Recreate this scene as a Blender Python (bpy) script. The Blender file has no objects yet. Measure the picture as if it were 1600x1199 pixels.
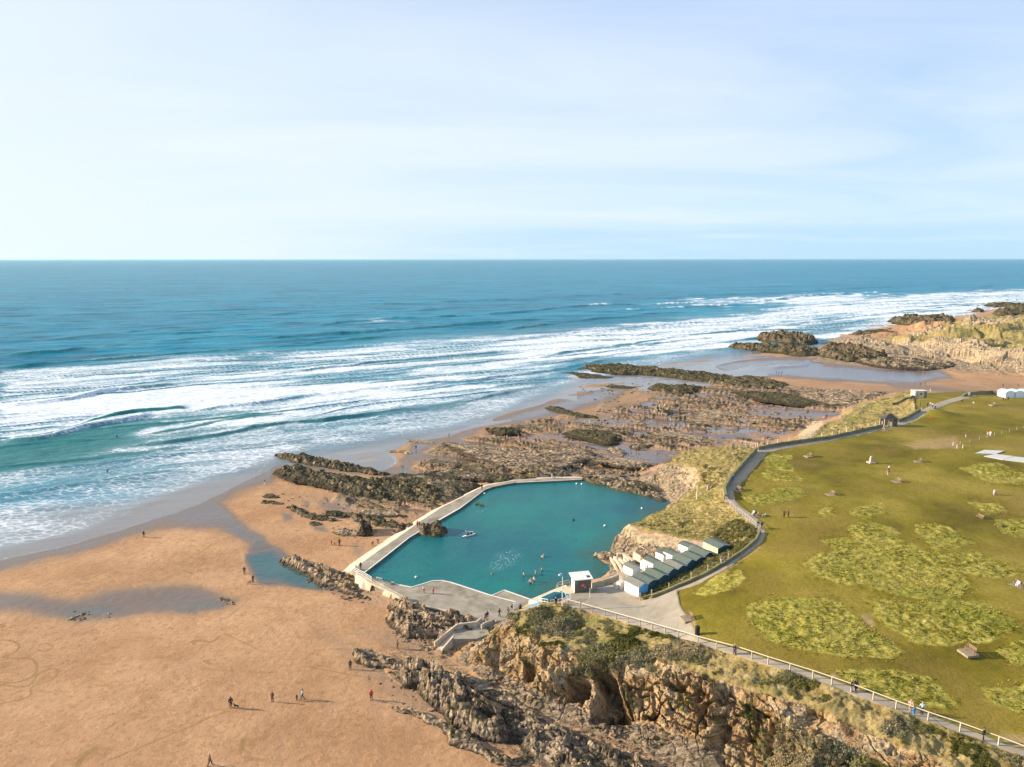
import bpy, math, random
import numpy as np
from mathutils import Vector, Matrix
from mathutils.geometry import delaunay_2d_cdt
SC = bpy.context.scene
COL = SC.collection
# ------------------------------------------------------------------ camera
FPX, PITCH, CAMH = 1100.0, math.radians(10.03), 70.0
cam = bpy.data.cameras.new("camera"); cam.sensor_width = 36.0; cam.lens = FPX/1600*36
cam.clip_start = 0.5; cam.clip_end = 200000
co = bpy.data.objects.new("camera", cam); COL.objects.link(co)
co.location = (0, 0, CAMH); co.rotation_euler = (math.radians(90)-PITCH, 0, 0)
SC.camera = co
# ------------------------------------------------------------------ light
SUN_EL, SUN_AZ = math.radians(18.5), math.radians(-82)      # azimuth clockwise from +Y
SUNV = Vector((math.sin(SUN_AZ)*math.cos(SUN_EL), math.cos(SUN_AZ)*math.cos(SUN_EL), math.sin(SUN_EL)))
sl = bpy.data.lights.new("sun", 'SUN'); sl.energy = 5.0; sl.angle = math.radians(0.55); sl.color = (1.0, 0.85, 0.64)
so = bpy.data.objects.new("sun", sl); COL.objects.link(so)
so.rotation_euler = SUNV.to_track_quat('Z', 'Y').to_euler()
so.location = (-300, 50, 200)
SC.view_settings.view_transform = 'Standard'; SC.view_settings.look = 'None'
SC.view_settings.gamma = 1; SC.view_settings.exposure = 1.08
w = bpy.data.worlds.new("World"); SC.world = w; w.use_nodes = True
nt = w.node_tree; nd = nt.nodes; lk = nt.links
bg = nd['Background']; bg.inputs['Strength'].default_value = 0.056
sky = nd.new('ShaderNodeTexSky'); sky.sky_type = 'NISHITA'; sky.sun_disc = False
sky.sun_elevation = SUN_EL; sky.sun_rotation = SUN_AZ
sky.altitude = 70; sky.air_density = 1.0; sky.dust_density = 1.6; sky.ozone_density = 1.6
tc = nd.new('ShaderNodeTexCoord')
def _n(t, **k):
    n = nd.new(t)
    for a, b in k.items(): setattr(n, a, b)
    return n
sep = _n('ShaderNodeSeparateXYZ'); lk.new(tc.outputs['Generated'], sep.inputs[0])
# thin cirrus: project the view direction onto a high plane
mz = _n('ShaderNodeMath', operation='MAXIMUM'); lk.new(sep.outputs['Z'], mz.inputs[0]); mz.inputs[1].default_value = 0.02
ad = _n('ShaderNodeMath', operation='ADD'); lk.new(mz.outputs[0], ad.inputs[0]); ad.inputs[1].default_value = 0.10
dv = _n('ShaderNodeVectorMath', operation='DIVIDE'); lk.new(tc.outputs['Generated'], dv.inputs[0])
cmb = _n('ShaderNodeCombineXYZ')
for i in range(3): lk.new(ad.outputs[0], cmb.inputs[i])
lk.new(cmb.outputs[0], dv.inputs[1])
mp = _n('ShaderNodeMapping'); lk.new(dv.outputs[0], mp.inputs[0]); mp.inputs['Rotation'].default_value = (0, 0, math.radians(-28)); mp.inputs['Scale'].default_value = (0.5, 1.1, 0.1)
n1 = _n('ShaderNodeTexNoise'); lk.new(mp.outputs[0], n1.inputs['Vector']); n1.inputs['Scale'].default_value = 0.8; n1.inputs['Detail'].default_value = 8; n1.inputs['Roughness'].default_value = 0.5; n1.inputs['Distortion'].default_value = 0.9
cr = _n('ShaderNodeMapRange'); lk.new(n1.outputs['Fac'], cr.inputs[0]); cr.inputs[1].default_value = 0.36; cr.inputs[2].default_value = 0.80; cr.inputs[3].default_value = 0.0; cr.inputs[4].default_value = 0.8
# a low bank of haze cloud near the horizon
m2 = _n('ShaderNodeMapping'); lk.new(tc.outputs['Generated'], m2.inputs[0]); m2.inputs['Scale'].default_value = (2.2, 2.2, 30)
n2 = _n('ShaderNodeTexNoise'); lk.new(m2.outputs[0], n2.inputs['Vector']); n2.inputs['Scale'].default_value = 1.6; n2.inputs['Detail'].default_value = 7
hz = _n('ShaderNodeMapRange'); lk.new(sep.outputs['Z'], hz.inputs[0]); hz.inputs[1].default_value = 0.0; hz.inputs[2].default_value = 0.42; hz.inputs[3].default_value = 0.97; hz.inputs[4].default_value = 0.80
HZMIX = _n('ShaderNodeMix', data_type='RGBA'); lk.new(hz.outputs[0], HZMIX.inputs[0]); lk.new(sky.outputs[0], HZMIX.inputs[6]); HZMIX.inputs[7].default_value = (4.6, 6.4, 8.6, 1)
# veil whitens towards the sun side
vd = _n('ShaderNodeVectorMath', operation='DOT_PRODUCT'); lk.new(tc.outputs['Generated'], vd.inputs[0]); vd.inputs[1].default_value = (-0.87, 0.49, 0.0)
vr = _n('ShaderNodeMapRange'); lk.new(vd.outputs['Value'], vr.inputs[0]); vr.inputs[1].default_value = 0.0; vr.inputs[2].default_value = 0.95; vr.inputs[3].default_value = 0.0; vr.inputs[4].default_value = 0.9
VM = _n('ShaderNodeMix', data_type='RGBA'); lk.new(vr.outputs[0], VM.inputs[0]); VM.inputs[7].default_value = (7.7, 8.6, 9.0, 1)
hg = _n('ShaderNodeMapRange'); lk.new(sep.outputs['Z'], hg.inputs[0]); hg.inputs[1].default_value = 0.02; hg.inputs[2].default_value = 0.30
HG = _n('ShaderNodeMix', data_type='RGBA'); lk.new(hg.outputs[0], HG.inputs[0]); HG.inputs[6].default_value = (5.6, 7.6, 9.0, 1); HG.inputs[7].default_value = (4.2, 5.9, 9.4, 1)
lk.new(HG.outputs[2], VM.inputs[6]); lk.new(VM.outputs[2], HZMIX.inputs[7])
CM = _n('ShaderNodeMix', data_type='RGBA'); lk.new(cr.outputs[0], CM.inputs[0]); lk.new(HZMIX.outputs[2], CM.inputs[6]); CM.inputs[7].default_value = (7.6, 8.3, 9.2, 1)
# faint blue-grey cloud bank low on the horizon
bz = _n('ShaderNodeMapRange'); lk.new(sep.outputs['Z'], bz.inputs[0]); bz.inputs[1].default_value = 0.060; bz.inputs[2].default_value = 0.035; bz.inputs[3].default_value = 0.0; bz.inputs[4].default_value = 1.0
b2 = _n('ShaderNodeMapRange'); lk.new(n2.outputs['Fac'], b2.inputs[0]); b2.inputs[1].default_value = 0.35; b2.inputs[2].default_value = 0.55; b2.inputs[3].default_value = 0.25; b2.inputs[4].default_value = 0.85
bm = _n('ShaderNodeMath', operation='MULTIPLY'); lk.new(bz.outputs[0], bm.inputs[0]); lk.new(b2.outputs[0], bm.inputs[1]); bx_ = _n('ShaderNodeMapRange'); lk.new(sep.outputs['X'], bx_.inputs[0]); bx_.inputs[1].default_value = -0.35; bx_.inputs[2].default_value = 0.1; bm2 = _n('ShaderNodeMath', operation='MULTIPLY'); lk.new(bm.outputs[0], bm2.inputs[0]); lk.new(bx_.outputs[0], bm2.inputs[1])
BM = _n('ShaderNodeMix', data_type='RGBA'); lk.new(bm2.outputs[0], BM.inputs[0]); lk.new(CM.outputs[2], BM.inputs[6]); BM.inputs[7].default_value = (4.6, 6.7, 8.4, 1)
lk.new(BM.outputs[2], bg.inputs['Color'])

# ------------------------------------------------------------------ pixel <-> world helpers (photo survey)
CP, SP = math.cos(PITCH), math.sin(PITCH)
def P(px, py, z=0.0):
    a = (px-800)/FPX; b = (599.5-py)/FPX
    t = (z-CAMH)/(-SP+b*CP)
    return Vector((a*t, (CP+b*SP)*t, z))
def Pn(px, py, z):
    a = (px-800)/FPX; b = (599.5-py)/FPX
    t = (z-CAMH)/(-SP+b*CP)
    return a*t, (CP+b*SP)*t
def proj(X, Y, Z):
    dz = Z-CAMH
    d = Y*CP - dz*SP; u = Y*SP + dz*CP
    return 800+FPX*X/d, 599.5-FPX*u/d, d
def behind(px, py, z, dist, z2):
    p = P(px, py, z); h = Vector((p.x, p.y, 0)).normalized()
    return Vector((p.x+h.x*dist, p.y+h.y*dist, z2))
# ------------------------------------------------------------------ numpy noise
def _h(ix, iy, iz, seed):
    n = (ix.astype(np.int64)*374761393 + iy.astype(np.int64)*668265263 + iz.astype(np.int64)*2147483647 + seed*1274126177) & 0xffffffff
    n = ((n ^ (n >> 13))*1274126177) & 0xffffffff
    n = ((n ^ (n >> 16))*2246822519) & 0xffffffff
    return ((n ^ (n >> 15)) & 0xffffff)/float(0xffffff)
def vnoise(x, y, seed=0):
    ix = np.floor(x); iy = np.floor(y); fx = x-ix; fy = y-iy
    fx = fx*fx*fx*(fx*(fx*6-15)+10); fy = fy*fy*fy*(fy*(fy*6-15)+10); z = np.zeros_like(ix)
    a = _h(ix, iy, z, seed); b = _h(ix+1, iy, z, seed); c = _h(ix, iy+1, z, seed); d = _h(ix+1, iy+1, z, seed)
    return (a+(b-a)*fx)*(1-fy)+(c+(d-c)*fx)*fy
def vnoise3(x, y, z, seed=0):
    iz = np.floor(z); fz = z-iz; fz = fz*fz*(3-2*fz)
    ix = np.floor(x); iy = np.floor(y); fx = x-ix; fy = y-iy
    fx = fx*fx*(3-2*fx); fy = fy*fy*(3-2*fy)
    def pl(zz):
        a = _h(ix, iy, zz, seed); b = _h(ix+1, iy, zz, seed); c = _h(ix, iy+1, zz, seed); d = _h(ix+1, iy+1, zz, seed)
        return (a+(b-a)*fx)*(1-fy)+(c+(d-c)*fx)*fy
    return pl(iz)*(1-fz)+pl(iz+1)*fz
def fbm(x, y, seed=0, oct=5, gain=0.5):
    s = 0; a = 1; t = 0
    for o in range(oct):
        s = s+a*(vnoise(x, y, seed+o)*2-1); t += a; a *= gain; x = x*2.03+17.1; y = y*2.03+9.7
    return s/t
def fbm3(x, y, z, seed=0, oct=4, gain=0.5):
    s = 0; a = 1; t = 0
    for o in range(oct):
        s = s+a*(vnoise3(x, y, z, seed+o)*2-1); t += a; a *= gain; x = x*2.03+7; y = y*2.03+3; z = z*2.03
    return s/t
def worley(x, y, seed=0):
    ix = np.floor(x); iy = np.floor(y); f1 = np.full(x.shape, 9.0); f2 = f1.copy(); cid = np.zeros(x.shape); z = np.zeros_like(ix)
    for dx in (-1, 0, 1):
        for dy in (-1, 0, 1):
            cx = ix+dx; cy = iy+dy
            px = cx+_h(cx, cy, z, seed); py = cy+_h(cx, cy, z+1, seed)
            d = np.hypot(px-x, py-y); c = _h(cx, cy, z+2, seed)
            n = d < f1
            f2 = np.where(n, f1, np.minimum(f2, d)); cid = np.where(n, c, cid); f1 = np.where(n, d, f1)
    return f1, f2, cid
def sstep(a, b, x):
    t = np.clip((x-a)/(b-a), 0, 1); return t*t*(3-2*t)
def blur(Z, r, it=1):
    for _ in range(it):
        for ax in (0, 1):
            pad = [(0, 0), (0, 0)]; pad[ax] = (r+1, r)
            c = np.cumsum(np.pad(Z, pad, mode='edge'), axis=ax)
            n = Z.shape[ax]
            Z = (np.take(c, range(2*r+1, 2*r+1+n), axis=ax)-np.take(c, range(0, n), axis=ax))/(2*r+1)
    return Z
def poly_sd(x, y, poly, closed=True, reach=None):
    """signed distance (positive inside) of points to a polygon, or plain distance to a polyline"""
    pts = np.array(poly, float); n = len(pts)
    d = np.full(x.shape, 1e18); ins = np.zeros(x.shape, bool)
    for i in range(n if closed else n-1):
        ax, ay = pts[i]; bx, by = pts[(i+1) % n]
        ex, ey = bx-ax, by-ay; L = ex*ex+ey*ey+1e-12
        t = np.clip(((x-ax)*ex+(y-ay)*ey)/L, 0, 1)
        d = np.minimum(d, (x-ax-t*ex)**2+(y-ay-t*ey)**2)
        if closed:
            c = (ay > y) != (by > y)
            if c.any(): ins ^= c & (x < ex*(y-ay)/(ey if ey != 0 else 1e-12)+ax)
    d = np.sqrt(d)
    return np.where(ins, d, -d) if closed else d
def zone(x, y, poly, soft):
    out = np.zeros(x.shape); a = np.array(poly, float)
    m = (x > a[:, 0].min()-soft) & (x < a[:, 0].max()+soft) & (y > a[:, 1].min()-soft) & (y < a[:, 1].max()+soft)
    if m.any(): out[m] = sstep(-soft, soft, poly_sd(x[m], y[m], poly))
    return out
def smooth_poly(pts, n=3, closed=False):
    """Catmull-Rom resampling so traced outlines are not straight-edged"""
    p = [Vector(q) for q in pts]; out = []; N = len(p)
    for i in range(N if closed else N-1):
        g = (lambda k: p[k % N]) if closed else (lambda k: p[min(max(k, 0), N-1)])
        a, b, c, d = g(i-1), g(i), g(i+1), g(i+2)
        for k in range(n):
            t = k/n
            out.append(0.5*((2*b)+(c-a)*t+(2*a-5*b+4*c-d)*t*t+(3*b-a-3*c+d)*t*t*t))
    if not closed: out.append(p[-1])
    return [tuple(v) for v in out]
# ------------------------------------------------------------------ mesh building
def tag(o, label=None, cat=None, group=None, kind=None):
    if label: o['label'] = label
    if cat: o['category'] = cat
    if group: o['group'] = group
    if kind: o['kind'] = kind
    return o
def raw_mesh(name, V, F, mat=None, parent=None, smooth=False, attrs=None):
    """V (n,3) array, F (m,k) array of equal-size faces"""
    V = np.asarray(V, np.float32); F = np.asarray(F, np.int32)
    me = bpy.data.meshes.new(name); me.vertices.add(len(V)); me.vertices.foreach_set('co', V.ravel())
    k = F.shape[1]; me.loops.add(F.size); me.loops.foreach_set('vertex_index', F.ravel())
    me.polygons.add(len(F)); me.polygons.foreach_set('loop_start', np.arange(0, F.size, k, dtype=np.int32))
    me.update(calc_edges=True)
    me.polygons.foreach_set('use_smooth', np.full(len(F), smooth))
    if attrs:
        for a, v in attrs.items():
            v = np.asarray(v, np.float32)
            if v.ndim == 2: at = me.attributes.new(a, 'FLOAT_COLOR', 'POINT'); at.data.foreach_set('color', v.ravel())
            else: at = me.attributes.new(a, 'FLOAT', 'POINT'); at.data.foreach_set('value', v)
    o = bpy.data.objects.new(name, me); COL.objects.link(o)
    if mat: me.materials.append(mat)
    if parent: o.parent = parent
    return o
def grid_mesh(name, X, Y, Z, keep, mat, attrs, smooth=True, kind=None, parent=None):
    R, C = X.shape; idx = np.arange(R*C).reshape(R, C)
    f = np.stack([idx[:-1, :-1], idx[1:, :-1], idx[1:, 1:], idx[:-1, 1:]], -1)
    k = keep[:-1, :-1] | keep[1:, :-1] | keep[1:, 1:] | keep[:-1, 1:]
    f = f[k]; used = np.zeros(R*C, bool); used[f.ravel()] = True
    re = np.cumsum(used)-1
    V = np.stack([X.ravel(), Y.ravel(), Z.ravel()], -1)[used]
    at = {a: v.ravel()[used] for a, v in attrs.items()}
    o = raw_mesh(name, V, re[f], mat, parent, smooth, at)
    if kind: o['kind'] = kind
    return o
# ------------------------------------------------------------------ node material helper
class NB:
    def __init__(s, name):
        s.m = bpy.data.materials.new(name); s.m.use_nodes = True; s.t = s.m.node_tree
        s.b = s.t.nodes['Principled BSDF']; s.geo = None
        s.tc = s.t.nodes.new('ShaderNodeTexCoord'); s.obj = s.tc.outputs['Object']
    def put(s, sock, v):
        if hasattr(v, 'is_output') or isinstance(v, bpy.types.NodeSocket): s.t.links.new(v, sock)
        elif isinstance(v, (tuple, list)): sock.default_value = tuple(v)+((1,) if len(v) == 3 and len(sock.default_value) == 4 else ())
        else: sock.default_value = v
    def nd(s, t, **k):
        n = s.t.nodes.new(t)
        for a, b in k.items(): setattr(n, a, b)
        return n
    def at(s, n): a = s.nd('ShaderNodeAttribute', attribute_name=n); return a.outputs['Fac']
    def atc(s, n): a = s.nd('ShaderNodeAttribute', attribute_name=n); return a.outputs['Color']
    def mth(s, op, a, b=0.0, c=None, clamp=False):
        n = s.nd('ShaderNodeMath', operation=op, use_clamp=clamp); s.put(n.inputs[0], a); s.put(n.inputs[1], b)
        if c is not None: s.put(n.inputs[2], c)
        return n.outputs[0]
    def map(s, v, rot=0, sc=(1, 1, 1), loc=(0, 0, 0)):
        n = s.nd('ShaderNodeMapping'); s.put(n.inputs[0], v); n.inputs['Rotation'].default_value = (0, 0, rot); n.inputs['Scale'].default_value = sc; n.inputs['Location'].default_value = loc
        return n.outputs[0]
    def noise(s, scale, det=4, rough=0.55, vec=None, dist=0.0):
        n = s.nd('ShaderNodeTexNoise'); s.put(n.inputs['Vector'], vec or s.obj); n.inputs['Scale'].default_value = scale; n.inputs['Detail'].default_value = det
        n.inputs['Roughness'].default_value = rough; n.inputs['Distortion'].default_value = dist
        return n.outputs['Fac']
    def vor(s, scale, vec=None, feat='F1', rnd=1.0):
        n = s.nd('ShaderNodeTexVoronoi', feature=feat); s.put(n.inputs['Vector'], vec or s.obj); n.inputs['Scale'].default_value = scale; n.inputs['Randomness'].default_value = rnd
        return n
    def mr(s, v, a, b, c=0.0, d=1.0, smooth=False):
        n = s.nd('ShaderNodeMapRange'); n.clamp = True
        if smooth: n.interpolation_type = 'SMOOTHSTEP'
        s.put(n.inputs[0], v); s.put(n.inputs[1], a); s.put(n.inputs[2], b); s.put(n.inputs[3], c); s.put(n.inputs[4], d)
        return n.outputs[0]
    def mix(s, f, a, b, mode='MIX'):
        n = s.nd('ShaderNodeMix', data_type='RGBA', blend_type=mode); s.put(n.inputs[0], f); s.put(n.inputs[6], a); s.put(n.inputs[7], b)
        return n.outputs[2]
    def mixf(s, f, a, b):
        n = s.nd('ShaderNodeMix', data_type='FLOAT'); s.put(n.inputs[0], f); s.put(n.inputs[2], a); s.put(n.inputs[3], b)
        return n.outputs[0]
    def ramp(s, v, stops):
        n = s.nd('ShaderNodeValToRGB'); s.put(n.inputs[0], v); e = n.color_ramp.elements
        while len(e) < len(stops): e.new(0.5)
        for i, (p, c) in enumerate(stops): e[i].position = p; e[i].color = tuple(c)+(1,)
        return n.outputs[0]
    def bump(s, h, strength, dist, norm=None):
        n = s.nd('ShaderNodeBump'); s.put(n.inputs['Height'], h); s.put(n.inputs['Strength'], strength); n.inputs['Distance'].default_value = dist
        if norm is not None: s.put(n.inputs['Normal'], norm)
        return n.outputs[0]
    def out(s, col, rough=0.8, normal=None, spec=0.3, **kw):
        s.put(s.b.inputs['Base Color'], col); s.put(s.b.inputs['Roughness'], rough); s.put(s.b.inputs['Specular IOR Level'], spec)
        if normal is not None: s.put(s.b.inputs['Normal'], normal)
        for k, v in kw.items(): s.put(s.b.inputs[k], v)
        return s.m
_simple = {}
def mat(name, col, rough=0.7, var=0.12, scale=3.0, metal=0.0, spec=0.3):
    """painted/plain material with a little procedural wear"""
    if name in _simple: return _simple[name]
    n = NB(name); f = n.noise(scale, 5, 0.6)
    a = tuple(min(1, c*(1+var)) for c in col); b = tuple(c*(1-var*1.6) for c in col)
    c = n.mix(n.mr(f, 0.3, 0.7), b, a)
    m = n.out(c, rough, n.bump(n.noise(scale*6, 3), 0.15, 0.02), spec, Metallic=metal)
    _simple[name] = m; return m

# sand, lawn, cliff and paving of the terrain: one sheet, told apart by surveyed ground cover
STRIKE = math.radians(-42)
n = NB('ground')
wet = n.at('wet'); lawn = n.at('lawn'); rough_g = n.at('rough'); bank = n.at('bank'); asph = n.at('asph'); cliff = n.at('cliff'); slab = n.at('slab'); rocky = n.at('rocky'); pool_m = n.at('film'); bare = n.at('bare')
st = n.map(n.obj, rot=-STRIKE, sc=(0.35, 1.6, 1.0))
# sand
s1 = n.noise(0.05, 9, 0.72); s2 = n.noise(1.1, 6, 0.7); s3 = n.noise(9, 3, 0.8); tracks = n.noise(0.35, 8, 0.75, n.map(n.obj, rot=0.6, sc=(0.5, 1.4, 1)))
sand = n.ramp(s1, [(0.38, (0.36, 0.20, 0.098)), (0.62, (0.54, 0.33, 0.18))])
sand = n.mix(n.mr(s2, 0.50, 0.66, 0, 0.6), sand, (0.25, 0.13, 0.055))
sand = n.mix(n.mr(tracks, 0.55, 0.66, 0, 0.7), sand, (0.26, 0.145, 0.055))
sand = n.mix(n.mr(n.noise(22, 2, 0.8), 0.45, 0.62, 0, 0.35), sand, (0.23, 0.125, 0.06))
sand = n.mix(n.mr(n.mth('ADD', n.at('marks'), n.mth('MULTIPLY', n.mth('SUBTRACT', n.noise(1.6, 5, 0.7), 0.5), 0.9)), 0.45, 0.8, 0, 0.7), sand, (0.23, 0.14, 0.045))
sand = n.mix(n.mr(s3, 0.35, 0.75, 0, 0.55), sand, (0.30, 0.16, 0.08))
wetn = n.mr(n.mth('ADD', wet, n.mth('MULTIPLY', n.mth('SUBTRACT', n.noise(0.12, 5), 0.5), 0.35)), 0.35, 0.95, 0, 1)
damp = n.mr(wet, 0.02, 0.6, 0, 1)
sandw = n.mix(damp, sand, (0.245, 0.165, 0.11)); sandw = n.mix(wetn, sandw, (0.11, 0.08, 0.062))
sandw = n.mix(pool_m, sandw, (0.03, 0.085, 0.088))
# beach rock pavement
r1 = n.noise(0.9, 9, 0.68, st, 0.6); r2 = n.noise(0.22, 5, 0.6, st); r3 = n.noise(3.2, 6, 0.7)
rk = n.ramp(r1, [(0.32, (0.025, 0.021, 0.012)), (0.44, (0.12, 0.088, 0.055)), (0.52, (0.27, 0.19, 0.12)), (0.75, (0.38, 0.275, 0.18))])
rk = n.mix(n.mr(r2, 0.44, 0.60, 0, 0.7), rk, (0.065, 0.068, 0.03))
rkm = n.mr(n.mth('ADD', rocky, n.mth('MULTIPLY', n.mth('SUBTRACT', r1, 0.5), 1.9)), 0.42, 0.56)
rkm = n.mth('MULTIPLY', rkm, n.mr(rocky, 0.05, 0.3))
col = n.mix(rkm, sandw, rk)
# grey bedrock slab
sb = n.ramp(n.noise(1.2, 9, 0.7, st), [(0.36, (0.05, 0.036, 0.022)), (0.48, (0.24, 0.175, 0.115)), (0.60, (0.45, 0.345, 0.235))])
sb = n.mix(n.mr(n.noise(0.35, 6), 0.52, 0.64, 0, .5), sb, (0.10, 0.10, 0.05))
col = n.mix(n.mr(slab, 0.4, 0.6), col, sb)
# cliff: ochre shale with iron stain, darker joints and tufts
cx = n.noise(0.28, 8, 0.62, n.map(n.obj, sc=(1, 1, 0.55)), 0.8); cy = n.noise(1.7, 7, 0.7, n.map(n.obj, sc=(1.3, 1.3, 0.45)), 0.5)
cl = n.ramp(cx, [(0.34, (0.20, 0.11, 0.045)), (0.44, (0.42, 0.26, 0.12)), (0.53, (0.50, 0.345, 0.185)), (0.63, (0.58, 0.45, 0.28))])
cl = n.mix(n.mr(cy, 0.49, 0.37, 0, 0.9), cl, (0.07, 0.042, 0.02))
cl = n.mix(n.mr(n.noise(0.5, 7, 0.72), 0.54, 0.60, 0, 0.8), cl, (0.11, 0.11, 0.03))
lay = n.noise(1.0, 5, 0.7, n.map(n.obj, sc=(0.12, 0.12, 3.2)), 0.4)
cl = n.mix(n.mr(lay, 0.52, 0.60, 0, 0.6), cl, (0.13, 0.085, 0.045)); cl = n.mix(n.mr(lay, 0.42, 0.36, 0, 0.5), cl, (0.58, 0.46, 0.31))
col = n.mix(n.mr(cliff, 0.4, 0.6), col, cl)
# pale bare earth scars
be = n.ramp(n.noise(0.9, 7, 0.65, n.map(n.obj, sc=(1, 1, .4))), [(0.35, (0.30, 0.21, 0.115)), (0.6, (0.56, 0.43, 0.27))])
col = n.mix(n.mr(n.mth('ADD', bare, n.mth('MULTIPLY', n.mth('SUBTRACT', n.noise(0.7, 6, 0.7), 0.5), 0.9)), 0.42, 0.6), col, be)
# bank: long dry grass
bk = n.ramp(n.noise(0.55, 8, 0.72, n.map(n.obj, rot=0.5, sc=(1, 1.5, 1))), [(0.30, (0.12, 0.095, 0.025)), (0.45, (0.25, 0.19, 0.07)), (0.60, (0.38, 0.29, 0.13)), (0.75, (0.47, 0.37, 0.20))])
bk = n.mix(n.mr(n.noise(0.09, 4), 0.52, 0.66, 0, 0.55), bk, n.ramp(n.noise(1.0, 6, 0.7), [(0.35, (0.05, 0.06, 0.01)), (0.65, (0.22, 0.24, 0.04))]))
col = n.mix(n.mr(n.mth('ADD', bank, n.mth('MULTIPLY', n.mth('SUBTRACT', n.noise(0.6, 5, 0.7), 0.5), 0.5)), 0.42, 0.58), col, bk)
# lawn
lw = n.ramp(n.noise(0.045, 7, 0.62), [(0.36, (0.10, 0.080, 0.006)), (0.5, (0.175, 0.14, 0.012)), (0.64, (0.265, 0.205, 0.034))])
lw = n.mix(n.mr(n.noise(0.035, 7, 0.65), 0.50, 0.62, 0, 0.6), lw, (0.20, 0.135, 0.03))
lw = n.mix(n.mr(n.noise(1.8, 7, 0.78), 0.46, 0.66, 0, 0.6), lw, (0.085, 0.068, 0.005))
rg = n.ramp(n.noise(0.75, 8, 0.72), [(0.32, (0.10, 0.092, 0.008)), (0.46, (0.26, 0.225, 0.035)), (0.60, (0.42, 0.36, 0.085)), (0.74, (0.52, 0.44, 0.14))])
rg = n.mix(n.mr(n.noise(0.07, 4), 0.48, 0.62, 0, 0.6), rg, n.ramp(n.noise(0.9, 7, 0.7), [(0.35, (0.07, 0.085, 0.006)), (0.65, (0.26, 0.28, 0.03))]))
lw = n.mix(n.mr(n.mth('ADD', rough_g, n.mth('MULTIPLY', n.mth('SUBTRACT', n.noise(0.8, 6, 0.7), 0.5), 0.7)), 0.40, 0.62), lw, rg)
col = n.mix(n.mr(n.mth('ADD', lawn, n.mth('MULTIPLY', n.mth('SUBTRACT', n.noise(1.2, 5, 0.7), 0.5), 0.35)), 0.45, 0.55), col, lw)
worn = n.at('worn')
col = n.mix(n.mr(n.mth('ADD', worn, n.mth('MULTIPLY', n.mth('SUBTRACT', n.noise(0.7, 6, 0.7), 0.5), 0.8)), 0.35, 0.75), col, n.ramp(n.noise(2, 5), [(0.3, (0.27, 0.175, 0.085)), (0.7, (0.40, 0.28, 0.15))]))
# tarmac / path
ap = n.ramp(n.noise(0.25, 7, 0.6), [(0.35, (0.25, 0.215, 0.165)), (0.65, (0.34, 0.295, 0.23))])
ap = n.mix(n.mr(n.noise(4, 4, 0.8), 0.5, 0.8, 0, 0.3), ap, (0.15, 0.14, 0.12))
ap = n.mix(n.mr(n.mth('ADD', worn, n.mth('MULTIPLY', n.mth('SUBTRACT', n.noise(0.5, 6, 0.7), 0.5), 0.9)), 0.3, 0.8, 0, 0.75), ap, (0.36, 0.265, 0.17))
ap = n.mix(n.mr(n.noise(0.09, 7, .7), 0.52, 0.58, 0, 0.35), ap, (0.20, 0.18, 0.145))
crk = n.vor(0.13, n.map(n.obj, sc=(1, 1, 0)), 'DISTANCE_TO_EDGE').outputs['Distance']
ap = n.mix(n.mr(crk, 0.0, 0.006, 0.55, 0), ap, (0.09, 0.085, 0.07))
col = n.mix(n.mr(n.mth('ADD', asph, n.mth('MULTIPLY', n.mth('SUBTRACT', n.noise(1.5, 4), 0.5), 0.15)), 0.45, 0.55), col, ap)

isand = n.mth('SUBTRACT', 1.0, n.mth('MAXIMUM', n.mth('MAXIMUM', lawn, bank), n.mth('MAXIMUM', n.mth('MAXIMUM', asph, cliff), n.mth('MAXIMUM', slab, rkm))), clamp=True)
wr = n.mth('MULTIPLY', wetn, isand)
rgh = n.mixf(wr, 0.92, 0.18); rgh = n.mixf(n.mth('MULTIPLY', pool_m, isand), rgh, 0.07)
fine = n.mth('ADD', n.mth('MULTIPLY', n.noise(2.6, 7, 0.75), 0.5), n.mth('MULTIPLY', r3, 0.5))
bs = n.mth('MULTIPLY', n.mth('SUBTRACT', 1.0, wr, clamp=True), n.mixf(n.mth('MAXIMUM', n.mth('MAXIMUM', cliff, slab), n.mth('MAXIMUM', rkm, bare)), n.mixf(n.mth('MAXIMUM', rough_g, bank), 0.35, 0.9), 1.0))
bs = n.mixf(asph, bs, 0.1)
nrm = n.bump(fine, bs, 0.55)
nrm = n.bump(n.noise(0.5, 7, 0.7), n.mth('MULTIPLY', bs, 0.8), 1.2, nrm)
GROUND = n.out(col, rgh, nrm, n.mixf(wr, 0.15, 0.55))

# sea water with foam
SHORE = math.radians(30)          # wave crests run along this direction
n = NB('sea_water')
foam = n.at('foam'); shal = n.at('shallow'); edge = n.at('edge')
cv = n.map(n.obj, rot=-SHORE, sc=(0.35, 1.0, 1.0))
f1 = n.noise(0.045, 9, 0.72, cv, 0.7); f2 = n.noise(0.30, 8, 0.72, cv, 1.0); f3 = n.noise(1.3, 6, 0.7, cv, 0.6)
lace = n.vor(0.55, n.map(n.obj, rot=-SHORE, sc=(0.5, 1.0, 1.0)), 'DISTANCE_TO_EDGE').outputs['Distance']
lace = n.mr(n.mth('ADD', lace, n.mth('MULTIPLY', n.mth('SUBTRACT', f2, 0.5), 0.5)), 0.0, 0.16, 1.0, 0.0)
pat = n.mth('ADD', n.mth('ADD', n.mth('MULTIPLY', f1, 0.42), n.mth('MULTIPLY', f2, 0.36)), n.mth('ADD', n.mth('MULTIPLY', f3, 0.22), n.mth('MULTIPLY', lace, 0.09)))
th = n.mth('SUBTRACT', 0.78, n.mth('MULTIPLY', foam, 0.41))
fm = n.mr(n.mth('SUBTRACT', pat, th), -0.03, 0.10, 0, 1)
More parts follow.
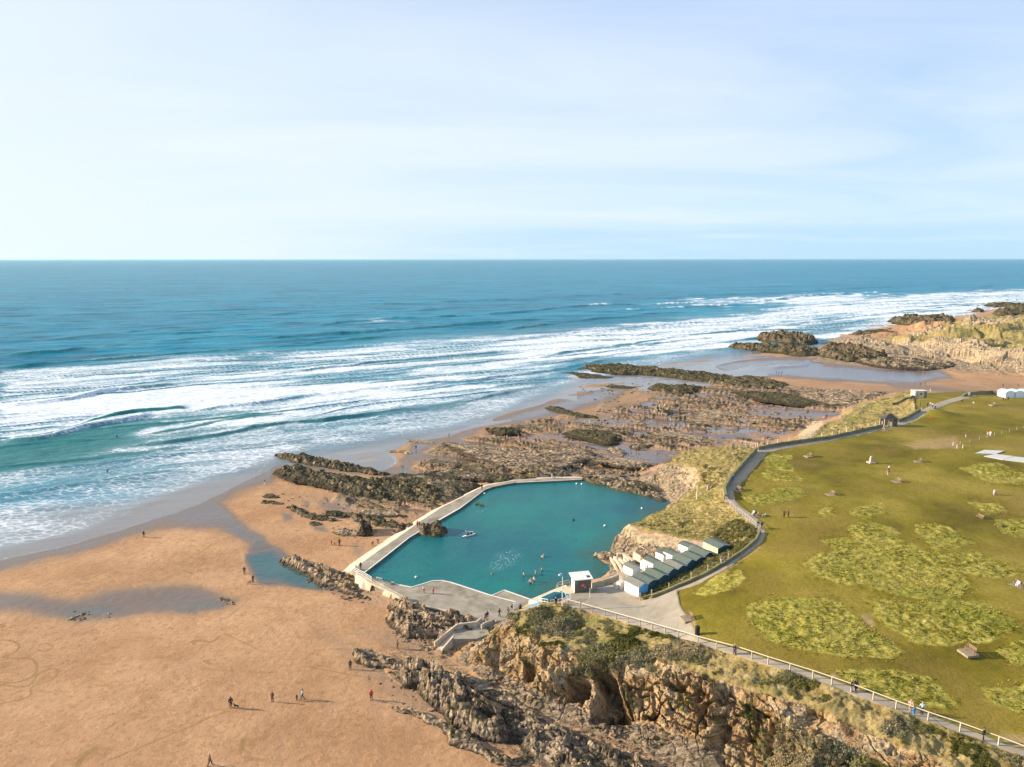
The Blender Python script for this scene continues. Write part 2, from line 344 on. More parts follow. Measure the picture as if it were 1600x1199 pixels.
fm = n.mth('MAXIMUM', fm, n.mr(n.mth('ADD', edge, n.mth('MULTIPLY', n.mth('SUBTRACT', n.noise(0.9, 6, .75), 0.5), 1.6)), 0.6, 1.0))
deep = n.mix(n.mr(n.noise(0.006, 5, 0.6, cv), 0.35, 0.65), (0.0, 0.145, 0.235), (0.0, 0.225, 0.335))
deep = n.mix(n.mr(n.noise(0.03, 7, 0.7, cv, 0.5), 0.46, 0.66, 0, 0.75), deep, (0.0, 0.055, 0.095))
deep = n.mix(n.mr(n.noise(0.16, 6, 0.7, cv, 0.5), 0.5, 0.7, 0, 0.5), deep, (0.03, 0.22, 0.29))
lv = n.map(n.obj, rot=-SHORE, sc=(0.10, 1.0, 1.0))
deep = n.mix(n.mr(n.noise(0.045, 6, 0.65, lv, 0.3), 0.54, 0.66, 0, 0.6), deep, (0.0, 0.07, 0.125))
mid = n.at('green')
deep = n.mix(mid, deep, (0.02, 0.15, 0.155))
wc = n.mix(shal, deep, (0.19, 0.175, 0.165))
film = n.mr(foam, 0.2, 0.8, 0, 0.45)
wc = n.mix(film, wc, (0.30, 0.42, 0.48))
colw = n.mix(fm, wc, n.ramp(n.mth('ADD', n.mth('MULTIPLY', f3, 0.5), n.mth('MULTIPLY', n.noise(0.5, 7, 0.75, cv, 0.8), 0.5)), [(0.38, (0.36, 0.44, 0.50)), (0.47, (0.56, 0.62, 0.67)), (0.57, (0.80, 0.80, 0.79))]))
b = n.bump(n.noise(0.10, 7, 0.62, cv, 0.4), n.mixf(shal, 0.85, 0.10), 2.2)
b = n.bump(n.noise(0.8, 6, 0.65, cv, 0.3), n.mixf(shal, 0.8, 0.12), 0.5, b)
b = n.bump(n.mth('ADD', fm, f3), n.mth('MULTIPLY', fm, 0.6), 0.25, b)
SEA = n.out(colw, n.mixf(fm, n.mixf(shal, 0.28, 0.14), 0.85), b, n.mixf(fm, n.mixf(shal, 0.05, 0.45), 0.1), IOR=1.33)

# tidal swimming pool
n = NB('pool_water')
q = n.noise(0.035, 4, 0.5); sh = n.at('shallow')
c = n.mix(n.mr(q, 0.35, 0.65), (0.0, 0.09, 0.115), (0.0, 0.15, 0.13))
c = n.mix(n.mr(n.noise(0.12, 6, .6, None, .6), .5, .68, 0, .4), c, (0.0, 0.075, 0.085))
c = n.mix(n.mth('MULTIPLY', sh, n.mr(n.noise(.35, 6), .3, .6)), c, (0.035, 0.07, 0.045))
c = n.mix(n.mth('MULTIPLY', n.at('foam'), n.mr(n.noise(1.8, 6, 0.75), 0.52, 0.66)), c, (0.55, 0.66, 0.66))
b = n.bump(n.noise(1.6, 5, 0.6, n.map(n.obj, rot=0.9, sc=(1, 2, 1))), 0.45, 0.22)
b = n.bump(n.noise(5.0, 3, 0.6), 0.6, 0.09, b)
POOLW = n.out(c, 0.16, b, 0.30, IOR=1.33)

# rock of the reefs: sunlit grey-buff ledges, weed and mussels on the flatter tops
def rock_mat(name, weed=0.5, tint=(1, 1, 1), orient=STRIKE):
    n = NB(name); st = n.map(n.obj, rot=-orient, sc=(0.5, 2.0, 1.2))
    a = n.noise(0.8, 9, 0.7, st, 0.5)
    T = lambda c: tuple(min(1, x*y) for x, y in zip(c, tint))
    c = n.ramp(a, [(0.28, T((0.022, 0.016, 0.010))), (0.43, T((0.085, 0.062, 0.040))), (0.53, T((0.30, 0.225, 0.15))), (0.66, T((0.52, 0.41, 0.29)))])
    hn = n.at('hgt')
    g = n.nd('ShaderNodeNewGeometry'); sx = n.nd('ShaderNodeSeparateXYZ'); n.put(sx.inputs[0], g.outputs['Normal'])
    wd = n.mth('MULTIPLY', n.mr(sx.outputs['Z'], 0.75-weed*0.6, 0.95-weed*0.45), n.mr(n.noise(0.22, 7, 0.7), 0.62-weed*0.36, 0.72-weed*0.36))
    wcx = n.ramp(n.noise(2.2, 5, 0.7), [(0.3, (0.018, 0.016, 0.006)), (0.5, (0.05, 0.044, 0.016)), (0.7, (0.13, 0.11, 0.045))])
    c = n.mix(n.mth('MULTIPLY', wd, 0.92), c, wcx)
    c = n.mix(n.mr(n.mth('ADD', hn, n.mth('MULTIPLY', n.mth('SUBTRACT', n.noise(.9, 6), .5), .9)), 0.62, 0.15, 0, 0.85), c, (0.038, 0.028, 0.016))  # low parts of each rock coloured near-black to stand in for crevice shade
    f = n.mth('ADD', n.noise(1.6, 8, 0.72, st), n.mth('MULTIPLY', n.vor(1.1, st, 'DISTANCE_TO_EDGE').outputs['Distance'], 0.8))
    return n.out(c, 0.85, n.bump(n.noise(5, 4, .7), .7, .12, n.bump(f, 0.9, 0.5)), 0.2)
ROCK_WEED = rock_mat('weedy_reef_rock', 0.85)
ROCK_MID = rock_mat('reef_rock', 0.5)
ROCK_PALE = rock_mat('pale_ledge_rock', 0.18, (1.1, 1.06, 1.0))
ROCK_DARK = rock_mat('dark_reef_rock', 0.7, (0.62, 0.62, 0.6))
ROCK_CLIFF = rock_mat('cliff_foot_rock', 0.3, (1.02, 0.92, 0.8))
# concrete
def concrete(name, c0, c1, dark, stain=0.5, sc=0.5):
    n = NB(name); a = n.noise(sc, 8, 0.65); s = n.noise(0.16, 6, 0.6)
    c = n.ramp(a, [(0.35, c0), (0.65, c1)])
    c = n.mix(n.mr(s, 0.52, 0.62, 0, stain), c, dark)
    c = n.mix(n.mr(n.noise(5, 4, .8), .5, .8, 0, .3), c, dark)
    return n.out(c, 0.85, n.bump(a, 0.3, 0.1), 0.2)
CONC = concrete('weathered_concrete', (0.24, 0.205, 0.155), (0.34, 0.295, 0.23), (0.13, 0.115, 0.075), 0.6)
CONC_P = concrete('pale_concrete', (0.44, 0.36, 0.26), (0.56, 0.47, 0.35), (0.30, 0.235, 0.15), 0.4)
CONC_D = concrete('algae_concrete', (0.15, 0.13, 0.09), (0.25, 0.215, 0.155), (0.085, 0.085, 0.05), 0.6)
WHITE = mat('white_paint', (0.78, 0.77, 0.73), 0.55, 0.06)
KERBW = mat('painted_kerb', (0.66, 0.64, 0.56), 0.7, 0.1)
TIMBER = mat('weathered_timber', (0.52, 0.43, 0.31), 0.8, 0.15, 6)
TIMBER_D = mat('dark_timber', (0.16, 0.13, 0.09), 0.85, 0.2, 6)
# ------------------------------------------------------------------ surveyed heights: breaklines (pixel of the photo, height) -> TIN
TV = []; TE = []
def pt(v):
    TV.append(v if isinstance(v, Vector) else P(*v)); return len(TV)-1
def brk(lst, closed=False):
    ids = [pt(v) for v in lst]
    TE.extend((ids[i], ids[i+1]) for i in range(len(ids)-1))
    if closed: TE.append((ids[-1], ids[0]))
SWASH = [(-320, 965), (0, 875), (60, 862), (110, 852), (170, 832), (215, 817), (250, 806), (290, 793), (330, 775), (370, 756), (405, 738), (432, 715),
         (520, 730), (598, 737), (614, 729), (619, 719), (606, 706), (640, 691), (700, 681), (735, 668), (765, 655), (800, 641), (825, 638), (848, 630), (862, 622), (885, 616),
         (925, 610), (980, 603), (1050, 598), (1110, 590), (1160, 589), (1112, 577), (1118, 570), (1150, 563), (1200, 558), (1245, 559)]
brk([(x, y, 0) for x, y in SWASH] + [(1285, 548, 0), (1300, 530, 0), (1400, 512, 0), (1490, 497, 0), (1550, 484, 0), (1620, 474, 0), (1900, 440, 0), (2100, 425, 0)])
for x, y in [(-500, 930), (-320, 800), (0, 760), (200, 760), (380, 700), (500, 690), (600, 680), (700, 650), (800, 600), (880, 595), (980, 560), (1080, 545), (1100, 583), (1050, 585), (980, 592), (1000, 585), (1200, 535), (1300, 505), (1500, 470), (1900, 425)]: pt((x, y, -0.7))
for x, y in [(-700, 700), (0, 500), (800, 450), (1500, 425), (2300, 415)]: pt((x, y, -6))
for v in [(-500, 1100, .8), (0, 960, .6), (200, 950, .45), (340, 945, .5), (400, 895, .3), (480, 915, .2), (250, 885, .75), (100, 900, .7), (420, 800, .45), (500, 830, .8), (560, 860, .9), (480, 770, .5), (640, 790, .9), (700, 755, .9),
          (-500, 1300, 2.2), (0, 1199, 2), (300, 1199, 2), (600, 1199, 1.8), (300, 1050, 1.4), (600, 1000, 1.1), (450, 960, .8), (560, 960, .7), (-600, 1900, 3), (300, 1900, 3), (850, 1199, 1.7), (700, 1100, 1.3), (650, 1030, 1.2), (900, 1400, 2),
          (850, 700, .8), (950, 735, 1), (1000, 670, 1), (1090, 640, 1.1), (1180, 650, 1.5), (1180, 610, 1), (1250, 620, 1.5), (1300, 603, .9), (1400, 597, 1.2), (1500, 590, 1.5), (1150, 601, .4), (1250, 578, .15), (1350, 588, .3), (1450, 584, .6), (700, 705, .4), (760, 690, .6), (900, 650, .6)]: pt(v)
brk([(1270, 560, 1), (1340, 566, .9), (1400, 569, 1.2), (1480, 573, 1.8), (1600, 583, 2.5), (1900, 600, 3), (2300, 620, 3)])      # foot of the far headland
brk([(1300, 541, 3), (1340, 541, 5), (1400, 541, 6), (1480, 542, 9), (1600, 548, 13), (1900, 560, 16)])
brk([(1310, 531, 3), (1335, 528, 7), (1370, 529, 9), (1400, 526, 10), (1440, 525, 12), (1470, 520, 13), (1490, 507, 18), (1520, 503, 19), (1550, 507, 18), (1600, 503, 20), (1900, 490, 24), (2300, 470, 26)])
brk([behind(1335, 528, 7, 8, 0.5), behind(1400, 526, 10, 12, 1), behind(1470, 520, 13, 14, 1), behind(1520, 503, 19, 110, 12), behind(1600, 488, 22, 40, 10), behind(1900, 470, 26, 60, 10)])
# lawn edge / promenade along the bay side
PATHF = [(888, 947, 6.3), (945, 963, 7.2), (1000, 980, 8.5), (1060, 998, 10), (1090, 1008, 11), (1150, 1023, 12), (1200, 1040, 12.5), (1270, 1062, 12.8), (1330, 1083, 13), (1400, 1110, 13), (1450, 1128, 13), (1500, 1145, 13), (1560, 1167, 13), (1620, 1190, 13), (1750, 1240, 13), (1900, 1300, 13), (2200, 1420, 13)]
brk(PATHF)
brk([(800, 964, 4.6), (820, 956, 5.6), (845, 949, 6.4), (870, 948, 6.4), (888, 947, 6.3)])
brk([(800, 1000, 5), (830, 1003, 6), (870, 1018, 7), (920, 1032, 7.5), (1000, 1050, 8.3), (1060, 1062, 9), (1100, 1075, 9.5), (1200, 1112, 10), (1300, 1172, 10), (1400, 1240, 10), (1600, 1360, 10), (1900, 1520, 10), (2200, 1650, 10)])
brk([(765, 985, 3.6), (785, 1010, 4.2), (800, 1000, 5)])
brk([(735, 1040, 1.9), (770, 1050, 2.9), (840, 1077, 3.3), (900, 1094, 3.6), (950, 1127, 3.2), (1000, 1127, 3.6), (1060, 1142, 3.7), (1120, 1170, 3.7), (1200, 1226, 3.7), (1400, 1355, 3.7), (1600, 1480, 3.7), (1900, 1640, 3.7)])
brk([(715, 1050, 1.4), (780, 1080, 1.6), (860, 1118, 1.6), (940, 1150, 1.7), (980, 1163, 1.7), (1050, 1192, 1.8), (1150, 1255, 1.8), (1400, 1400, 2), (1700, 1600, 2), (1900, 1750, 2)])
brk([(535, 925, .6), (575, 940, .7), (600, 948, .8), (650, 968, .9), (690, 990, 1.1), (712, 1030, 1.3)])
brk([(550, 905, 1.5), (600, 932, 2), (640, 947, 2.2), (690, 962, 2.4), (720, 970, 2.6), (745, 985, 2.8)])
for v in [(620, 925, 2.6), (680, 930, 2.6), (740, 950, 2.6), (790, 960, 2.8), (757, 978, 3.1), (740, 985, 3.0), (760, 1010, 3.2), (745, 1015, 2.6)]: pt(v)
# pool basin
POOL = [(580, 905), (620, 875), (650, 850), (700, 813), (735, 785), (757, 766), (800, 756), (860, 752), (910, 753), (960, 763), (1000, 774), (1046, 786), (1040, 795), (1010, 810), (985, 826), (960, 845), (955, 862), (928, 868), (945, 878), (957, 890), (940, 903), (905, 910), (870, 919), (830, 938), (805, 945), (768, 932), (696, 909), (676, 909), (643, 919), (612, 912), (597, 906)]
ids = []
brk([(571, 899, 1.4), (603, 874, 1.4), (690, 815, 1.4), (757, 766, 1.4), (800, 756, 1.6), (860, 752, 1.8), (910, 754, 2.7), (960, 763, 2.9), (1000, 774, 2.9), (1046, 786, 2.9), (1040, 795, 2.9), (1010, 810, 2.9), (985, 826, 2.9), (962, 845, 2.9), (955, 862, 2.9), (928, 868, 2.9), (945, 880, 2.9), (957, 890, 2.9), (940, 903, 2.9), (905, 910, 2.7), (870, 919, 2.6), (830, 938, 2.4), (768, 936, 2.2), (696, 913, 2), (643, 922, 1.6), (612, 914, 1.4)], True)
for v in [(700, 860, .3), (800, 800, .3), (900, 780, .5), (980, 786, 1), (1010, 792, 1.2), (960, 815, 1), (930, 850, .8), (900, 868, .8), (900, 890, 1.2), (930, 890, 1.8), (850, 900, .8), (760, 890, .4), (650, 890, .4)]: pt(v)
brk([(533, 893, .9), (565, 868, 1.0), (600, 846, 1.1), (640, 818, 1.2), (700, 783, 1.3), (738, 763, 1.5), (757, 757, 1.7), (800, 750, 2.0), (860, 746, 2.4), (905, 746, 2.6)])
# cliff and banks round the pool
brk([(960, 747, 2.6), (1000, 751, 2.6), (1030, 757, 3), (1045, 775, 3.4), (1052, 786, 3.4)])
brk([(930, 744, 2.2), (960, 740, 2), (1000, 735, 1.8), (1020, 722, 1.8), (1035, 708, 1.8)])
brk([(1030, 735, 6), (1048, 720, 8.5), (1070, 708, 10), (1100, 703, 11.5), (1145, 699, 12.8), (1180, 700, 13)])
pt(behind(1070, 708, 10, 14, 1.4)); pt(behind(1100, 703, 11.5, 16, 1.4)); pt(behind(1145, 699, 12.8, 18, 1.6)); pt(behind(1048, 720, 8.5, 9, 1.2)); pt(behind(1180, 700, 13, 22, 1.8)); pt(behind(1215, 694, 13, 25, 1.8))
brk([(1045, 745, 6), (1075, 730, 9.0), (1100, 740, 10), (1090, 752, 8.5), (1070, 770, 6.5), (1050, 783, 4.2)])
pt((1130, 720, 12.3)); pt((1120, 735, 11.5)); pt((1110, 760, 9.8)); pt((1090, 780, 8))
PATHW = [(1182, 704, 13), (1160, 727, 13), (1140, 750, 13), (1131, 768, 13), (1133, 783, 13), (1150, 800, 13), (1172, 816, 12.9), (1186, 830, 12.8), (1180, 845, 12.4), (1160, 862, 11.9), (1130, 882, 11.3), (1100, 899, 10.6), (1065, 915, 9.4), (1035, 928, 8.4), (1000, 940, 7.4)]
brk(PATHW)
brk([(1040, 800, 4.5), (1010, 812, 6.5), (985, 818, 8.2), (1020, 829, 8.4), (1060, 838, 8.7), (1100, 846, 9.2), (1120, 848, 9.6)])
brk([(962, 838, 5.6), (972, 833, 6.2), (1000, 846, 6.8), (1040, 856, 7.2), (1080, 862, 7.8)])
brk([(960, 866, 3.2), (985, 879, 3.6), (1010, 884, 4.4), (1040, 876, 5.6), (1075, 868, 7)])
pt((1140, 812, 11)); pt((1090, 815, 8.8)); pt((1130, 850, 10.5)); pt((1150, 840, 11.5)); pt((1080, 790, 8.2))
brk([(940, 905, 3.3), (960, 905, 3.8), (985, 897, 4.6), (1010, 892, 5.4)])
brk([(885, 925, 5.6), (900, 930, 6), (930, 922, 6), (955, 916, 6), (972, 912, 6), (985, 905, 6.3), (1040, 880, 7.2), (1090, 860, 8.2)])
brk([(1003, 934, 7.0), (1025, 918, 7.1), (1050, 902, 7.5), (1085, 885, 8.1), (1112, 868, 8.7), (1140, 858, 9.2)])
for v in [(1060, 925, 9.8), (1063, 955, 10.3), (1085, 985, 11.2), (1000, 950, 7.8), (1040, 960, 9.2), (930, 940, 6.6), (1020, 990, 9.0)]: pt(v)
# inland green
for v in [(1150, 900, 12.4), (1250, 900, 13.6), (1200, 820, 13.2), (1250, 760, 13.6), (1200, 730, 13.2), (1400, 700, 13.5), (1600, 640, 13), (1500, 900, 14.6), (1900, 700, 14), (1900, 1000, 14.6), (2300, 800, 14), (1300, 1000, 13.5), (1500, 1080, 13.6), (1800, 1180, 13.8), (1300, 690, 13.2), (1500, 760, 13.9), (1350, 840, 14)]: pt(v)
brk([(1200, 698, 13), (1250, 691, 13), (1300, 684, 13), (1345, 674, 12.8), (1385, 665, 12.6), (1415, 655, 12.6), (1432, 642, 12.6), (1428, 625, 12.4), (1432, 620, 12.2)])
brk([(1432, 620, 12.2), (1460, 618, 12.2), (1505, 620, 12.4), (1540, 615, 12.6), (1600, 617, 12.6), (1750, 620, 12.8), (2000, 625, 13), (2400, 630, 13)])
pt(behind(1432, 620, 12.2, 16, 2)); pt(behind(1460, 618, 12.2, 16, 2)); pt(behind(1505, 620, 12.4, 16, 2)); pt(behind(1600, 617, 12.6, 18, 2)); pt(behind(1900, 620, 12.6, 18, 2)); pt(behind(2300, 628, 13, 18, 2))
# lower grassy shelves below the promenade
brk([(1222, 692, 9), (1245, 682, 4), (1262, 668, 2.6), (1280, 659, 2.6), (1310, 652, 2.4), (1318, 640, 2.4), (1340, 628, 2.4), (1400, 613, 2.2), (1440, 606, 2.2)])
brk([(1255, 690, 11), (1275, 672, 8), (1288, 661, 8), (1310, 657, 7.6), (1330, 645, 7.2), (1335, 635, 7.2), (1370, 625, 7.6), (1410, 618, 8.5), (1425, 616, 9.5)])
brk([(1290, 680, 8.5), (1325, 668, 8.6), (1360, 660, 9), (1395, 650, 9.5), (1415, 640, 10)])
MND = P(1462, 648, 13)

def tin_eval(X0, Y0, RX, RY):
    vo, ed, fc, ov, oe, of = delaunay_2d_cdt([Vector((v.x, v.y)) for v in TV], TE, [], 0, 1e-4, True)
    zz = []
    for i, v in enumerate(vo):
        if ov[i]: zz.append(max(TV[k].z for k in ov[i]))
        else:
            d = sorted(((v.x-q.x)**2+(v.y-q.y)**2, q.z) for q in TV)[:3]; zz.append(sum(z/(s+1e-3) for s, z in d)/sum(1/(s+1e-3) for s, z in d))
    Z = np.full(X0.shape, np.nan); R, C = X0.shape
    V = np.array([[v.x, v.y] for v in vo]); pxs, pys, dd = proj(V[:, 0], V[:, 1], np.zeros(len(V)))
    for t in fc:
        for k in range(1, len(t)-1):
            i, j, l = t[0], t[k], t[k+1]
            if min(dd[[i, j, l]]) < 5: r0, r1, c0, c1 = 0, R, 0, C
            else:
                c0, c1 = np.searchsorted(RX, [min(pxs[[i, j, l]])-3, max(pxs[[i, j, l]])+3]); r0, r1 = np.searchsorted(RY, [min(pys[[i, j, l]])-2, max(pys[[i, j, l]])+2])
            if r1 <= r0 or c1 <= c0: continue
            x = X0[r0:r1, c0:c1]; y = Y0[r0:r1, c0:c1]; (ax, ay), (bx, by), (cx_, cy_) = V[i], V[j], V[l]
            D = (by-cy_)*(ax-cx_)+(cx_-bx)*(ay-cy_)
            if abs(D) < 1e-9: continue
            l1 = ((by-cy_)*(x-cx_)+(cx_-bx)*(y-cy_))/D; l2 = ((cy_-ay)*(x-cx_)+(ax-cx_)*(y-cy_))/D; l3 = 1-l1-l2
            m = (l1 > -1e-4) & (l2 > -1e-4) & (l3 > -1e-4)
            Z[r0:r1, c0:c1][m] = (l1*zz[i]+l2*zz[j]+l3*zz[l])[m]
    return Z
RX = np.arange(-330, 1960, 1.65)
RY = np.concatenate([np.arange(455, 1000, 0.8), np.arange(1000, 1340, 0.6), np.arange(1340, 1720, 1.6)])
gx, gy = np.meshgrid(RX, RY)
X0, Y0 = Pn(gx, gy, 0.0)
Z = tin_eval(X0, Y0, RX, RY)
Z = np.where(np.isnan(Z), -2.0, Z)
Zt = Z.copy(); Zb = blur(Z, 5, 2); Zs = blur(Z, 2, 1)
U = X0*math.cos(STRIKE)+Y0*math.sin(STRIKE); W = -X0*math.sin(STRIKE)+Y0*math.cos(STRIKE)
# --- ground cover zones, tested where each surface point really lies
px, py, dp = proj(X0, Y0, Z)
wob = 14*FPX/dp*0.10
nx = fbm(X0*0.12, Y0*0.12, 5, 4); ny = fbm(X0*0.12+50, Y0*0.12, 9, 4)
qx = px+nx*wob*1.4; qy = py+ny*wob*0.7
LAND = [(888, 947), (930, 958), (1000, 979), (1060, 997), (1150, 1023), (1270, 1062), (1400, 1110), (1500, 1145), (1620, 1190), (1800, 1262), (2100, 1400), (2400, 1300), (2400, 610), (1600, 610), (1540, 612), (1505, 617), (1460, 614), (1430, 617), (1430, 643), (1415, 655), (1385, 666), (1345, 676), (1300, 685), (1250, 692), (1182, 702), (1160, 727), (1140, 750), (1131, 768), (1133, 783), (1150, 800), (1172, 816), (1186, 830), (1180, 845), (1160, 862), (1130, 882), (1100, 899), (1065, 915), (1035, 928), (1005, 938), (960, 930), (930, 922), (885, 928)]
LAWN = [(1060, 922), (1062, 945), (1073, 965), (1085, 985), (1098, 1001), (1150, 1014), (1270, 1053), (1400, 1099), (1500, 1134), (1620, 1178), (1800, 1250), (2100, 1380), (2400, 1300), (2400, 620), (1600, 616), (1540, 614), (1505, 624), (1482, 630), (1462, 639), (1448, 648), (1434, 656), (1410, 664), (1385, 671), (1340, 681), (1290, 690), (1230, 700), (1200, 706), (1185, 725), (1170, 742), (1158, 755), (1146, 768), (1150, 782), (1165, 797), (1185, 812), (1196, 828), (1192, 846), (1165, 866), (1135, 888), (1100, 908), (1080, 916)]
lawn = zone(px+nx*wob*0.35, py+ny*wob*0.2, LAWN, 1.6)
land = zone(px, py, LAND, 1.6)
lawn = np.maximum(lawn, zone(px, py, [(1431, 645), (1428, 615), (1508, 612), (1503, 619), (1478, 625), (1452, 635), (1440, 641)], 1.5))
land = np.maximum(land, zone(px, py, [(885, 926), (925, 910), (958, 903), (985, 890), (1035, 866), (1085, 850), (1100, 848), (1118, 864), (1010, 936), (960, 932)], 2))
asph = np.clip(land-lawn, 0, 1)
roughs = [[(1290, 862), (1340, 850), (1420, 851), (1475, 868), (1500, 890), (1520, 915), (1500, 935), (1430, 933), (1380, 925), (1330, 912), (1275, 900), (1255, 885)],
          [(1175, 945), (1200, 935), (1260, 932), (1310, 936), (1335, 960), (1370, 985), (1418, 1020), (1400, 1030), (1320, 1028), (1250, 1015), (1200, 1000), (1175, 975)],
          [(1350, 935), (1420, 940), (1480, 938), (1540, 945), (1590, 970), (1595, 985), (1550, 998), (1470, 1006), (1430, 1000), (1400, 975), (1370, 960)],
          [(1430, 822), (1460, 820), (1500, 835), (1520, 850), (1490, 857), (1450, 855), (1430, 840)], [(1320, 822), (1360, 818), (1400, 830), (1412, 848), (1380, 850), (1330, 840)],
          [(1450, 862), (1520, 862), (1570, 880), (1600, 895), (1560, 902), (1500, 890)], [(1300, 1050), (1400, 1048), (1450, 1060), (1495, 1100), (1480, 1108), (1400, 1095), (1320, 1068)],
          [(1090, 925), (1110, 905), (1150, 893), (1162, 905), (1140, 922), (1105, 932)], [(1535, 1070), (1600, 1065), (1700, 1080), (1700, 1140), (1600, 1115), (1550, 1095)], [(1555, 1015), (1600, 1002), (1680, 1020), (1640, 1045), (1580, 1040)],
          [(1500, 730), (1560, 725), (1600, 740), (1680, 760), (1600, 762), (1540, 755)], [(1280, 840), (1310, 836), (1380, 845), (1370, 858), (1300, 858)], [(1280, 795), (1295, 790), (1303, 800), (1290, 808), (1280, 802)],
          [(1160, 705), (1200, 708), (1240, 710), (1235, 722), (1205, 722), (1190, 718)], [(1190, 735), (1215, 738), (1260, 745), (1240, 752), (1200, 748)], [(1205, 765), (1250, 760), (1262, 775), (1225, 785), (1195, 780)], [(1160, 775), (1200, 770), (1215, 785), (1190, 790)],
          [(1510, 788), (1560, 790), (1575, 802), (1540, 806)], [(1555, 818), (1600, 815), (1680, 830), (1620, 842), (1570, 835)], [(1325, 795), (1370, 790), (1385, 805), (1350, 812)], [(1200, 660+60), (1240, 722), (1235, 735), (1200, 730)]]
rough = np.zeros_like(px)
for r in roughs: rough = np.maximum(rough, zone(qx, qy, r, 12))
rough *= lawn
WORN = [[(1180, 703), (1198, 704), (1188, 726), (1168, 745), (1150, 765), (1156, 782), (1176, 802), (1200, 824), (1200, 846), (1172, 868), (1130, 896), (1090, 916), (1085, 910), (1130, 884), (1162, 863), (1184, 842), (1186, 830), (1150, 800), (1132, 780), (1133, 765)], [(1090, 1003), (1060, 960), (1075, 955), (1110, 998), (1140, 1018)], [(1130, 700), (1195, 705), (1190, 725), (1160, 760), (1140, 772), (1150, 745), (1175, 715)], [(1340, 955), (1368, 955), (1380, 975), (1360, 978)], [(1560, 1135), (1620, 1150), (1640, 1190), (1580, 1160)], [(1290, 1050), (1330, 1065), (1330, 1075), (1285, 1060)],
        [(1390, 690), (1500, 680), (1505, 705), (1430, 705)], [(1190, 830), (1200, 835), (1170, 870), (1120, 905), (1110, 900), (1160, 866)], [(940, 930), (975, 930), (1005, 940), (1000, 950), (960, 940)]]
worn = np.zeros_like(px)
for r in WORN: worn = np.maximum(worn, zone(qx, qy, r, 9)*0.6)
BANKS = [[(1040, 722), (1070, 706), (1145, 697), (1182, 702), (1131, 768), (1133, 783), (1186, 830), (1180, 845), (1130, 882), (1035, 928), (1003, 938), (1000, 925), (1040, 900), (1115, 868), (1105, 848), (1060, 840), (1020, 832), (983, 818), (1010, 808), (1045, 790), (1072, 772), (1095, 752), (1090, 735), (1060, 722)],
         [(1255, 692), (1275, 676), (1288, 660), (1312, 656), (1322, 640), (1345, 632), (1400, 616), (1435, 610), (1440, 625), (1435, 645), (1415, 656), (1385, 666), (1345, 676), (1300, 686)],
         [(1375, 529), (1400, 526), (1470, 520), (1500, 512), (1560, 517), (1600, 500), (1900, 480), (2200, 450), (2200, 540), (1900, 545), (1600, 538), (1560, 528), (1500, 527), (1450, 530)],
         [(795, 962), (845, 945), (888, 945), (1000, 975), (1150, 1020), (1270, 1060), (1400, 1108), (1620, 1188), (1900, 1300), (2300, 1500), (2300, 1700), (1900, 1470), (1600, 1270), (1400, 1165), (1300, 1122), (1200, 1082), (1100, 1052), (1000, 1028), (900, 1008), (840, 994), (805, 985)],
         [(1222, 690), (1300, 680), (1300, 686), (1222, 697)]]
bank = np.zeros_like(px)
for r in BANKS: bank = np.maximum(bank, zone(qx, qy, r, 5))
bank = np.clip(bank-lawn-asph, 0, 1)
CLIFFS = [[(760, 980), (800, 978), (870, 996), (900, 1000), (1000, 1018), (1100, 1042), (1200, 1070), (1300, 1108), (1400, 1148), (1600, 1245), (1900, 1430), (2300, 1600), (2300, 1900), (1400, 1400), (1150, 1210), (1115, 1175), (1060, 1145), (1000, 1128), (950, 1130), (900, 1097), (840, 1078), (770, 1052), (735, 1038), (745, 1005)]]
cliff = np.zeros_like(px)
for r in CLIFFS: cliff = np.maximum(cliff, zone(qx, qy, r, 5))
cliff = np.clip(cliff-bank, 0, 1)
SLABS = [[(926, 914), (950, 900), (957, 880), (962, 866), (990, 878), (1035, 868), (1060, 862), (1000, 892), (985, 900), (960, 906)],
         [(742, 978), (765, 975), (800, 958), (818, 962), (805, 990), (785, 1012), (760, 1008), (740, 1000)],
         [(715, 1030), (745, 1005), (770, 1048), (840, 1075), (900, 1093), (960, 1126), (1060, 1143), (1115, 1170), (1400, 1360), (1400, 1420), (1150, 1270), (1050, 1196), (980, 1166), (940, 1152), (860, 1120), (780, 1084)],
         [(945, 838), (985, 815), (1000, 845), (1080, 860), (1075, 872), (1040, 880), (1010, 890), (980, 885), (955, 868), (920, 872), (920, 862)],
         [(1010, 745), (1025, 730), (1050, 715), (1085, 730), (1095, 752), (1072, 775), (1052, 792), (1035, 782), (1000, 772), (950, 762), (905, 755), (905, 745), (960, 742)],
         [(1270, 565), (1280, 530), (1340, 526), (1400, 530), (1470, 533), (1500, 535), (1560, 545), (1620, 560), (1700, 580), (1700, 592), (1600, 584), (1480, 576), (1340, 570)]]
slab = np.zeros_like(px)
for r in SLABS: slab = np.maximum(slab, zone(qx, qy, r, 4))
hd = zone(qx, qy, [(1340, 534), (1400, 522), (1460, 512), (1500, 500), (1600, 484), (1900, 455), (2200, 425), (2200, 600), (1900, 585), (1600, 570), (1500, 560)], 4)*(1-slab)*np.clip(1-bank, 0, 1)
hn_ = fbm(X0*.03, Y0*.03, 310, 4); bank = np.maximum(bank, hd*(hn_ > -.02)); slab = np.maximum(slab, hd*(hn_ <= -.02))
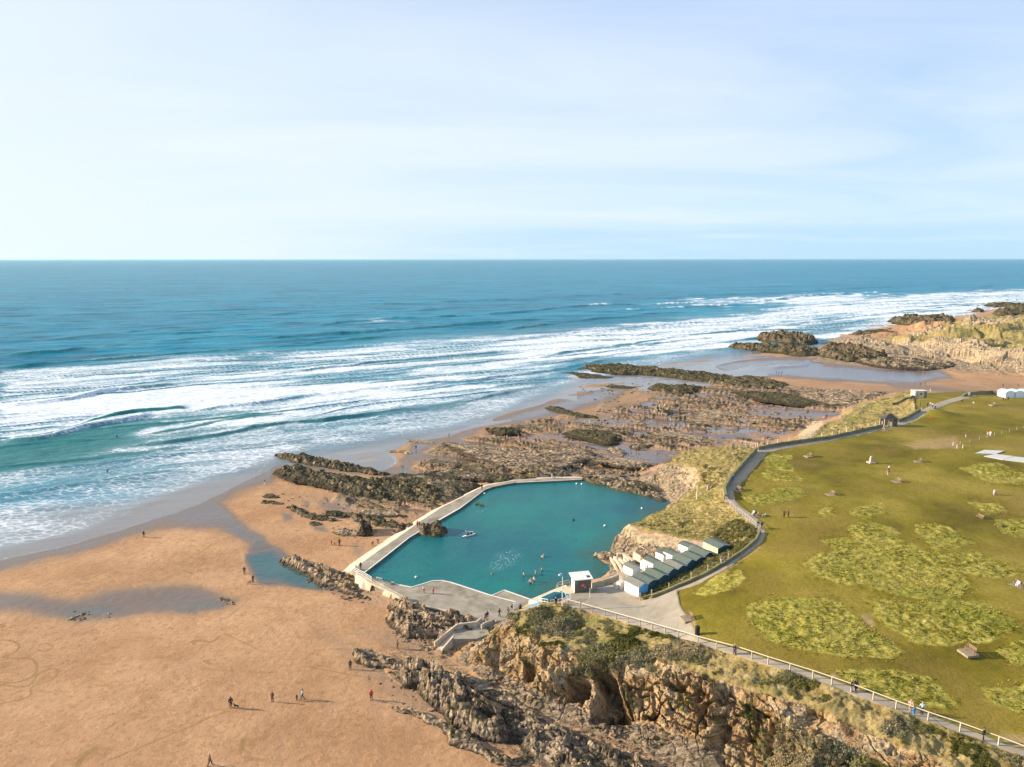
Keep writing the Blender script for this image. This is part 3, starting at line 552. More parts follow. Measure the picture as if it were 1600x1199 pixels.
BARE = [[(1065, 735), (1085, 715), (1130, 715), (1145, 722), (1135, 735), (1110, 748), (1085, 745)], [(1250, 692), (1250, 675), (1268, 660), (1285, 658), (1285, 672), (1275, 690)], [(1310, 650), (1325, 640), (1335, 636), (1330, 648)], [(1472, 520), (1486, 510), (1540, 509), (1562, 514), (1530, 518)], [(985, 818), (1005, 832), (1090, 846), (1100, 856), (1060, 862), (1000, 850), (970, 838)], [(1060, 745), (1100, 740), (1110, 765), (1085, 775)],
        [(1590, 490), (1700, 480), (1700, 500), (1600, 502)], [(1080, 866), (1095, 858), (1110, 846), (1120, 838), (1108, 862), (1090, 872)]]
bare = np.zeros_like(px)
for r in BARE: bare = np.maximum(bare, zone(qx, qy, r, 5))
bare = np.maximum(bare, zone(qx, qy, [(1340, 534), (1400, 522), (1460, 512), (1500, 500), (1600, 484), (1900, 455), (2200, 425), (2200, 600), (1900, 585), (1600, 570), (1500, 560)], 4)*.50)
WETS = [([(-330, 965), (0, 875), (60, 862), (170, 832), (250, 806), (330, 775), (405, 738), (440, 715), (620, 730), (640, 700), (640, 690), (700, 682), (765, 655), (850, 630), (930, 607), (1000, 600), (960, 625), (870, 650), (800, 665), (760, 668), (720, 690), (690, 690), (660, 710), (740, 705), (720, 716), (640, 722), (640, 735), (700, 748), (690, 758), (640, 750), (600, 740), (430, 735), (425, 755), (380, 768), (345, 785), (375, 815), (420, 845), (450, 870), (395, 872), (385, 850), (345, 832), (320, 826), (280, 822), (240, 826), (180, 846), (100, 870), (0, 892), (-330, 985)], 7, 1),
        ([(-330, 900), (0, 922), (60, 928), (120, 936), (170, 922), (240, 917), (320, 920), (372, 940), (345, 956), (275, 958), (230, 956), (190, 968), (120, 968), (50, 958), (-330, 950)], 7, .8),
        ([(385, 865), (445, 862), (460, 880), (500, 900), (535, 918), (530, 932), (455, 918), (400, 912), (385, 890)], 4, 1),
        ([(1112, 577), (1118, 569), (1160, 562), (1245, 557), (1275, 560), (1290, 568), (1370, 574), (1470, 578), (1490, 590), (1440, 600), (1370, 600), (1300, 596), (1230, 590), (1160, 590)], 4, 1),
        ([(1370, 596), (1430, 598), (1500, 606), (1600, 612), (1600, 622), (1400, 610)], 3, .6),
        ([(820, 752), (845, 735), (900, 715), (935, 708), (945, 712), (930, 722), (905, 735), (885, 748)], 3, 1), ([(940, 702), (950, 684), (975, 673), (998, 672), (985, 685), (965, 694), (955, 710)], 3, 1),
        ([(1140, 672), (1185, 668), (1190, 676), (1165, 680), (1145, 678)], 3, 1), ([(1120, 680), (1145, 682), (1150, 690), (1125, 688)], 3, .8), ([(1010, 690), (1060, 684), (1095, 690), (1060, 697), (1020, 698)], 3, .7), ([(1000, 662), (1060, 668), (1050, 676), (1005, 672)], 3, .7),
        ([(1005, 706), (1050, 708), (1045, 716), (1010, 716)], 3, .7), ([(1071, 620), (1085, 622), (1082, 630), (1072, 628)], 2, 1), ([(1110, 606), (1120, 608), (1116, 613), (1106, 612)], 2, 1),
        ([(500, 780), (580, 782), (570, 800), (520, 805), (490, 790)], 5, .6), ([(440, 800), (460, 805), (465, 812), (445, 815)], 3, .8), ([(495, 822), (512, 824), (515, 832), (498, 830)], 3, .8), ([(470, 780), (480, 782), (475, 796), (466, 792)], 3, .7), ([(550, 850), (570, 855), (565, 870), (552, 866)], 5, .5),
        ([(560, 990), (640, 970), (700, 1030), (650, 1030), (600, 1010)], 12, .4), ([(490, 985), (560, 1015), (660, 1070), (780, 1180), (700, 1150), (600, 1090), (545, 1040)], 9, .35), ([(760, 655), (800, 648), (860, 660), (820, 668)], 4, .6), ([(870, 668), (900, 672), (890, 680), (860, 676)], 3, .6), ([(540, 905), (620, 945), (600, 955), (530, 935)], 6, .5), ([(640, 745), (680, 700), (800, 668), (900, 640), (1000, 610), (1300, 600), (1600, 595), (1700, 610), (1440, 615), (1260, 670), (1180, 700), (1060, 720), (1000, 755), (860, 745)], 12, .40), ([(430, 770), (560, 775), (720, 780), (640, 815), (560, 800)], 12, .3)]
wet = np.zeros_like(px)
for r, s_, v in WETS: wet = np.maximum(wet, zone(qx, qy, r, s_*1.9)*v)
FILM = [[(392, 870), (430, 866), (445, 880), (480, 898), (510, 915), (500, 926), (470, 922), (430, 906), (400, 905), (392, 890)], [(90, 962), (120, 948), (190, 955), (170, 968), (110, 968)], [(270, 950), (340, 940), (350, 950), (300, 960)]]
film = np.zeros_like(px)
for i, r in enumerate(FILM): film = np.maximum(film, zone(qx, qy, r, 6)*(1 if i == 0 else .35))
ROCKY = [([(900, 600), (1000, 590), (1160, 590), (1260, 602), (1330, 610), (1400, 612), (1330, 640), (1300, 655), (1260, 668), (1200, 660), (1100, 668), (1010, 650), (980, 640), (1020, 625), (960, 615)], .50), ([(700, 690), (780, 688), (860, 700), (940, 690), (990, 672), (985, 700), (940, 715), (900, 735), (850, 745), (780, 730), (720, 715)], .6),
         ([(640, 720), (740, 725), (850, 742), (760, 752), (700, 745), (650, 735)], .55), ([(850, 755), (850, 742), (940, 720), (1000, 712), (1030, 720), (1010, 742), (950, 745)], .52), ([(930, 690), (1000, 675), (1180, 690), (1200, 700), (1050, 720), (980, 708)], .42), ([(940, 620), (1100, 640), (1160, 655), (1000, 660), (930, 640)], .5),
         ([(545, 1020), (620, 1015), (700, 1030), (800, 1085), (900, 1130), (1000, 1165), (1150, 1250), (1100, 1400), (900, 1300), (850, 1199), (760, 1170), (680, 1100), (600, 1060)], .5), ([(600, 935), (700, 965), (740, 990), (700, 1030), (650, 1010), (600, 970)], .5), ([(490, 800), (640, 790), (660, 815), (600, 840), (560, 830)], .42),
         ([(440, 870), (545, 900), (600, 945), (530, 925), (470, 895)], .55), ([(620, 745), (740, 750), (730, 785), (640, 800), (560, 790)], .45), ([(85, 962), (130, 955), (190, 958), (180, 970), (110, 970)], .35), ([(340, 930), (370, 945), (350, 950), (335, 940)], .35), ([(1270, 560), (1500, 575), (1600, 583), (1600, 594), (1480, 582), (1340, 574)], .5), ([(560, 850), (600, 850), (590, 862), (555, 860)], .35)]
rocky = np.zeros_like(px)
for r, v in ROCKY: rocky = np.maximum(rocky, zone(qx, qy, r, 10)*v)
rocky = np.clip(rocky-land, 0, 1)
st2 = math.radians(-27); U2 = X0*math.cos(st2)+Y0*math.sin(st2); W2_ = -X0*math.sin(st2)+Y0*math.cos(st2)
fore = np.zeros_like(px)
for r_ in ([(640, 735), (690, 690), (740, 683), (800, 662), (860, 652), (930, 655), (1000, 630), (1040, 610), (1160, 600), (1330, 612), (1400, 613), (1330, 642), (1262, 666), (1200, 692), (1060, 715), (1030, 725), (1010, 745), (940, 745), (850, 747), (760, 755)], [(590, 745), (740, 752), (725, 780), (650, 808), (560, 800), (520, 785)]): fore = np.maximum(fore, zone(qx, qy, r_, 6))
fore *= np.clip(1-land-bank, 0, 1)
band = fbm(U2*0.030, W2_*0.26, 301, 5, 0.6)+0.25*fbm(U2*.25, W2_*.8, 302, 3)+0.10*fbm(X0*.012, Y0*.012, 303, 2)
ledge = sstep(0.115, 0.155, band)*fore; rocky = np.maximum(rocky*np.where(fore > .5, .3, 1), ledge*.85)
wet = np.maximum(wet, sstep(-0.11, -0.19, band)*fore)
# --- relief
soft = np.maximum(lawn, (Zt < 1.4)*1.0)
Z = Z*(1-soft)+Zb*soft; Z = np.where((bank > .3), Zs*0.4+Z*0.6, Z)
Z = Z+lawn*(fbm(X0*0.03, Y0*0.03, 60, 3)*0.5)+rough*(np.clip(fbm(X0*0.9, Y0*0.9, 61, 4), -.3, 1)*0.32+0.06)
mx, my = MND.x, MND.y; Z += 2.2*np.exp(-((X0-mx)**2/50+(Y0-my)**2/40))*lawn
Z = Z+bank*(fbm(X0*0.25, Y0*0.25, 62, 5)*1.0+fbm(X0*1.1, Y0*1.1, 63, 3)*0.35)*np.clip(blur(bank, 4), 0, 1)
sandm = np.clip(1-np.maximum.reduce([lawn, land, bank, cliff, slab]), 0, 1)
Z = Z+sandm*(fbm(X0*0.05, Y0*0.05, 70, 3)*0.10+fbm(X0*0.8, Y0*0.8, 71, 3)*0.035)*np.clip(Z*3, 0, 1)
ru = worley(U*0.22+0.3*nx, W*0.75, 80)
rdg = (1-np.abs(fbm(U*0.05, W*0.30, 81, 5)*2))*0.7
rel = rocky*(rdg*0.9+(ru[2]-0.4)*0.7)*np.clip(rocky*2-0.3, 0, 1)*1.1
Z = Z+np.clip(rel, -0.1, 2)*np.clip((Zt-0.1)*3, 0, 1)
w9 = worley(U2*.22, W2_*.6, 305); Z = Z+ledge*(0.30+0.35*w9[2]+np.clip(band-.05, 0, .3)*1.6)*np.clip((Zt-0.1)*3, 0, 1)
# dry-land grass cliffs and rock: gullies and blocks pushed along the slope normal
gR = blur(Z, 6, 2)
dxr = np.gradient(gR, axis=1)/np.gradient(X0, axis=1); 
dYr = np.gradient(Y0, axis=0); dXr = np.gradient(X0, axis=0)
gyv = (np.gradient(gR, axis=0)-dxr*dXr)/dYr
nl = np.sqrt(1+dxr**2+gyv**2); NX, NY, NZ = -dxr/nl, -gyv/nl, 1/nl
steep = sstep(0.25, 0.8, np.hypot(dxr, gyv))
cm = np.maximum(cliff, slab)*(np.clip(steep+0.35, 0, 1))
k = cm > 0.01
xx, yy, zz_ = X0[k], Y0[k], Z[k]
g1 = fbm3(xx*0.16, yy*0.16, zz_*0.05, 90, 4)          # buttresses and gullies
g2 = worley(xx*0.42+zz_*0.10, yy*0.42-zz_*0.12+g1, 91)
g3 = worley(xx*1.2+zz_*0.3, yy*1.2+zz_*0.5, 92)
g4 = fbm3(xx*1.6, yy*1.6, zz_*0.9, 93, 4)
disp = np.zeros_like(Z); amp = (0.35+0.65*cliff[k])
fis = np.abs(fbm3(xx*.33, yy*.33, zz_*.06, 98, 3)); disp[k] = (g1*3.6-np.clip(.07-fis, 0, 1)*16+(g2[2]-0.5)*1.1-np.clip(0.10-(g2[1]-g2[0]), 0, 1)*1.2*cliff[k]+(g3[2]-0.5)*0.45+g4*0.6+(((zz_*0.9+g1*2+xx*.03) % 1)-.5)*0.55)*cm[k]*amp
far = np.clip(300/dp, 0.4, 1)
for r_, q_ in (([(925, 1040), (948, 1035), (962, 1075), (985, 1128), (925, 1130), (935, 1090)], 5.5), ([(885, 1060), (915, 1062), (918, 1090), (890, 1092)], 3.5), ([(820, 1030), (835, 1028), (838, 1062), (822, 1060)], 2.5), ([(765, 1008), (778, 1005), (775, 1040), (762, 1036)], 2.5), ([(965, 1035), (975, 1035), (975, 1060), (962, 1060)], 2), ([(1200, 1125), (1212, 1125), (1210, 1180), (1196, 1180)], 2.5), ([(1125, 1135), (1140, 1135), (1140, 1160), (1125, 1160)], 2), ([(1040, 1062), (1070, 1070), (1065, 1085), (1045, 1078)], 2)):
    disp -= zone(px, py, r_, 5)*q_
disp *= far
X = X0+NX*disp; Y = Y0+NY*disp; Z = Z+NZ*disp
hl = zone(px, py, [(1265, 572), (1275, 525), (1340, 520), (1480, 500), (1600, 485), (2000, 460), (2000, 600), (1600, 590), (1480, 580)], 4)
Z = Z+hl*(fbm(X0*0.035, Y0*0.035, 95, 6)*7-1.5+(1-2*np.abs(fbm(X0*0.05+Y0*0.03, Y0*0.02, 96, 4)))*3+(worley(X0*.09, Y0*.05, 97)[2]-.5)*4)*np.clip((Zt-0.6)/6, 0, 1)*1.0
keep = (Zt > -0.9) & ~((poly_sd(px, py, [(600, 898), (700, 820), (757, 772), (900, 765), (1000, 785), (950, 820), (920, 850), (900, 880), (840, 915), (780, 925), (700, 900)]) > 4) & (Zt < 2))
keep &= (px > -340) & (px < 2000)
marks = np.zeros_like(px)
for line, w_ in [([(-20, 998), (10, 995), (28, 1002), (25, 1013), (5, 1022), (20, 1025), (50, 1026), (57, 1040), (50, 1055), (20, 1065), (-20, 1062)], .5), ([(0, 1068), (30, 1072), (48, 1068), (60, 1050), (80, 1042), (91, 1046), (80, 1060), (50, 1072), (45, 1088), (0, 1100)], .45), ([(60, 1003), (70, 1000), (82, 1005), (72, 1013), (58, 1010)], .35), ([(360, 1112), (330, 1122), (290, 1140), (240, 1162), (175, 1190)], .35), ([(122, 1199), (130, 1188), (150, 1172)], .9), ([(302, 998), (315, 997), (330, 999), (343, 990)], .7), ([(305, 1003), (300, 998), (312, 995)], .5), ([(160, 1035), (175, 1034)], .5), ([(0, 970), (4, 974)], 1),
                 ([(310, 860), (325, 850), (330, 845)], .5), ([(285, 885), (300, 890), (290, 895)], .4), ([(320, 1030), (330, 1036)], .8), ([(375, 1180), (380, 1160)], .8), ([(350, 985), (400, 1010)], .3), ([(600, 1060), (560, 1055), (480, 1040)], .3)]:
    a = np.array(line); m = (px > a[:, 0].min()-20) & (px < a[:, 0].max()+20) & (py > a[:, 1].min()-20) & (py < a[:, 1].max()+20)
    L = [Pn(x_, y_, 1.6) for x_, y_ in smooth_poly(line, 4)]
    marks[m] = np.maximum(marks[m], np.clip(1.1-poly_sd(X0[m], Y0[m], L, False)/w_, 0, 1))
ground = grid_mesh('beach_and_headland_ground', X, Y, Z, keep, GROUND, dict(marks=marks, wet=wet, lawn=lawn, rough=rough, bank=bank, asph=asph, cliff=cliff, slab=slab, rocky=rocky, film=film, bare=bare, worn=worn), True, 'structure')
ZG = Z
_me = ground.data; _c = np.zeros(len(_me.vertices), np.float32); _me.attributes['cliff'].data.foreach_get('value', _c); _s = np.zeros(len(_me.vertices), np.float32); _me.attributes['slab'].data.foreach_get('value', _s); _c = np.maximum(_c, _s)
_vi = np.zeros(len(_me.loops), np.int32); _me.loops.foreach_get('vertex_index', _vi); _me.polygons.foreach_set('use_smooth', (_c[_vi.reshape(-1, 4)[:, 0]] < 0.5))
def ground_z(x, y):
    a, b, _ = proj(np.array([x]), np.array([y]), np.array([0.0]))
    c = int(np.clip(np.searchsorted(RX, a[0]), 1, len(RX)-1)); r = int(np.clip(np.searchsorted(RY, b[0]), 1, len(RY)-1))
    return float(ZG[r, c])
def hit(pxl, pyl):
    """the surveyed ground point that the photo shows at this pixel"""
    a = (pxl-800)/FPX; b = (599.5-pyl)/FPX; d = Vector((a, CP+b*SP, -SP+b*CP)); t = 55/abs(d.z) if d.z < 0 else 400
    p = Vector((0, 0, CAMH)); t0 = (CAMH-22)/-d.z; t1 = (CAMH+1)/-d.z; s = (t1-t0)/400; t = t0
    while t < t1:
        q = p+d*t
        if q.z <= ground_z(q.x, q.y): break
        t += s
    return Vector((q.x, q.y, ground_z(q.x, q.y)))
# ------------------------------------------------------------------ sea: one sheet to the horizon, swell and surf as real waves
sx_ = np.arange(-420, 2060, 2.0)
sy_ = np.concatenate([np.arange(405.5, 412, 0.4), np.arange(412, 620, 0.55), np.arange(620, 985, 0.8)])
gx, gy = np.meshgrid(sx_, sy_); SX, SY = Pn(gx, gy, 0.0)
cs, sn = math.cos(SHORE), math.sin(SHORE)
u = SX*cs+SY*sn; v = -SX*sn+SY*cs                     # u along the crests, v out to sea
near = np.clip(1-(SY-200)/2500, 0, 1)
wv = v+fbm(u*0.004, v*0.004, 11, 3)*50
swell = np.zeros_like(SX)
for L, A, s in ((95, .55, 1), (61, .38, 2), (33, .22, 3), (17, .10, 4)):
    ph = 2*math.pi*(wv+fbm(u*0.006+s*9, v*0.01, 20+s, 3)*L*0.8)/L
    swell += A*(np.exp(np.sin(ph))-1.27)*(0.25+0.9*vnoise(u*0.008+s, v*0.02, 30+s))
swell += fbm(u*0.05, v*0.12, 40, 4)*0.5+fbm(u*0.02, v*0.07, 41, 4)*1.0
foam = np.zeros_like(SX); lift = np.zeros_like(SX); green = np.zeros_like(SX); cut = np.zeros_like(SX)
# surf zone envelope
SURF = [(-420, 590), (0, 577), (60, 575), (150, 566), (230, 558), (330, 553), (400, 543), (470, 548), (550, 538), (640, 528), (740, 521), (860, 512), (950, 506), (1020, 500), (1100, 491), (1200, 482), (1300, 473), (1400, 467), (1600, 456), (2060, 440),
        (2060, 470), (1600, 482), (1500, 500), (1400, 515), (1300, 540), (1180, 535), (1130, 548), (1000, 560), (900, 572), (870, 590), (830, 620), (780, 640), (700, 660), (600, 680), (540, 690), (500, 700), (440, 712), (400, 728), (300, 742), (215, 768), (150, 760), (0, 790), (-420, 850)]
e = zone(gx, gy, SURF, 14)
foam = e*(0.60+0.22*fbm(u*0.02, v*0.05, 50, 4))
for poly, val, s in [([(0, 582), (150, 575), (400, 560), (600, 545), (600, 590), (400, 610), (200, 640), (0, 680)], .80, 14), ([(0, 640), (140, 625), (300, 600), (420, 590), (520, 590), (380, 630), (180, 665), (0, 685)], .85, 10), ([(400, 558), (650, 543), (900, 520), (1100, 505), (1300, 488), (1300, 497), (1000, 528), (800, 560), (640, 580), (500, 592), (400, 600)], .80, 8),
                     ([(900, 520), (1300, 485), (1600, 462), (1700, 458), (1600, 478), (1300, 515), (1100, 545), (900, 560), (760, 580)], .92, 8), ([(520, 600), (760, 575), (900, 548), (820, 600), (700, 625), (560, 648), (420, 668), (330, 680), (450, 630)], .78, 8), ([(210, 700), (420, 672), (640, 645), (500, 695), (400, 722), (300, 735), (220, 740), (150, 735)], .60, 12),
                     ([(-420, 700), (0, 700), (60, 735), (200, 720), (180, 755), (0, 785), (-420, 830)], .50, 16), ([(450, 672), (640, 645), (800, 618), (860, 600), (860, 622), (800, 640), (700, 660), (560, 685), (470, 690)], .42, 8), ([(-420, 690), (0, 700), (140, 670), (230, 660), (210, 690), (120, 715), (0, 730)], .22, 12), ([(560, 500), (640, 496), (640, 500), (560, 508)], .6, 4), ([(1050, 470), (1350, 458), (1350, 468), (1100, 480)], .8, 5), ([(1250, 470), (1400, 461), (1600, 452), (1800, 446), (1800, 470), (1600, 484), (1500, 500), (1400, 516), (1300, 530), (1200, 522), (1150, 505)], .85, 6), ([(1130, 535), (1250, 508), (1350, 500), (1400, 512), (1280, 525), (1160, 548)], .6, 6)]:
    z = zone(gx+fbm(u*.03, v*.06, 55, 3)*30, gy+fbm(u*.03, v*.06, 56, 3)*8, poly, s); foam = foam*(1-z)+z*val
foam = foam*(0.84+0.45*vnoise(u*0.010, v*0.055, 402))
ph2 = (v+fbm(u*.007, v*.012, 410, 4)*26)/13.0; fr = ph2-np.floor(ph2); seg = vnoise(u*.012+np.floor(ph2)*7.7, np.floor(ph2)*3.3, 411)
line_ = np.exp(-((fr-.12)/.07)**2)*sstep(.38, .62, seg)*e
foam = foam*(1-line_*.75)*(1.10-.48*fr*sstep(.25, .6, seg)); lift = np.maximum(lift, .55*np.exp(-((fr-.2)/.12)**2)*sstep(.38, .62, seg)*e)
# individual crests: (line in the photo, height m, foam 0..1, green face 0..1, width m)
CR = [([(560, 478), (700, 472), (850, 466), (1000, 458)], 1.6, 0, .5, 9), ([(60, 532), (180, 524), (300, 520), (420, 514)], 1.4, 0, .5, 7), ([(600, 488), (700, 482), (800, 477)], 1.4, 0, .6, 8), ([(960, 486), (1080, 480), (1180, 476)], 1.2, .7, .3, 7), ([(1100, 452), (1250, 447), (1400, 443), (1560, 440)], 1.8, 0, .5, 12), ([(250, 500), (380, 495), (480, 488)], 1.4, 0, .5, 8), ([(0, 512), (100, 508), (220, 502)], 1.3, 0, .5, 8), ([(1150, 488), (1300, 478), (1450, 468), (1600, 459)], 1.2, .9, 0, 7), ([(1200, 505), (1350, 494), (1480, 484)], .9, .8, 0, 5), ([(480, 512), (545, 503), (600, 499), (650, 497), (720, 494), (800, 489), (850, 484), (900, 479), (950, 476)], 1.9, .35, .6, 7), ([(390, 531), (470, 526), (560, 520), (640, 514), (720, 508), (800, 503), (860, 498)], 1.7, .0, .7, 7), ([(420, 543), (480, 538), (530, 532), (600, 527), (625, 526)], 1.5, .3, .7, 6),
      ([(780, 516), (850, 508), (900, 502), (960, 497), (1020, 493)], 1.6, .45, .6, 7), ([(860, 480), (960, 476), (1000, 477), (1060, 475), (1130, 473), (1200, 470), (1260, 462), (1330, 459), (1420, 456)], 2.0, .8, .4, 9), ([(1020, 465), (1080, 463), (1130, 461), (1240, 457), (1300, 453), (1400, 449), (1500, 450), (1600, 446), (1750, 441)], 2.0, .15, .6, 10),
      ([(60, 582), (100, 580), (150, 575), (210, 569), (300, 565), (400, 560), (470, 553), (550, 548), (650, 541), (740, 535), (850, 525), (950, 515), (1060, 505), (1200, 495), (1300, 487), (1400, 481), (1500, 470), (1600, 463)], 1.1, 1, .0, 3.5), ([(0, 574), (60, 572), (150, 564), (230, 557), (300, 551), (400, 545)], 1.5, .5, .6, 5),
      ([(0, 635), (60, 630), (120, 622), (170, 612), (230, 606), (285, 600)], 1.5, .85, .8, 4), ([(0, 690), (50, 688), (100, 678), (140, 667), (200, 657), (245, 650)], 1.8, .9, 1, 4), ([(120, 668), (180, 650), (240, 641), (300, 636)], .9, .0, 1, 3), ([(270, 650), (330, 638), (400, 630), (470, 620), (540, 612), (600, 605), (700, 598), (760, 593), (850, 580), (900, 572), (960, 560)], 1.1, .8, .2, 3.2),
      ([(180, 700), (260, 692), (340, 680), (400, 668), (470, 660), (560, 650), (650, 640), (720, 630), (800, 612), (870, 600)], .9, .5, .8, 2.6), ([(400, 588), (440, 583), (500, 577), (560, 570), (580, 566), (640, 562), (720, 555), (800, 549)], 1.0, .7, .5, 3.4), ([(800, 572), (860, 568), (950, 555), (1050, 545), (1150, 533), (1250, 520)], .8, .8, .1, 3), ([(830, 560), (880, 552), (960, 541), (1060, 527), (1100, 522), (1180, 517), (1260, 514)], 1.2, .6, .5, 4.5),
      ([(0, 805), (50, 793), (100, 785), (160, 778), (210, 770), (330, 745), (400, 735)], .16, .35, .0, 1.4), ([(0, 770), (80, 760), (160, 752), (250, 745)], .3, .5, .3, 2.0), ([(1100, 520), (1180, 513), (1280, 502), (1400, 488), (1500, 478), (1600, 470)], 1.1, .8, .1, 5), ([(190, 520), (280, 512), (360, 508)], 1.2, 0, .7, 7), ([(170, 540), (260, 534), (340, 528), (400, 526)], 1.3, 0, .7, 7), ([(0, 556), (80, 552), (140, 545), (230, 538), (310, 535)], 1.2, .1, .7, 6),
      ([(40, 728), (140, 715), (230, 706), (290, 697)], .35, .0, .5, 2.5), ([(220, 680), (300, 666), (380, 652), (460, 645)], .5, .1, .6, 2.5), ([(940, 545), (1040, 535), (1120, 527)], .6, .7, .1, 4), ([(1080, 560), (1150, 549), (1200, 545)], .2, .6, 0, 2), ([(1280, 492), (1400, 483), (1480, 477)], .8, .9, 0, 5), ([(560, 560), (660, 552), (760, 545)], .8, .9, 0, 3)]
for line, A, fo, gr, wd in CR:
    L = smooth_poly([Pn(a, b, 0.0) for a, b in line], 4); La = np.array(L)
    m = (SX > La[:, 0].min()-60) & (SX < La[:, 0].max()+60) & (SY > La[:, 1].min()-70) & (SY < La[:, 1].max()+70)
    x = SX[m]; y = SY[m]; uu = u[m]; d = poly_sd(x, y, L, False)
    lv = -La[:, 0]*sn+La[:, 1]*cs; lu = La[:, 0]*cs+La[:, 1]*sn; o = np.argsort(lu)
    side = v[m]-np.interp(uu, lu[o], lv[o])            # >0 seaward of the crest
    side = side+fbm(uu*0.05, v[m]*0.05, int(A*100), 5, .6)*wd*1.1
    ad_ = np.where(d > 4*wd, d, np.abs(side))
    t = (uu-lu.min())/(lu.max()-lu.min()); end = sstep(0, .10, t)*sstep(1, .88, t)*(0.45+0.8*vnoise(uu*0.03, uu*0+A*9, 3))*(0.8+0.4*vnoise(uu*0.15, v[m]*.15, 4))
    prof = np.where(side < 0, np.exp(-(side/(wd*0.62))**2), np.exp(-(side/(wd*2.2))**2))*(d < 12*wd)
    h = A*end*prof; lift[m] = np.maximum(lift[m], h)
    face = np.exp(-((side+wd*0.5)/(wd*0.7))**2)*end*(d < 6*wd)
    br_ = vnoise(uu*0.02, uu*0, int(A*70)+1); bf = fo*sstep(0.35-fo*0.6, 0.75-fo*0.6, br_)
    lip = np.exp(-((side-wd*0.15)/(wd*0.45))**2)*end*(d < 6*wd)
    trail = np.where(side > 0, np.exp(-side/(wd*6)), 0)*end*(d < 30*wd)
    f = foam[m]; f = f*(1-face*np.clip(0.95-0.75*bf, 0, 1)); f = np.maximum(f, lip*bf*1.2); f = np.maximum(f, face*bf*bf*0.95); f = np.maximum(f, trail*bf*0.62)
    foam[m] = f; green[m] = np.maximum(green[m], face*gr)
sw_line = smooth_poly([Pn(a, b, 0.0) for a, b in SWASH], 3)
m = (SX < 380) & (SX > -260) & (SY < 560)
dsw = np.full(SX.shape, 999.0); dsw[m] = poly_sd(SX[m], SY[m], sw_line, False)
shal = np.exp(-(dsw/30)**1.5)
shz = zone(gx, gy, [(-420, 860), (0, 800), (120, 790), (200, 780), (300, 745), (410, 730), (500, 700), (640, 680), (760, 645), (860, 610), (900, 590), (1010, 570), (1150, 550), (1300, 545), (1240, 600), (900, 640), (600, 745), (300, 820), (0, 960), (-420, 1000)], 18)
shal = np.clip(np.maximum(shal*0.8, shz), 0, 1)
green = np.clip(green+zone(gx, gy, [(-420, 690), (0, 690), (200, 655), (300, 650), (480, 640), (420, 665), (300, 685), (160, 720), (0, 745), (-420, 790)], 20)*0.75+e*0.35, 0, 1)
edge = np.clip(1-dsw/0.6, 0, 1)*0.9*sstep(0.35, 0.55, vnoise(u*0.04, v*0, 77)+0.12)
for line in ([(205, 787), (203, 797), (190, 806)], [(604, 733), (618, 722), (610, 708), (585, 704)], [(545, 694), (560, 686), (620, 683), (700, 677), (745, 664)], [(800, 640), (812, 630), (802, 620), (795, 615)], [(1112, 576), (1116, 570), (1100, 563)], [(960, 560), (1080, 549), (1140, 541)], ):
    d = poly_sd(SX[m], SY[m], smooth_poly([Pn(a, b, 0.0) for a, b in line], 4), False)
    edge[m] = np.maximum(edge[m], np.clip(1-d/0.8, 0, 1)*0.7)
    foam[m] = np.maximum(foam[m], np.clip(1-d/3.0, 0, 1)*0.45)
foam = np.maximum(foam, zone(gx, gy, [(-420, 740), (0, 735), (150, 715), (300, 690), (440, 670), (640, 650), (800, 618), (850, 612), (800, 636), (700, 672), (560, 690), (480, 704), (420, 724), (330, 752), (230, 790), (130, 832), (0, 862), (-420, 930)], 10)*(0.44+0.28*vnoise(u*0.03, v*0.06, 91)))
foam = np.maximum(foam, zone(gx, gy, [(440, 690), (560, 655), (700, 632), (800, 608), (870, 588), (960, 562), (1100, 545), (1140, 552), (1000, 578), (900, 600), (850, 618), (780, 648), (700, 674), (600, 690), (500, 704)], 12)*(0.52+0.2*vnoise(u*0.03, v*0.06, 92)))
foam = np.maximum(foam, shz*0.30*np.clip(1.2-shal*0.4, 0, 1))
calm = np.clip(dsw/35, 0, 1)
SZ = 0.03+(swell*(1-e*0.75)*np.clip(0.35+0.65*near, 0, 1)*0.9+lift*1.0)*calm+e*fbm(u*0.15, v*0.3, 66, 4)*0.35*calm
SZ -= np.clip((SY-4000)/70000, 0, 1)*0
keep = np.ones_like(SX, bool); keep &= gy < np.interp(gx, [a for a, b in SWASH[:14]]+[640, 2100], [b+10 for a, b in SWASH[:14]]+[745, 745]); keep &= ~((gy > 560) & (gx > 1260)) & ~((gy > 740) & (gx > 620)) & ~((gy > 612) & (gx > 900))
sea = grid_mesh('sea', SX, SY, SZ, keep, SEA, dict(foam=foam, shallow=shal, edge=edge, green=green), True, 'structure')
# far water beyond the surveyed sheet, left and right of it
# ------------------------------------------------------------------ pool water
PW = [Pn(a, b, 2.9) for a, b in POOL]
xs = np.arange(-36, 52, 0.35); ys = np.arange(118, 212, 0.35); gx2, gy2 = np.meshgrid(xs, ys)
big = [Pn(a, b, 2.9) for a, b in [(566, 902), (600, 870), (640, 838), (700, 802), (735, 781), (757, 763), (800, 753), (860, 749), (910, 748), (1060, 775), (1060, 800), (1000, 835), (975, 860), (960, 880), (965, 900), (900, 922), (870, 922), (832, 942), (800, 950), (760, 940), (700, 920), (640, 926)]]
sd = poly_sd(gx2, gy2, big)
pfx, pfy, _ = proj(gx2, gy2, np.full_like(gx2, 2.9))
pf = zone(pfx, pfy, [(765, 880), (775, 868), (800, 858), (815, 865), (805, 880), (785, 890), (765, 892)], 5)*.5+zone(pfx, pfy, [(722, 842), (735, 836), (740, 840), (728, 850)], 4)*.4+zone(pfx, pfy, [(742, 800), (758, 796), (752, 804)], 3)*.4
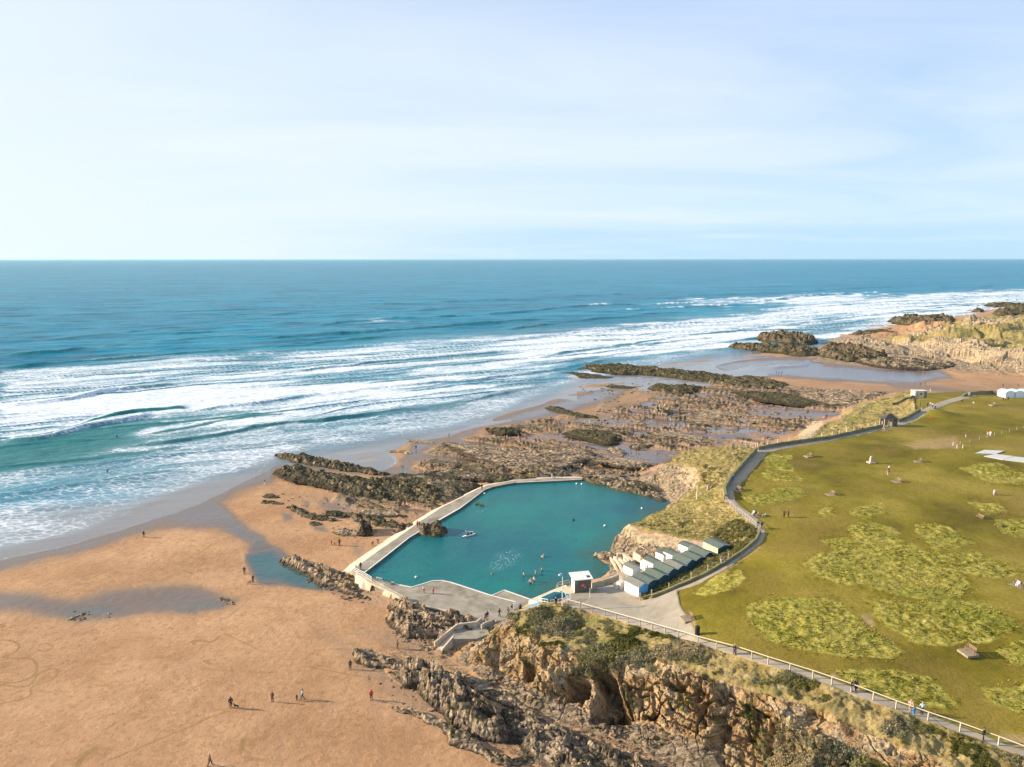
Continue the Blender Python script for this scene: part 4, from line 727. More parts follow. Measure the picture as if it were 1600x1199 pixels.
ps = sstep(7, 0, poly_sd(gx2, gy2, [Pn(a, b, 2.9) for a, b in [(905, 745), (960, 763), (1046, 786), (1010, 810), (985, 826), (960, 845), (925, 868), (957, 890), (870, 919), (830, 940)]], False))*0.8
pool = grid_mesh('pool_water', gx2, gy2, 2.9+fbm(gx2*.5, gy2*.5, 7, 3)*.03, sd > 0, POOLW, dict(foam=pf, shallow=ps), True, 'structure')
# ------------------------------------------------------------------ rock outcrops: each reef is a thing
import bmesh
def outcrop(label, poly, H, matl, z=None, group=None, seed=0, edge=None, name='rock_outcrop', strike=STRIKE, tilt=0.5, per=2.2, rough=1.0, cat='rocks'):
    cxp = sum(p[0] for p in poly)/len(poly); cyp = sum(p[1] for p in poly)/len(poly)
    if z is None:
        q = hit(cxp, cyp); z = max(q.z, 0.0)
    W2 = np.array(smooth_poly([Pn(a, b, z) for a, b in poly], 2, True)); c = W2.mean(0); dist = math.hypot(*c)
    res = max(0.24, dist*0.0019)
    cs_, sn_ = math.cos(strike), math.sin(strike)
    lu = (W2-c) @ np.array([cs_, sn_]); lw = (W2-c) @ np.array([-sn_, cs_])
    us = np.arange(lu.min()-1.5, lu.max()+1.5, res); ws = np.arange(lw.min()-1.5, lw.max()+1.5, res)
    gu, gw = np.meshgrid(us, ws); sc = max(1, dist/160)**0.75
    wu = gu+fbm(gu*.3/sc, gw*.3/sc, seed+1, 3)*1.6*sc; ww = gw+fbm(gu*.3/sc+9, gw*.3/sc, seed+2, 3)*1.2*sc
    sd = poly_sd(wu, ww, np.stack([lu, lw], -1)); E_ = edge or min(2.2*sc, 0.45*max(0.5, sd.max()))
    body = sstep(0, 1, np.clip(sd/E_, 0, 1))
    ph = (ww+fbm(wu*.10, ww*.3, seed+3, 3)*per)/(per*sc); t = ph-np.floor(ph); saw = np.where(t < 0.25, t/0.25, 1-(t-0.25)/0.75)
    lane = vnoise(np.floor(ph)*3.1+wu*0.09/sc, np.floor(ph), seed+4)
    w1 = worley(wu*0.42/sc, ww*0.8/sc, seed+5); w2 = worley(wu*1.1/sc, ww*1.5/sc, seed+6)
    crack = np.clip(0.16-(w1[1]-w1[0]), 0, 1)*2.8
    h = body*(0.34+0.30*saw*tilt*2*lane+0.34*(w1[2])+0.30*rough*fbm(wu*.5/sc, ww*.9/sc, seed+7, 4)+0.16*rough*(w2[2]-.3)-crack*0.5)
    h = 0.45*h+0.55*(np.floor(h*4.5+vnoise(wu*.4, ww*.4, seed+12))/4.5)
    h = h*H*1.12+rough*0.10*sc*fbm(wu*2, ww*2, seed+8, 2)*body
    h = np.where(sd > 0, np.maximum(h, -0.35), -0.5)
    jx = (vnoise(gu*7, gw*7, seed+9)-.5)*res*.7; jy = (vnoise(gu*7, gw*7, seed+10)-.5)*res*.7
    gx_, gy_ = (gu+jx)*cs_-(gw+jy)*sn_, (gu+jx)*sn_+(gw+jy)*cs_
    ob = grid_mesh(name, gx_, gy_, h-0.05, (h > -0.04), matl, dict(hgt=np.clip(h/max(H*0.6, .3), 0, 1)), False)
    ob.location = (c[0], c[1], z)
    tag(ob, label, cat, group)
    return ob
OC = [
 ("long narrow wall of dark rock at the water's edge, leftmost reef beyond the pool", [(427, 711), (470, 713), (530, 724), (598, 737), (612, 741), (600, 744), (540, 737), (480, 727), (432, 717)], 2.0, 'W'),
 ("big humped reef thick with dark weed lying between wet sand and the pool wall", [(430, 740), (434, 732), (470, 730), (520, 742), (570, 749), (620, 752), (665, 757), (690, 768), (700, 780), (690, 789), (655, 786), (610, 780), (580, 778), (540, 768), (500, 758), (455, 750)], 2.2, 'W'),
 ("brown broken rocks joining the humped reef to the corner of the pool walkway", [(610, 745), (640, 741), (700, 748), (748, 757), (735, 765), (712, 777), (690, 772), (660, 757), (625, 752)], 1.1, 'M'),
 ("dark upright boulder casting a shadow beside the sloping pool wall", [(562, 836), (562, 829), (572, 826), (584, 829), (585, 836), (574, 839)], 4.4, 'D'),
 ("low buff ledge running left from the dark upright boulder", [(519, 833), (530, 827), (548, 827), (563, 832), (562, 838), (540, 839)], 1.2, 'P'),
 ("dark rock lump butting against the outer face of the pool wall", [(613, 837), (616, 828), (630, 823), (648, 824), (652, 829), (632, 835)], 2.0, 'D'),
 ("weedy rock rising from the pool beside the walkway with a point aimed right", [(649, 834), (655, 828), (675, 826), (703, 829), (697, 834), (684, 842), (665, 842), (652, 839)], 2.2, 'D', 2.7),
 ("small flat rock in the pool near the kink of the walkway", [(735, 790), (742, 787), (753, 789), (757, 792), (745, 793)], 1.0, 'D', 2.7),
 ("ridge of pale broken blocks running from the teal puddle to the pool corner", [(438, 876), (450, 873), (475, 877), (500, 886), (530, 898), (548, 905), (556, 925), (572, 940), (552, 937), (520, 920), (492, 910), (470, 896), (448, 884)], 2.2, 'P'),
 ("craggy grey rocks banked against the seaward edge of the concrete deck", [(608, 946), (625, 940), (650, 950), (690, 962), (720, 968), (748, 980), (752, 990), (738, 998), (715, 990), (690, 986), (660, 976), (630, 962)], 2.6, 'P'),
 ("ledge of blocky grey rock on the sand just below the concrete deck", [(597, 972), (612, 962), (640, 966), (676, 980), (712, 994), (725, 1003), (706, 1012), (684, 1004), (655, 1002), (632, 994), (608, 982)], 2.4, 'P'),
 ("tapering tip of pale jagged rock pointing into the open sand", [(548, 1021), (562, 1017), (590, 1024), (620, 1036), (645, 1052), (630, 1058), (600, 1048), (572, 1038)], 1.7, 'P'),
 ("largest black and buff ridge of rock on the sand below the beach stairs", [(628, 1050), (655, 1045), (690, 1058), (720, 1078), (755, 1100), (790, 1130), (805, 1160), (780, 1172), (740, 1158), (705, 1134), (675, 1112), (645, 1085), (628, 1068)], 3.5, 'M'),
 ("short low line of scattered rock on the sand left of the black and buff ridge", [(606, 1103), (625, 1102), (650, 1112), (685, 1126), (690, 1134), (665, 1132), (635, 1118)], 1.0, 'P'),
 ("trailing rocks half sunk in sand at the foot of the black and buff ridge", [(686, 1136), (710, 1140), (745, 1160), (780, 1178), (830, 1186), (820, 1196), (770, 1192), (730, 1178), (700, 1158)], 1.3, 'M'),
 ("jumbled dark boulder belt between the grey slab and the bottom edge of the beach", [(790, 1110), (830, 1112), (880, 1135), (930, 1160), (990, 1185), (1060, 1225), (1040, 1290), (940, 1260), (870, 1215), (820, 1180), (795, 1150)], 2.2, 'M'),
 ("thin strata rib standing between two runnels of wet sand below the cliff", [(700, 1050), (740, 1058), (790, 1085), (840, 1118), (870, 1142), (850, 1142), (800, 1110), (750, 1082), (710, 1062)], 1.1, 'P'),
 ("two low weedy slivers on the wet sand left of the pool", [(406, 775), (420, 772), (433, 775), (432, 779), (412, 779)], .7, 'W'),
 ("flat weedy sliver lying just nearer than its twin on wet sand", [(404, 785), (425, 783), (446, 785), (440, 788), (412, 788)], .7, 'W'),
 ("curved weedy rib with a puddle at its left end in the sand", [(446, 793), (460, 791), (480, 799), (505, 806), (531, 813), (515, 816), (485, 811), (462, 802)], 1.1, 'W'),
 ("dark weedy ledge in the middle of the sand outside the pool wall", [(505, 802), (525, 800), (550, 806), (585, 806), (604, 812), (580, 816), (545, 812), (520, 808)], 1.1, 'W'),
 ("fine broken strata on the sand behind the dark weedy ledge", [(560, 798), (585, 794), (620, 799), (630, 806), (600, 808), (575, 804)], .6, 'P'),
 ("small weedy hump beside a puddle on the outer sand", [(478, 818), (490, 815), (503, 820), (495, 823), (484, 822)], .7, 'W'),
 ("weedy shelf touching the dark lump by the pool wall", [(580, 817), (600, 813), (625, 818), (618, 824), (595, 824)], .9, 'W'),
 ("broad low field of ribbed rock beyond the far side of the pool", [(693, 691), (720, 692), (775, 699), (830, 702), (870, 701), (905, 700), (932, 708), (918, 718), (880, 732), (848, 742), (805, 738), (765, 724), (725, 708)], .8, 'P'),
 ("brown low rock shelf along the near side of the beach stream", [(650, 741), (700, 733), (750, 735), (800, 741), (840, 745), (830, 749), (780, 752), (730, 748)], .9, 'M'),
 ("weedy rock shelf curving beside the upper bend of the beach stream", [(880, 676), (910, 672), (950, 673), (985, 675), (972, 684), (955, 694), (930, 690), (900, 683)], 1.0, 'W'),
 ("dark spindle of rock in wet sand at the edge of the swash", [(852, 638), (872, 637), (890, 643), (915, 649), (936, 653), (918, 656), (890, 651), (868, 644)], 1.3, 'W'),
 ("short dark spindle of rock nearer the sea foam", [(758, 670), (775, 668), (800, 671), (814, 676), (795, 679), (772, 676)], 1.4, 'W'),
 ("thin line of stones at the tip of a sand spit by the foam", [(633, 688), (650, 687), (678, 692), (674, 695), (650, 692)], .6, 'P'),
 ("thin line of stones lying nearer than the sand spit tip", [(605, 705), (625, 704), (645, 709), (638, 712), (618, 708)], .6, 'P'),
 ("longest reef at the surf, low and weed streaked, running right from the foam", [(903, 577), (930, 572), (962, 570), (1000, 574), (1050, 579), (1100, 585), (1155, 591), (1205, 594), (1240, 604), (1215, 612), (1175, 611), (1130, 606), (1090, 598), (1045, 591), (1000, 587), (950, 585)], 2.6, 'W'),
 ("black humps of rock just in front of the longest surf reef", [(1008, 606), (1025, 602), (1050, 604), (1080, 604), (1112, 608), (1095, 614), (1070, 622), (1050, 618), (1020, 613)], 2.4, 'D'),
 ("thin dark ledge lapped by foam left of the black humps", [(942, 604), (960, 602), (985, 604), (997, 607), (975, 609), (955, 607)], .9, 'D'),
 ("thin dark ledge reaching furthest left into the foam", [(870, 583), (900, 582), (945, 587), (966, 591), (940, 593), (900, 588)], .9, 'D'),
 ("rounded brown stack standing alone on the sand beyond the stream", [(1019, 650), (1022, 644), (1032, 642), (1045, 645), (1048, 651), (1034, 653)], 4.2, 'M'),
 ("dark speckled flat of rock on the middle foreshore", [(1062, 644), (1110, 639), (1160, 644), (1182, 652), (1150, 660), (1110, 666), (1075, 660), (1050, 655)], .7, 'P'),
 ("weed streaked ledges in front of the sand bar under the headland", [(1150, 612), (1200, 612), (1250, 618), (1300, 626), (1280, 634), (1230, 632), (1180, 624)], 1.2, 'W'),
 ("grey boulder spread at the foot of the grassy shelf", [(1240, 612), (1290, 609), (1340, 612), (1385, 616), (1340, 632), (1300, 634), (1265, 626)], 1.2, 'P'),
 ("buff rock strip crossing the sand in front of the brown stack", [(1010, 676), (1050, 674), (1100, 682), (1150, 690), (1120, 694), (1070, 688), (1030, 682)], .7, 'P'),
 ("small slab pile beside the stream bend", [(945, 704), (960, 700), (978, 706), (985, 714), (965, 712)], 1.1, 'P'),
 ("line of low stones leading from the stream to the pool cliff", [(925, 720), (960, 716), (1000, 722), (1030, 727), (1000, 731), (960, 727)], .7, 'P'),
 ("speckled stones above the twin puddles of the foreshore", [(985, 694), (1010, 690), (1025, 698), (1005, 704), (985, 701)], .8, 'M'),
 ("low rocks at the end of the pool's far wall under the cliff", [(908, 748), (930, 744), (960, 748), (1000, 755), (1035, 768), (1044, 784), (1030, 785), (990, 774), (950, 764), (915, 756)], 1.6, 'M'),
 ("spit of pinkish rock with a dark tip jutting into the pool by the steps", [(921, 868), (932, 864), (955, 866), (985, 876), (1000, 886), (985, 894), (965, 890), (950, 880), (935, 875)], 1.3, 'P', 2.8),
 ("tall jagged island of dark rock standing in the surf", [(1176, 531), (1195, 526), (1230, 526), (1262, 530), (1284, 537), (1262, 541), (1225, 538), (1195, 535)], 7.0, 'D'),
 ("long low rugged island in front of the tall jagged one", [(1134, 543), (1152, 541), (1190, 542), (1240, 545), (1288, 551), (1282, 558), (1252, 559), (1215, 553), (1160, 548)], 4.5, 'D'),
 ("dark boulder mass at the seaward nose of the far headland", [(1272, 556), (1285, 546), (1310, 542), (1345, 548), (1390, 562), (1350, 570), (1300, 565)], 6, 'D'),
 ("flat dark rocks scattered along the foot of the far headland", [(1330, 562), (1400, 562), (1470, 568), (1500, 574), (1440, 577), (1370, 573)], 3, 'M'),
 ("dark reef awash beyond the far headland", [(1380, 503), (1410, 500), (1460, 499), (1498, 502), (1485, 511), (1440, 513), (1405, 508)], 7, 'D'),
 ("low black shelf behind the crest of the far headland", [(1330, 521), (1380, 516), (1440, 514), (1480, 515), (1470, 521), (1400, 526), (1345, 528)], 3, 'D'),
 ("distant reef in foam at the right edge above the headland", [(1545, 491), (1570, 485), (1610, 484), (1660, 486), (1650, 496), (1600, 497), (1560, 496)], 8, 'D'),
 ("farthest thin dark skerry near the right edge", [(1535, 478), (1560, 476), (1600, 478), (1640, 480), (1600, 482), (1560, 481)], 5, 'D'),
 ("two small black stones in foam left of the distant reef", [(1518, 487), (1527, 485), (1536, 487), (1530, 489)], 5, 'D'),
]
RM = dict(W=ROCK_WEED, M=ROCK_MID, P=ROCK_PALE, D=ROCK_DARK)
for i, r in enumerate(OC):
    far_ = r[1][0][1] < 560
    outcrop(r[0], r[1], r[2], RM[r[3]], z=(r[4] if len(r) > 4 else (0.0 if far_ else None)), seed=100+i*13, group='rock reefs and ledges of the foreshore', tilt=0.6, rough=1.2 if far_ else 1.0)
# loose stones: angular hull rocks merged, nobody could count them
def hull_template(seed):
    rnd = random.Random(seed); bm = bmesh.new()
    for _ in range(16):
        v = Vector([rnd.gauss(0, 1) for _ in range(3)]).normalized()*rnd.uniform(.8, 1.1); bm.verts.new((v.x, v.y*.8, v.z*.55))
    r = bmesh.ops.convex_hull(bm, input=bm.verts); 
    bmesh.ops.delete(bm, geom=[v for v in bm.verts if not v.link_faces], context='VERTS')
    bmesh.ops.triangulate(bm, faces=bm.faces); bm.verts.index_update()
    V = np.array([v.co[:] for v in bm.verts]); F = np.array([[v.index for v in f.verts] for f in bm.faces]); bm.free()
    return V, F
TPL = [hull_template(s) for s in range(7)]
def scatter(name, tpl, pos, size, yaw, mat_, kind='stuff', sq=None, smooth=False, extra=None, parent=None):
    Vs = []; Fs = []; off = 0; ex = {k: [] for k in (extra or {})}; pick = np.arange(len(pos)) % len(tpl)
    for k, (tv, tf) in enumerate(tpl):
        s = pick == k; n = s.sum()
        if not n: continue
        c, sn__ = np.cos(yaw[s]), np.sin(yaw[s]); v = tv[None]*size[s][:, None, None]
        if sq is not None: v = v*np.array([1, 1, 1])[None, None]; v[..., 2] *= sq[s][:, None]
        x = v[..., 0]*c[:, None]-v[..., 1]*sn__[:, None]; y = v[..., 0]*sn__[:, None]+v[..., 1]*c[:, None]
        v = np.stack([x, y, v[..., 2]], -1)+pos[s][:, None, :]
        Vs.append(v.reshape(-1, 3)); Fs.append((tf[None]+(np.arange(n)*len(tv))[:, None, None]+off).reshape(-1, tf.shape[1])); off += n*len(tv)
        for q in ex: ex[q].append(np.repeat(extra[q][s], len(tv)))
    o = raw_mesh(name, np.concatenate(Vs), np.concatenate(Fs), mat_, parent, smooth, {q: np.concatenate(a) for q, a in ex.items()})
    if kind: o['kind'] = kind
    return o
def rand_on_ground(poly, n, seed):
    """random surveyed surface points inside a photographed ground patch"""
    rs = np.random.RandomState(seed); fl = zone(pxF, pyF, poly, 0.01) > 0.5; idx = np.nonzero(fl.ravel())[0]
    if len(idx) == 0: return np.zeros((0, 3))
    ar = areaF.ravel()[idx]; p = ar/ar.sum(); ch = rs.choice(idx, n, p=p)
    r = rs.rand(n, 2)-.5
    return np.stack([X.ravel()[ch]+r[:, 0]*cellx.ravel()[ch], Y.ravel()[ch]+r[:, 1]*celly.ravel()[ch], ZG.ravel()[ch]], -1)
pxF, pyF, _ = proj(X, Y, ZG)
cellx = np.abs(np.gradient(X0, axis=1)); celly = np.abs(np.gradient(Y0, axis=0)); areaF = cellx*celly
def stones(name, label, polys, matl, seed, smin=.15, smax=.9):
    ps = []; sz = []
    rs = np.random.RandomState(seed)
    for i, (poly, n) in enumerate(polys):
        p = rand_on_ground(poly, n, seed+i); ps.append(p); sz.append(smin+(smax-smin)*rs.rand(len(p))**4)
    p = np.concatenate(ps); s = np.concatenate(sz)
    o = scatter(name, TPL, p, s, rs.rand(len(p))*6.28, matl, extra=dict(hgt=np.ones(len(p))))
    return tag(o, label, 'stones')
stones('loose_stones', 'loose angular stones littering the sand at the cliff foot and around the reefs',
    [([(590, 1010), (660, 1005), (700, 1030), (780, 1080), (860, 1120), (960, 1160), (1060, 1200), (1150, 1270), (1050, 1320), (900, 1250), (800, 1180), (700, 1110), (620, 1050)], 2600), ([(600, 960), (700, 985), (740, 1010), (690, 1030), (620, 1000)], 300), ([(900, 1120), (1000, 1125), (1060, 1150), (1000, 1180), (920, 1150)], 220), ([(430, 770), (640, 790), (640, 815), (560, 850), (480, 815)], 300), ([(440, 870), (560, 905), (600, 950), (530, 935), (470, 905)], 350),
     ([(620, 745), (740, 750), (720, 785), (620, 800), (560, 785)], 500), ([(545, 1025), (620, 1045), (680, 1110), (640, 1120), (580, 1070)], 60), ([(735, 1025), (770, 1050), (850, 1085), (840, 1100), (770, 1075)], 150), ([(105, 955), (190, 957), (180, 970), (100, 970)], 35), ([(345, 932), (370, 945), (345, 948)], 30)], ROCK_CLIFF, 5, .10, .75)
stones('foreshore_stones', 'weedy stones strewn thickly over the far foreshore between the reefs',
    [([(700, 690), (940, 690), (1000, 712), (1030, 725), (1000, 745), (860, 745), (700, 735), (650, 725)], 800), ([(900, 600), (1160, 592), (1330, 612), (1380, 616), (1260, 668), (1200, 690), (1000, 700), (930, 670), (930, 630)], 1300)], ROCK_MID, 9, .25, 1.3)
# ------------------------------------------------------------------ scrub and tussocks
def leaf_template(seed, n, spread, h, lw, up=0.3):
    rnd = np.random.RandomState(seed); V = []; F = []
    for i in range(n):
        d = rnd.randn(3); d[2] = abs(d[2]); d /= np.linalg.norm(d); c = d*np.array([spread, spread, h])*rnd.uniform(.45, 1.0)
        a = rnd.randn(3); a[2] += up; a /= np.linalg.norm(a); b = np.cross(a, rnd.randn(3)); b /= np.linalg.norm(b)
        s = lw*rnd.uniform(.6, 1.4); k = len(V); V += [c-b*s*.5, c+b*s*.5, c+a*s*1.3]; F.append([k, k+1, k+2])
    return np.array(V), np.array(F)
def blade_template(seed, n, r, h):
    rnd = np.random.RandomState(seed); V = []; F = []
    for i in range(n):
        t = rnd.rand()*6.28; q = rnd.rand()*r*.5; c = np.array([math.cos(t)*q, math.sin(t)*q, -.03]); l = np.array([math.cos(t), math.sin(t), 0])*r*rnd.uniform(.3, 1)
        w_ = np.array([-math.sin(t), math.cos(t), 0])*r*.28; k = len(V); V += [c-w_, c+w_, c+l+np.array([0, 0, h*rnd.uniform(.6, 1.1)])]; F.append([k, k+1, k+2])
    return np.array(V), np.array(F)
n = NB('scrub_leaves'); v_ = n.at('hue')
c = n.ramp(v_, [(0.0, (0.05, 0.062, 0.012)), (0.3, (0.12, 0.115, 0.022)), (0.5, (0.22, 0.18, 0.05)), (0.7, (0.19, 0.195, 0.11)), (1.0, (0.36, 0.28, 0.15))])
gN = n.nd('ShaderNodeNewGeometry'); vm = n.nd('ShaderNodeMix', data_type='VECTOR'); vm.inputs[0].default_value = 0.35; n.put(vm.inputs[4], gN.outputs['Normal']); vm.inputs[5].default_value = (-.3, 0, 1)
SCRUB = n.out(n.mix(n.mr(n.noise(3, 4), .3, .7), n.mix(0.5, c, (0.03, 0.03, 0.01)), c), 0.8, vm.outputs[1], 0.1)
n = NB('tussock_grass'); v_ = n.at('hue')
c = n.ramp(v_, [(0.0, (0.13, 0.135, 0.010)), (0.4, (0.30, 0.26, 0.03)), (0.7, (0.46, 0.385, 0.085)), (1.0, (0.56, 0.46, 0.16))])
gN = n.nd('ShaderNodeNewGeometry'); vm = n.nd('ShaderNodeMix', data_type='VECTOR'); vm.inputs[0].default_value = 0.75; n.put(vm.inputs[4], gN.outputs['Normal']); vm.inputs[5].default_value = (-.25, 0, 1)
TUSS = n.out(c, 0.85, vm.outputs[1], 0.05)
rs = np.random.RandomState(3)
SLOPE = [(795, 965), (845, 947), (888, 949), (1000, 981), (1150, 1026), (1270, 1064), (1400, 1114), (1620, 1194), (1900, 1310), (1900, 1440), (1600, 1255), (1400, 1155), (1300, 1112), (1200, 1078), (1100, 1050), (1000, 1028), (900, 1014), (840, 1000), (808, 990)]
SCP = [rand_on_ground(SLOPE, 5200, 1)]
SCP.append(rand_on_ground([(880, 950), (1000, 982), (1060, 1000), (1000, 1045), (900, 1030), (840, 1010), (830, 960)], 2600, 2))
SCP.append(rand_on_ground([(1190, 1045), (1270, 1068), (1400, 1118), (1560, 1180), (1560, 1215), (1400, 1150), (1250, 1088)], 1500, 4))
SCP.append(rand_on_ground([(1150, 1095), (1400, 1205), (1700, 1380), (1500, 1400), (1250, 1260), (1180, 1180)], 2200, 5))
SCP.append(rand_on_ground([(900, 1020), (960, 1040), (950, 1070), (920, 1060), (890, 1040)], 200, 6))
SCP.append(rand_on_ground([(1010, 1040), (1090, 1070), (1080, 1120), (1030, 1090)], 260, 7))
sp = np.concatenate(SCP); clump = vnoise(sp[:, 0]*.22, sp[:, 1]*.22, 4)*.6+vnoise(sp[:, 0]*.6, sp[:, 1]*.6, 5)*.4
sel = clump > 0.40; sp = sp[sel]; clump = clump[sel]
size = 0.22+0.55*np.clip((clump-.38)*2.2, 0, 1)*(0.5+rs.rand(len(sp))*.8)
hue = np.clip(vnoise(sp[:, 0]*.15+7, sp[:, 1]*.15, 8)*1.3-.15+rs.randn(len(sp))*.13, 0, 1)
LT = [leaf_template(s, 70, .8, .85, .22) for s in range(4)]
tag(scatter('cliff_scrub', LT, sp, size, rs.rand(len(sp))*6.28, SCRUB, extra=dict(hue=hue)), 'dense low scrub of grey green and brown bushes along the top of the near cliff', 'scrub')
# hedge strip behind the huts and greener bank bushes
hp = np.concatenate([rand_on_ground([(1003, 932), (1040, 912), (1090, 884), (1130, 860), (1170, 838), (1186, 832), (1180, 846), (1130, 880), (1065, 914), (1030, 930), (1008, 938)], 900, 11), rand_on_ground([(1110, 835), (1150, 810), (1180, 825), (1175, 845), (1135, 855), (1118, 848)], 500, 12), rand_on_ground([(1100, 725), (1130, 735), (1140, 750), (1110, 765), (1095, 750)], 120, 13)])
tag(scatter('bank_scrub', LT, hp, .25+.45*rs.rand(len(hp)), rs.rand(len(hp))*6.28, SCRUB, extra=dict(hue=np.clip(.45+rs.randn(len(hp))*.22, 0, 1))), 'low hedge and bushes on the bank between the beach huts and the cliff path', 'scrub')
GT = [blade_template(s, 12, .5, .5) for s in range(4)]
gp = []
for i, r in enumerate(roughs):
    a = np.array([Pn(x, y, 13.5) for x, y in r]); ar = .5*abs(np.dot(a[:, 0], np.roll(a[:, 1], 1))-np.dot(a[:, 1], np.roll(a[:, 0], 1)))
    rx_, ry_ = np.mean([q_[0] for q_ in r]), np.mean([q_[1] for q_ in r])
    gp.append(rand_on_ground(r, int(min(ar*5, 4000)), 40+i)); gp.append(rand_on_ground([(rx_+(a_-rx_)*1.13, ry_+(b_-ry_)*1.16) for a_, b_ in r], int(min(ar*1.2, 900)), 140+i))
gp = np.concatenate(gp); rr = np.random.RandomState(8)
hue = np.clip(vnoise(gp[:, 0]*.12, gp[:, 1]*.12, 21)*.8+rr.randn(len(gp))*.2+.1, 0, 1)
tag(scatter('rough_grass', GT, gp, (.17+.27*rr.rand(len(gp)))*(0.45+0.75*vnoise(gp[:, 0]*.4, gp[:, 1]*.4, 31)), rr.rand(len(gp))*6.28, TUSS, extra=dict(hue=hue)), 'patches of long unmown tussock grass left standing on the mown green', 'grass')
bp = np.concatenate([rand_on_ground(BANKS[0], 5500, 60), rand_on_ground(BANKS[1], 3500, 61), rand_on_ground([(985, 818), (1105, 848), (1115, 868), (1040, 900), (1186, 830), (1133, 783), (1095, 760), (1040, 795)], 3000, 62)])
hue = np.clip(vnoise(bp[:, 0]*.2, bp[:, 1]*.2, 22)*.6+rr.randn(len(bp))*.15+.52, 0, 1)
tag(scatter('bank_grass', GT, bp, .2+.35*rr.rand(len(bp)), rr.rand(len(bp))*6.28, TUSS, extra=dict(hue=hue)), 'dry wind bent grass covering the banks above the pool', 'grass')
# ------------------------------------------------------------------ builders for made things
class MB:
    """collects boxes, bars, prisms; build() links ONE mesh object"""
    def __init__(s): s.bm = bmesh.new()
    def box(s, x0, x1, y0, y1, z0, z1, M=None):
        vs = [s.bm.verts.new(((M or Matrix()) @ Vector(p))) for p in ((x0, y0, z0), (x1, y0, z0), (x1, y1, z0), (x0, y1, z0), (x0, y0, z1), (x1, y0, z1), (x1, y1, z1), (x0, y1, z1))]
        for f in ((0, 3, 2, 1), (4, 5, 6, 7), (0, 1, 5, 4), (1, 2, 6, 5), (2, 3, 7, 6), (3, 0, 4, 7)): s.bm.faces.new([vs[i] for i in f])
        return s
    def tube(s, pts, r, n=6, r1=None):
        pts = [Vector(p) for p in pts]; rings = []
        for i, p in enumerate(pts):
            d = (pts[min(i+1, len(pts)-1)]-pts[max(i-1, 0)]).normalized(); a = d.cross(Vector((0, 0, 1)))
            if a.length < .05: a = d.cross(Vector((1, 0, 0)))
            a.normalize(); b = d.cross(a); rr = r+(0 if r1 is None else (r1-r)*i/(len(pts)-1))
            rings.append([s.bm.verts.new(p+a*math.cos(t*2*math.pi/n)*rr+b*math.sin(t*2*math.pi/n)*rr) for t in range(n)])
        for A, B in zip(rings, rings[1:]):
            for k in range(n): s.bm.faces.new((A[k], A[(k+1) % n], B[(k+1) % n], B[k]))
        s.bm.faces.new(rings[0]); s.bm.faces.new(rings[-1][::-1]); return s
    def prism(s, poly, z0, z1, z0b=None):
        """poly of (x,y) or (x,y,ztop)"""
        lo = [s.bm.verts.new((p[0], p[1], z0)) for p in poly]; hi = [s.bm.verts.new((p[0], p[1], p[2] if len(p) > 2 else z1)) for p in poly]
        n = len(poly); s.bm.faces.new(hi); s.bm.faces.new(lo[::-1])
        for i in range(n): s.bm.faces.new((lo[i], lo[(i+1) % n], hi[(i+1) % n], hi[i]))
        return s
    def quadstrip(s, A, B):
        a = [s.bm.verts.new(p) for p in A]; b = [s.bm.verts.new(p) for p in B]
        for i in range(len(a)-1): s.bm.faces.new((a[i], a[i+1], b[i+1], b[i]))
        return s
    def blob(s, c, r, sub=2, sc=(1, 1, 1), jit=0.0, seed=0):
        t = bmesh.new(); bmesh.ops.create_icosphere(t, subdivisions=sub, radius=1); rnd = random.Random(seed); mp = {}
        for v in t.verts: mp[v.index] = s.bm.verts.new(Vector(c)+Vector((v.co.x*sc[0], v.co.y*sc[1], v.co.z*sc[2]))*r*(1+rnd.uniform(-jit, jit)))
        for f in t.faces: s.bm.faces.new([mp[v.index] for v in f.verts])
        t.free(); return s
    def build(s, name, m, parent=None, smooth=False, bevel=0):
        bmesh.ops.recalc_face_normals(s.bm, faces=s.bm.faces)
        if bevel: bmesh.ops.bevel(s.bm, geom=s.bm.edges[:], offset=bevel, segments=1, affect='EDGES')
        me = bpy.data.meshes.new(name); s.bm.to_mesh(me); s.bm.free(); me.materials.append(m)
        if smooth: me.polygons.foreach_set('use_smooth', [True]*len(me.polygons))
        o = bpy.data.objects.new(name, me); COL.objects.link(o)
        if parent: o.parent = parent
        return o
def empty(name, loc=(0, 0, 0), rz=0.0, label=None, cat=None, group=None):
    o = bpy.data.objects.new(name, None); COL.objects.link(o); o.location = loc; o.rotation_euler = (0, 0, rz); o.empty_display_size = .3
    return tag(o, label, cat, group)
def copy_tree(o, parent=None):
    c = o.copy(); COL.objects.link(c); c.parent = parent
    for ch in list(o.children): copy_tree(ch, c)
    return c
def ang(a, b): d = b-a; return math.atan2(d.y, d.x)
def sub_pts(pts, step):
    out = [Vector(pts[0])]
    for a, b in zip(pts, pts[1:]):
        a, b = Vector(a), Vector(b); n = max(1, int((b-a).length/step))
        out += [a.lerp(b, (k+1)/n) for k in range(n)]
    return out
PL = lambda lst, z=None: [P(*(p if len(p) > 2 else (p[0], p[1], z))) for p in lst]
# ------------------------------------------------------------------ pool structures
DZ = 3.25
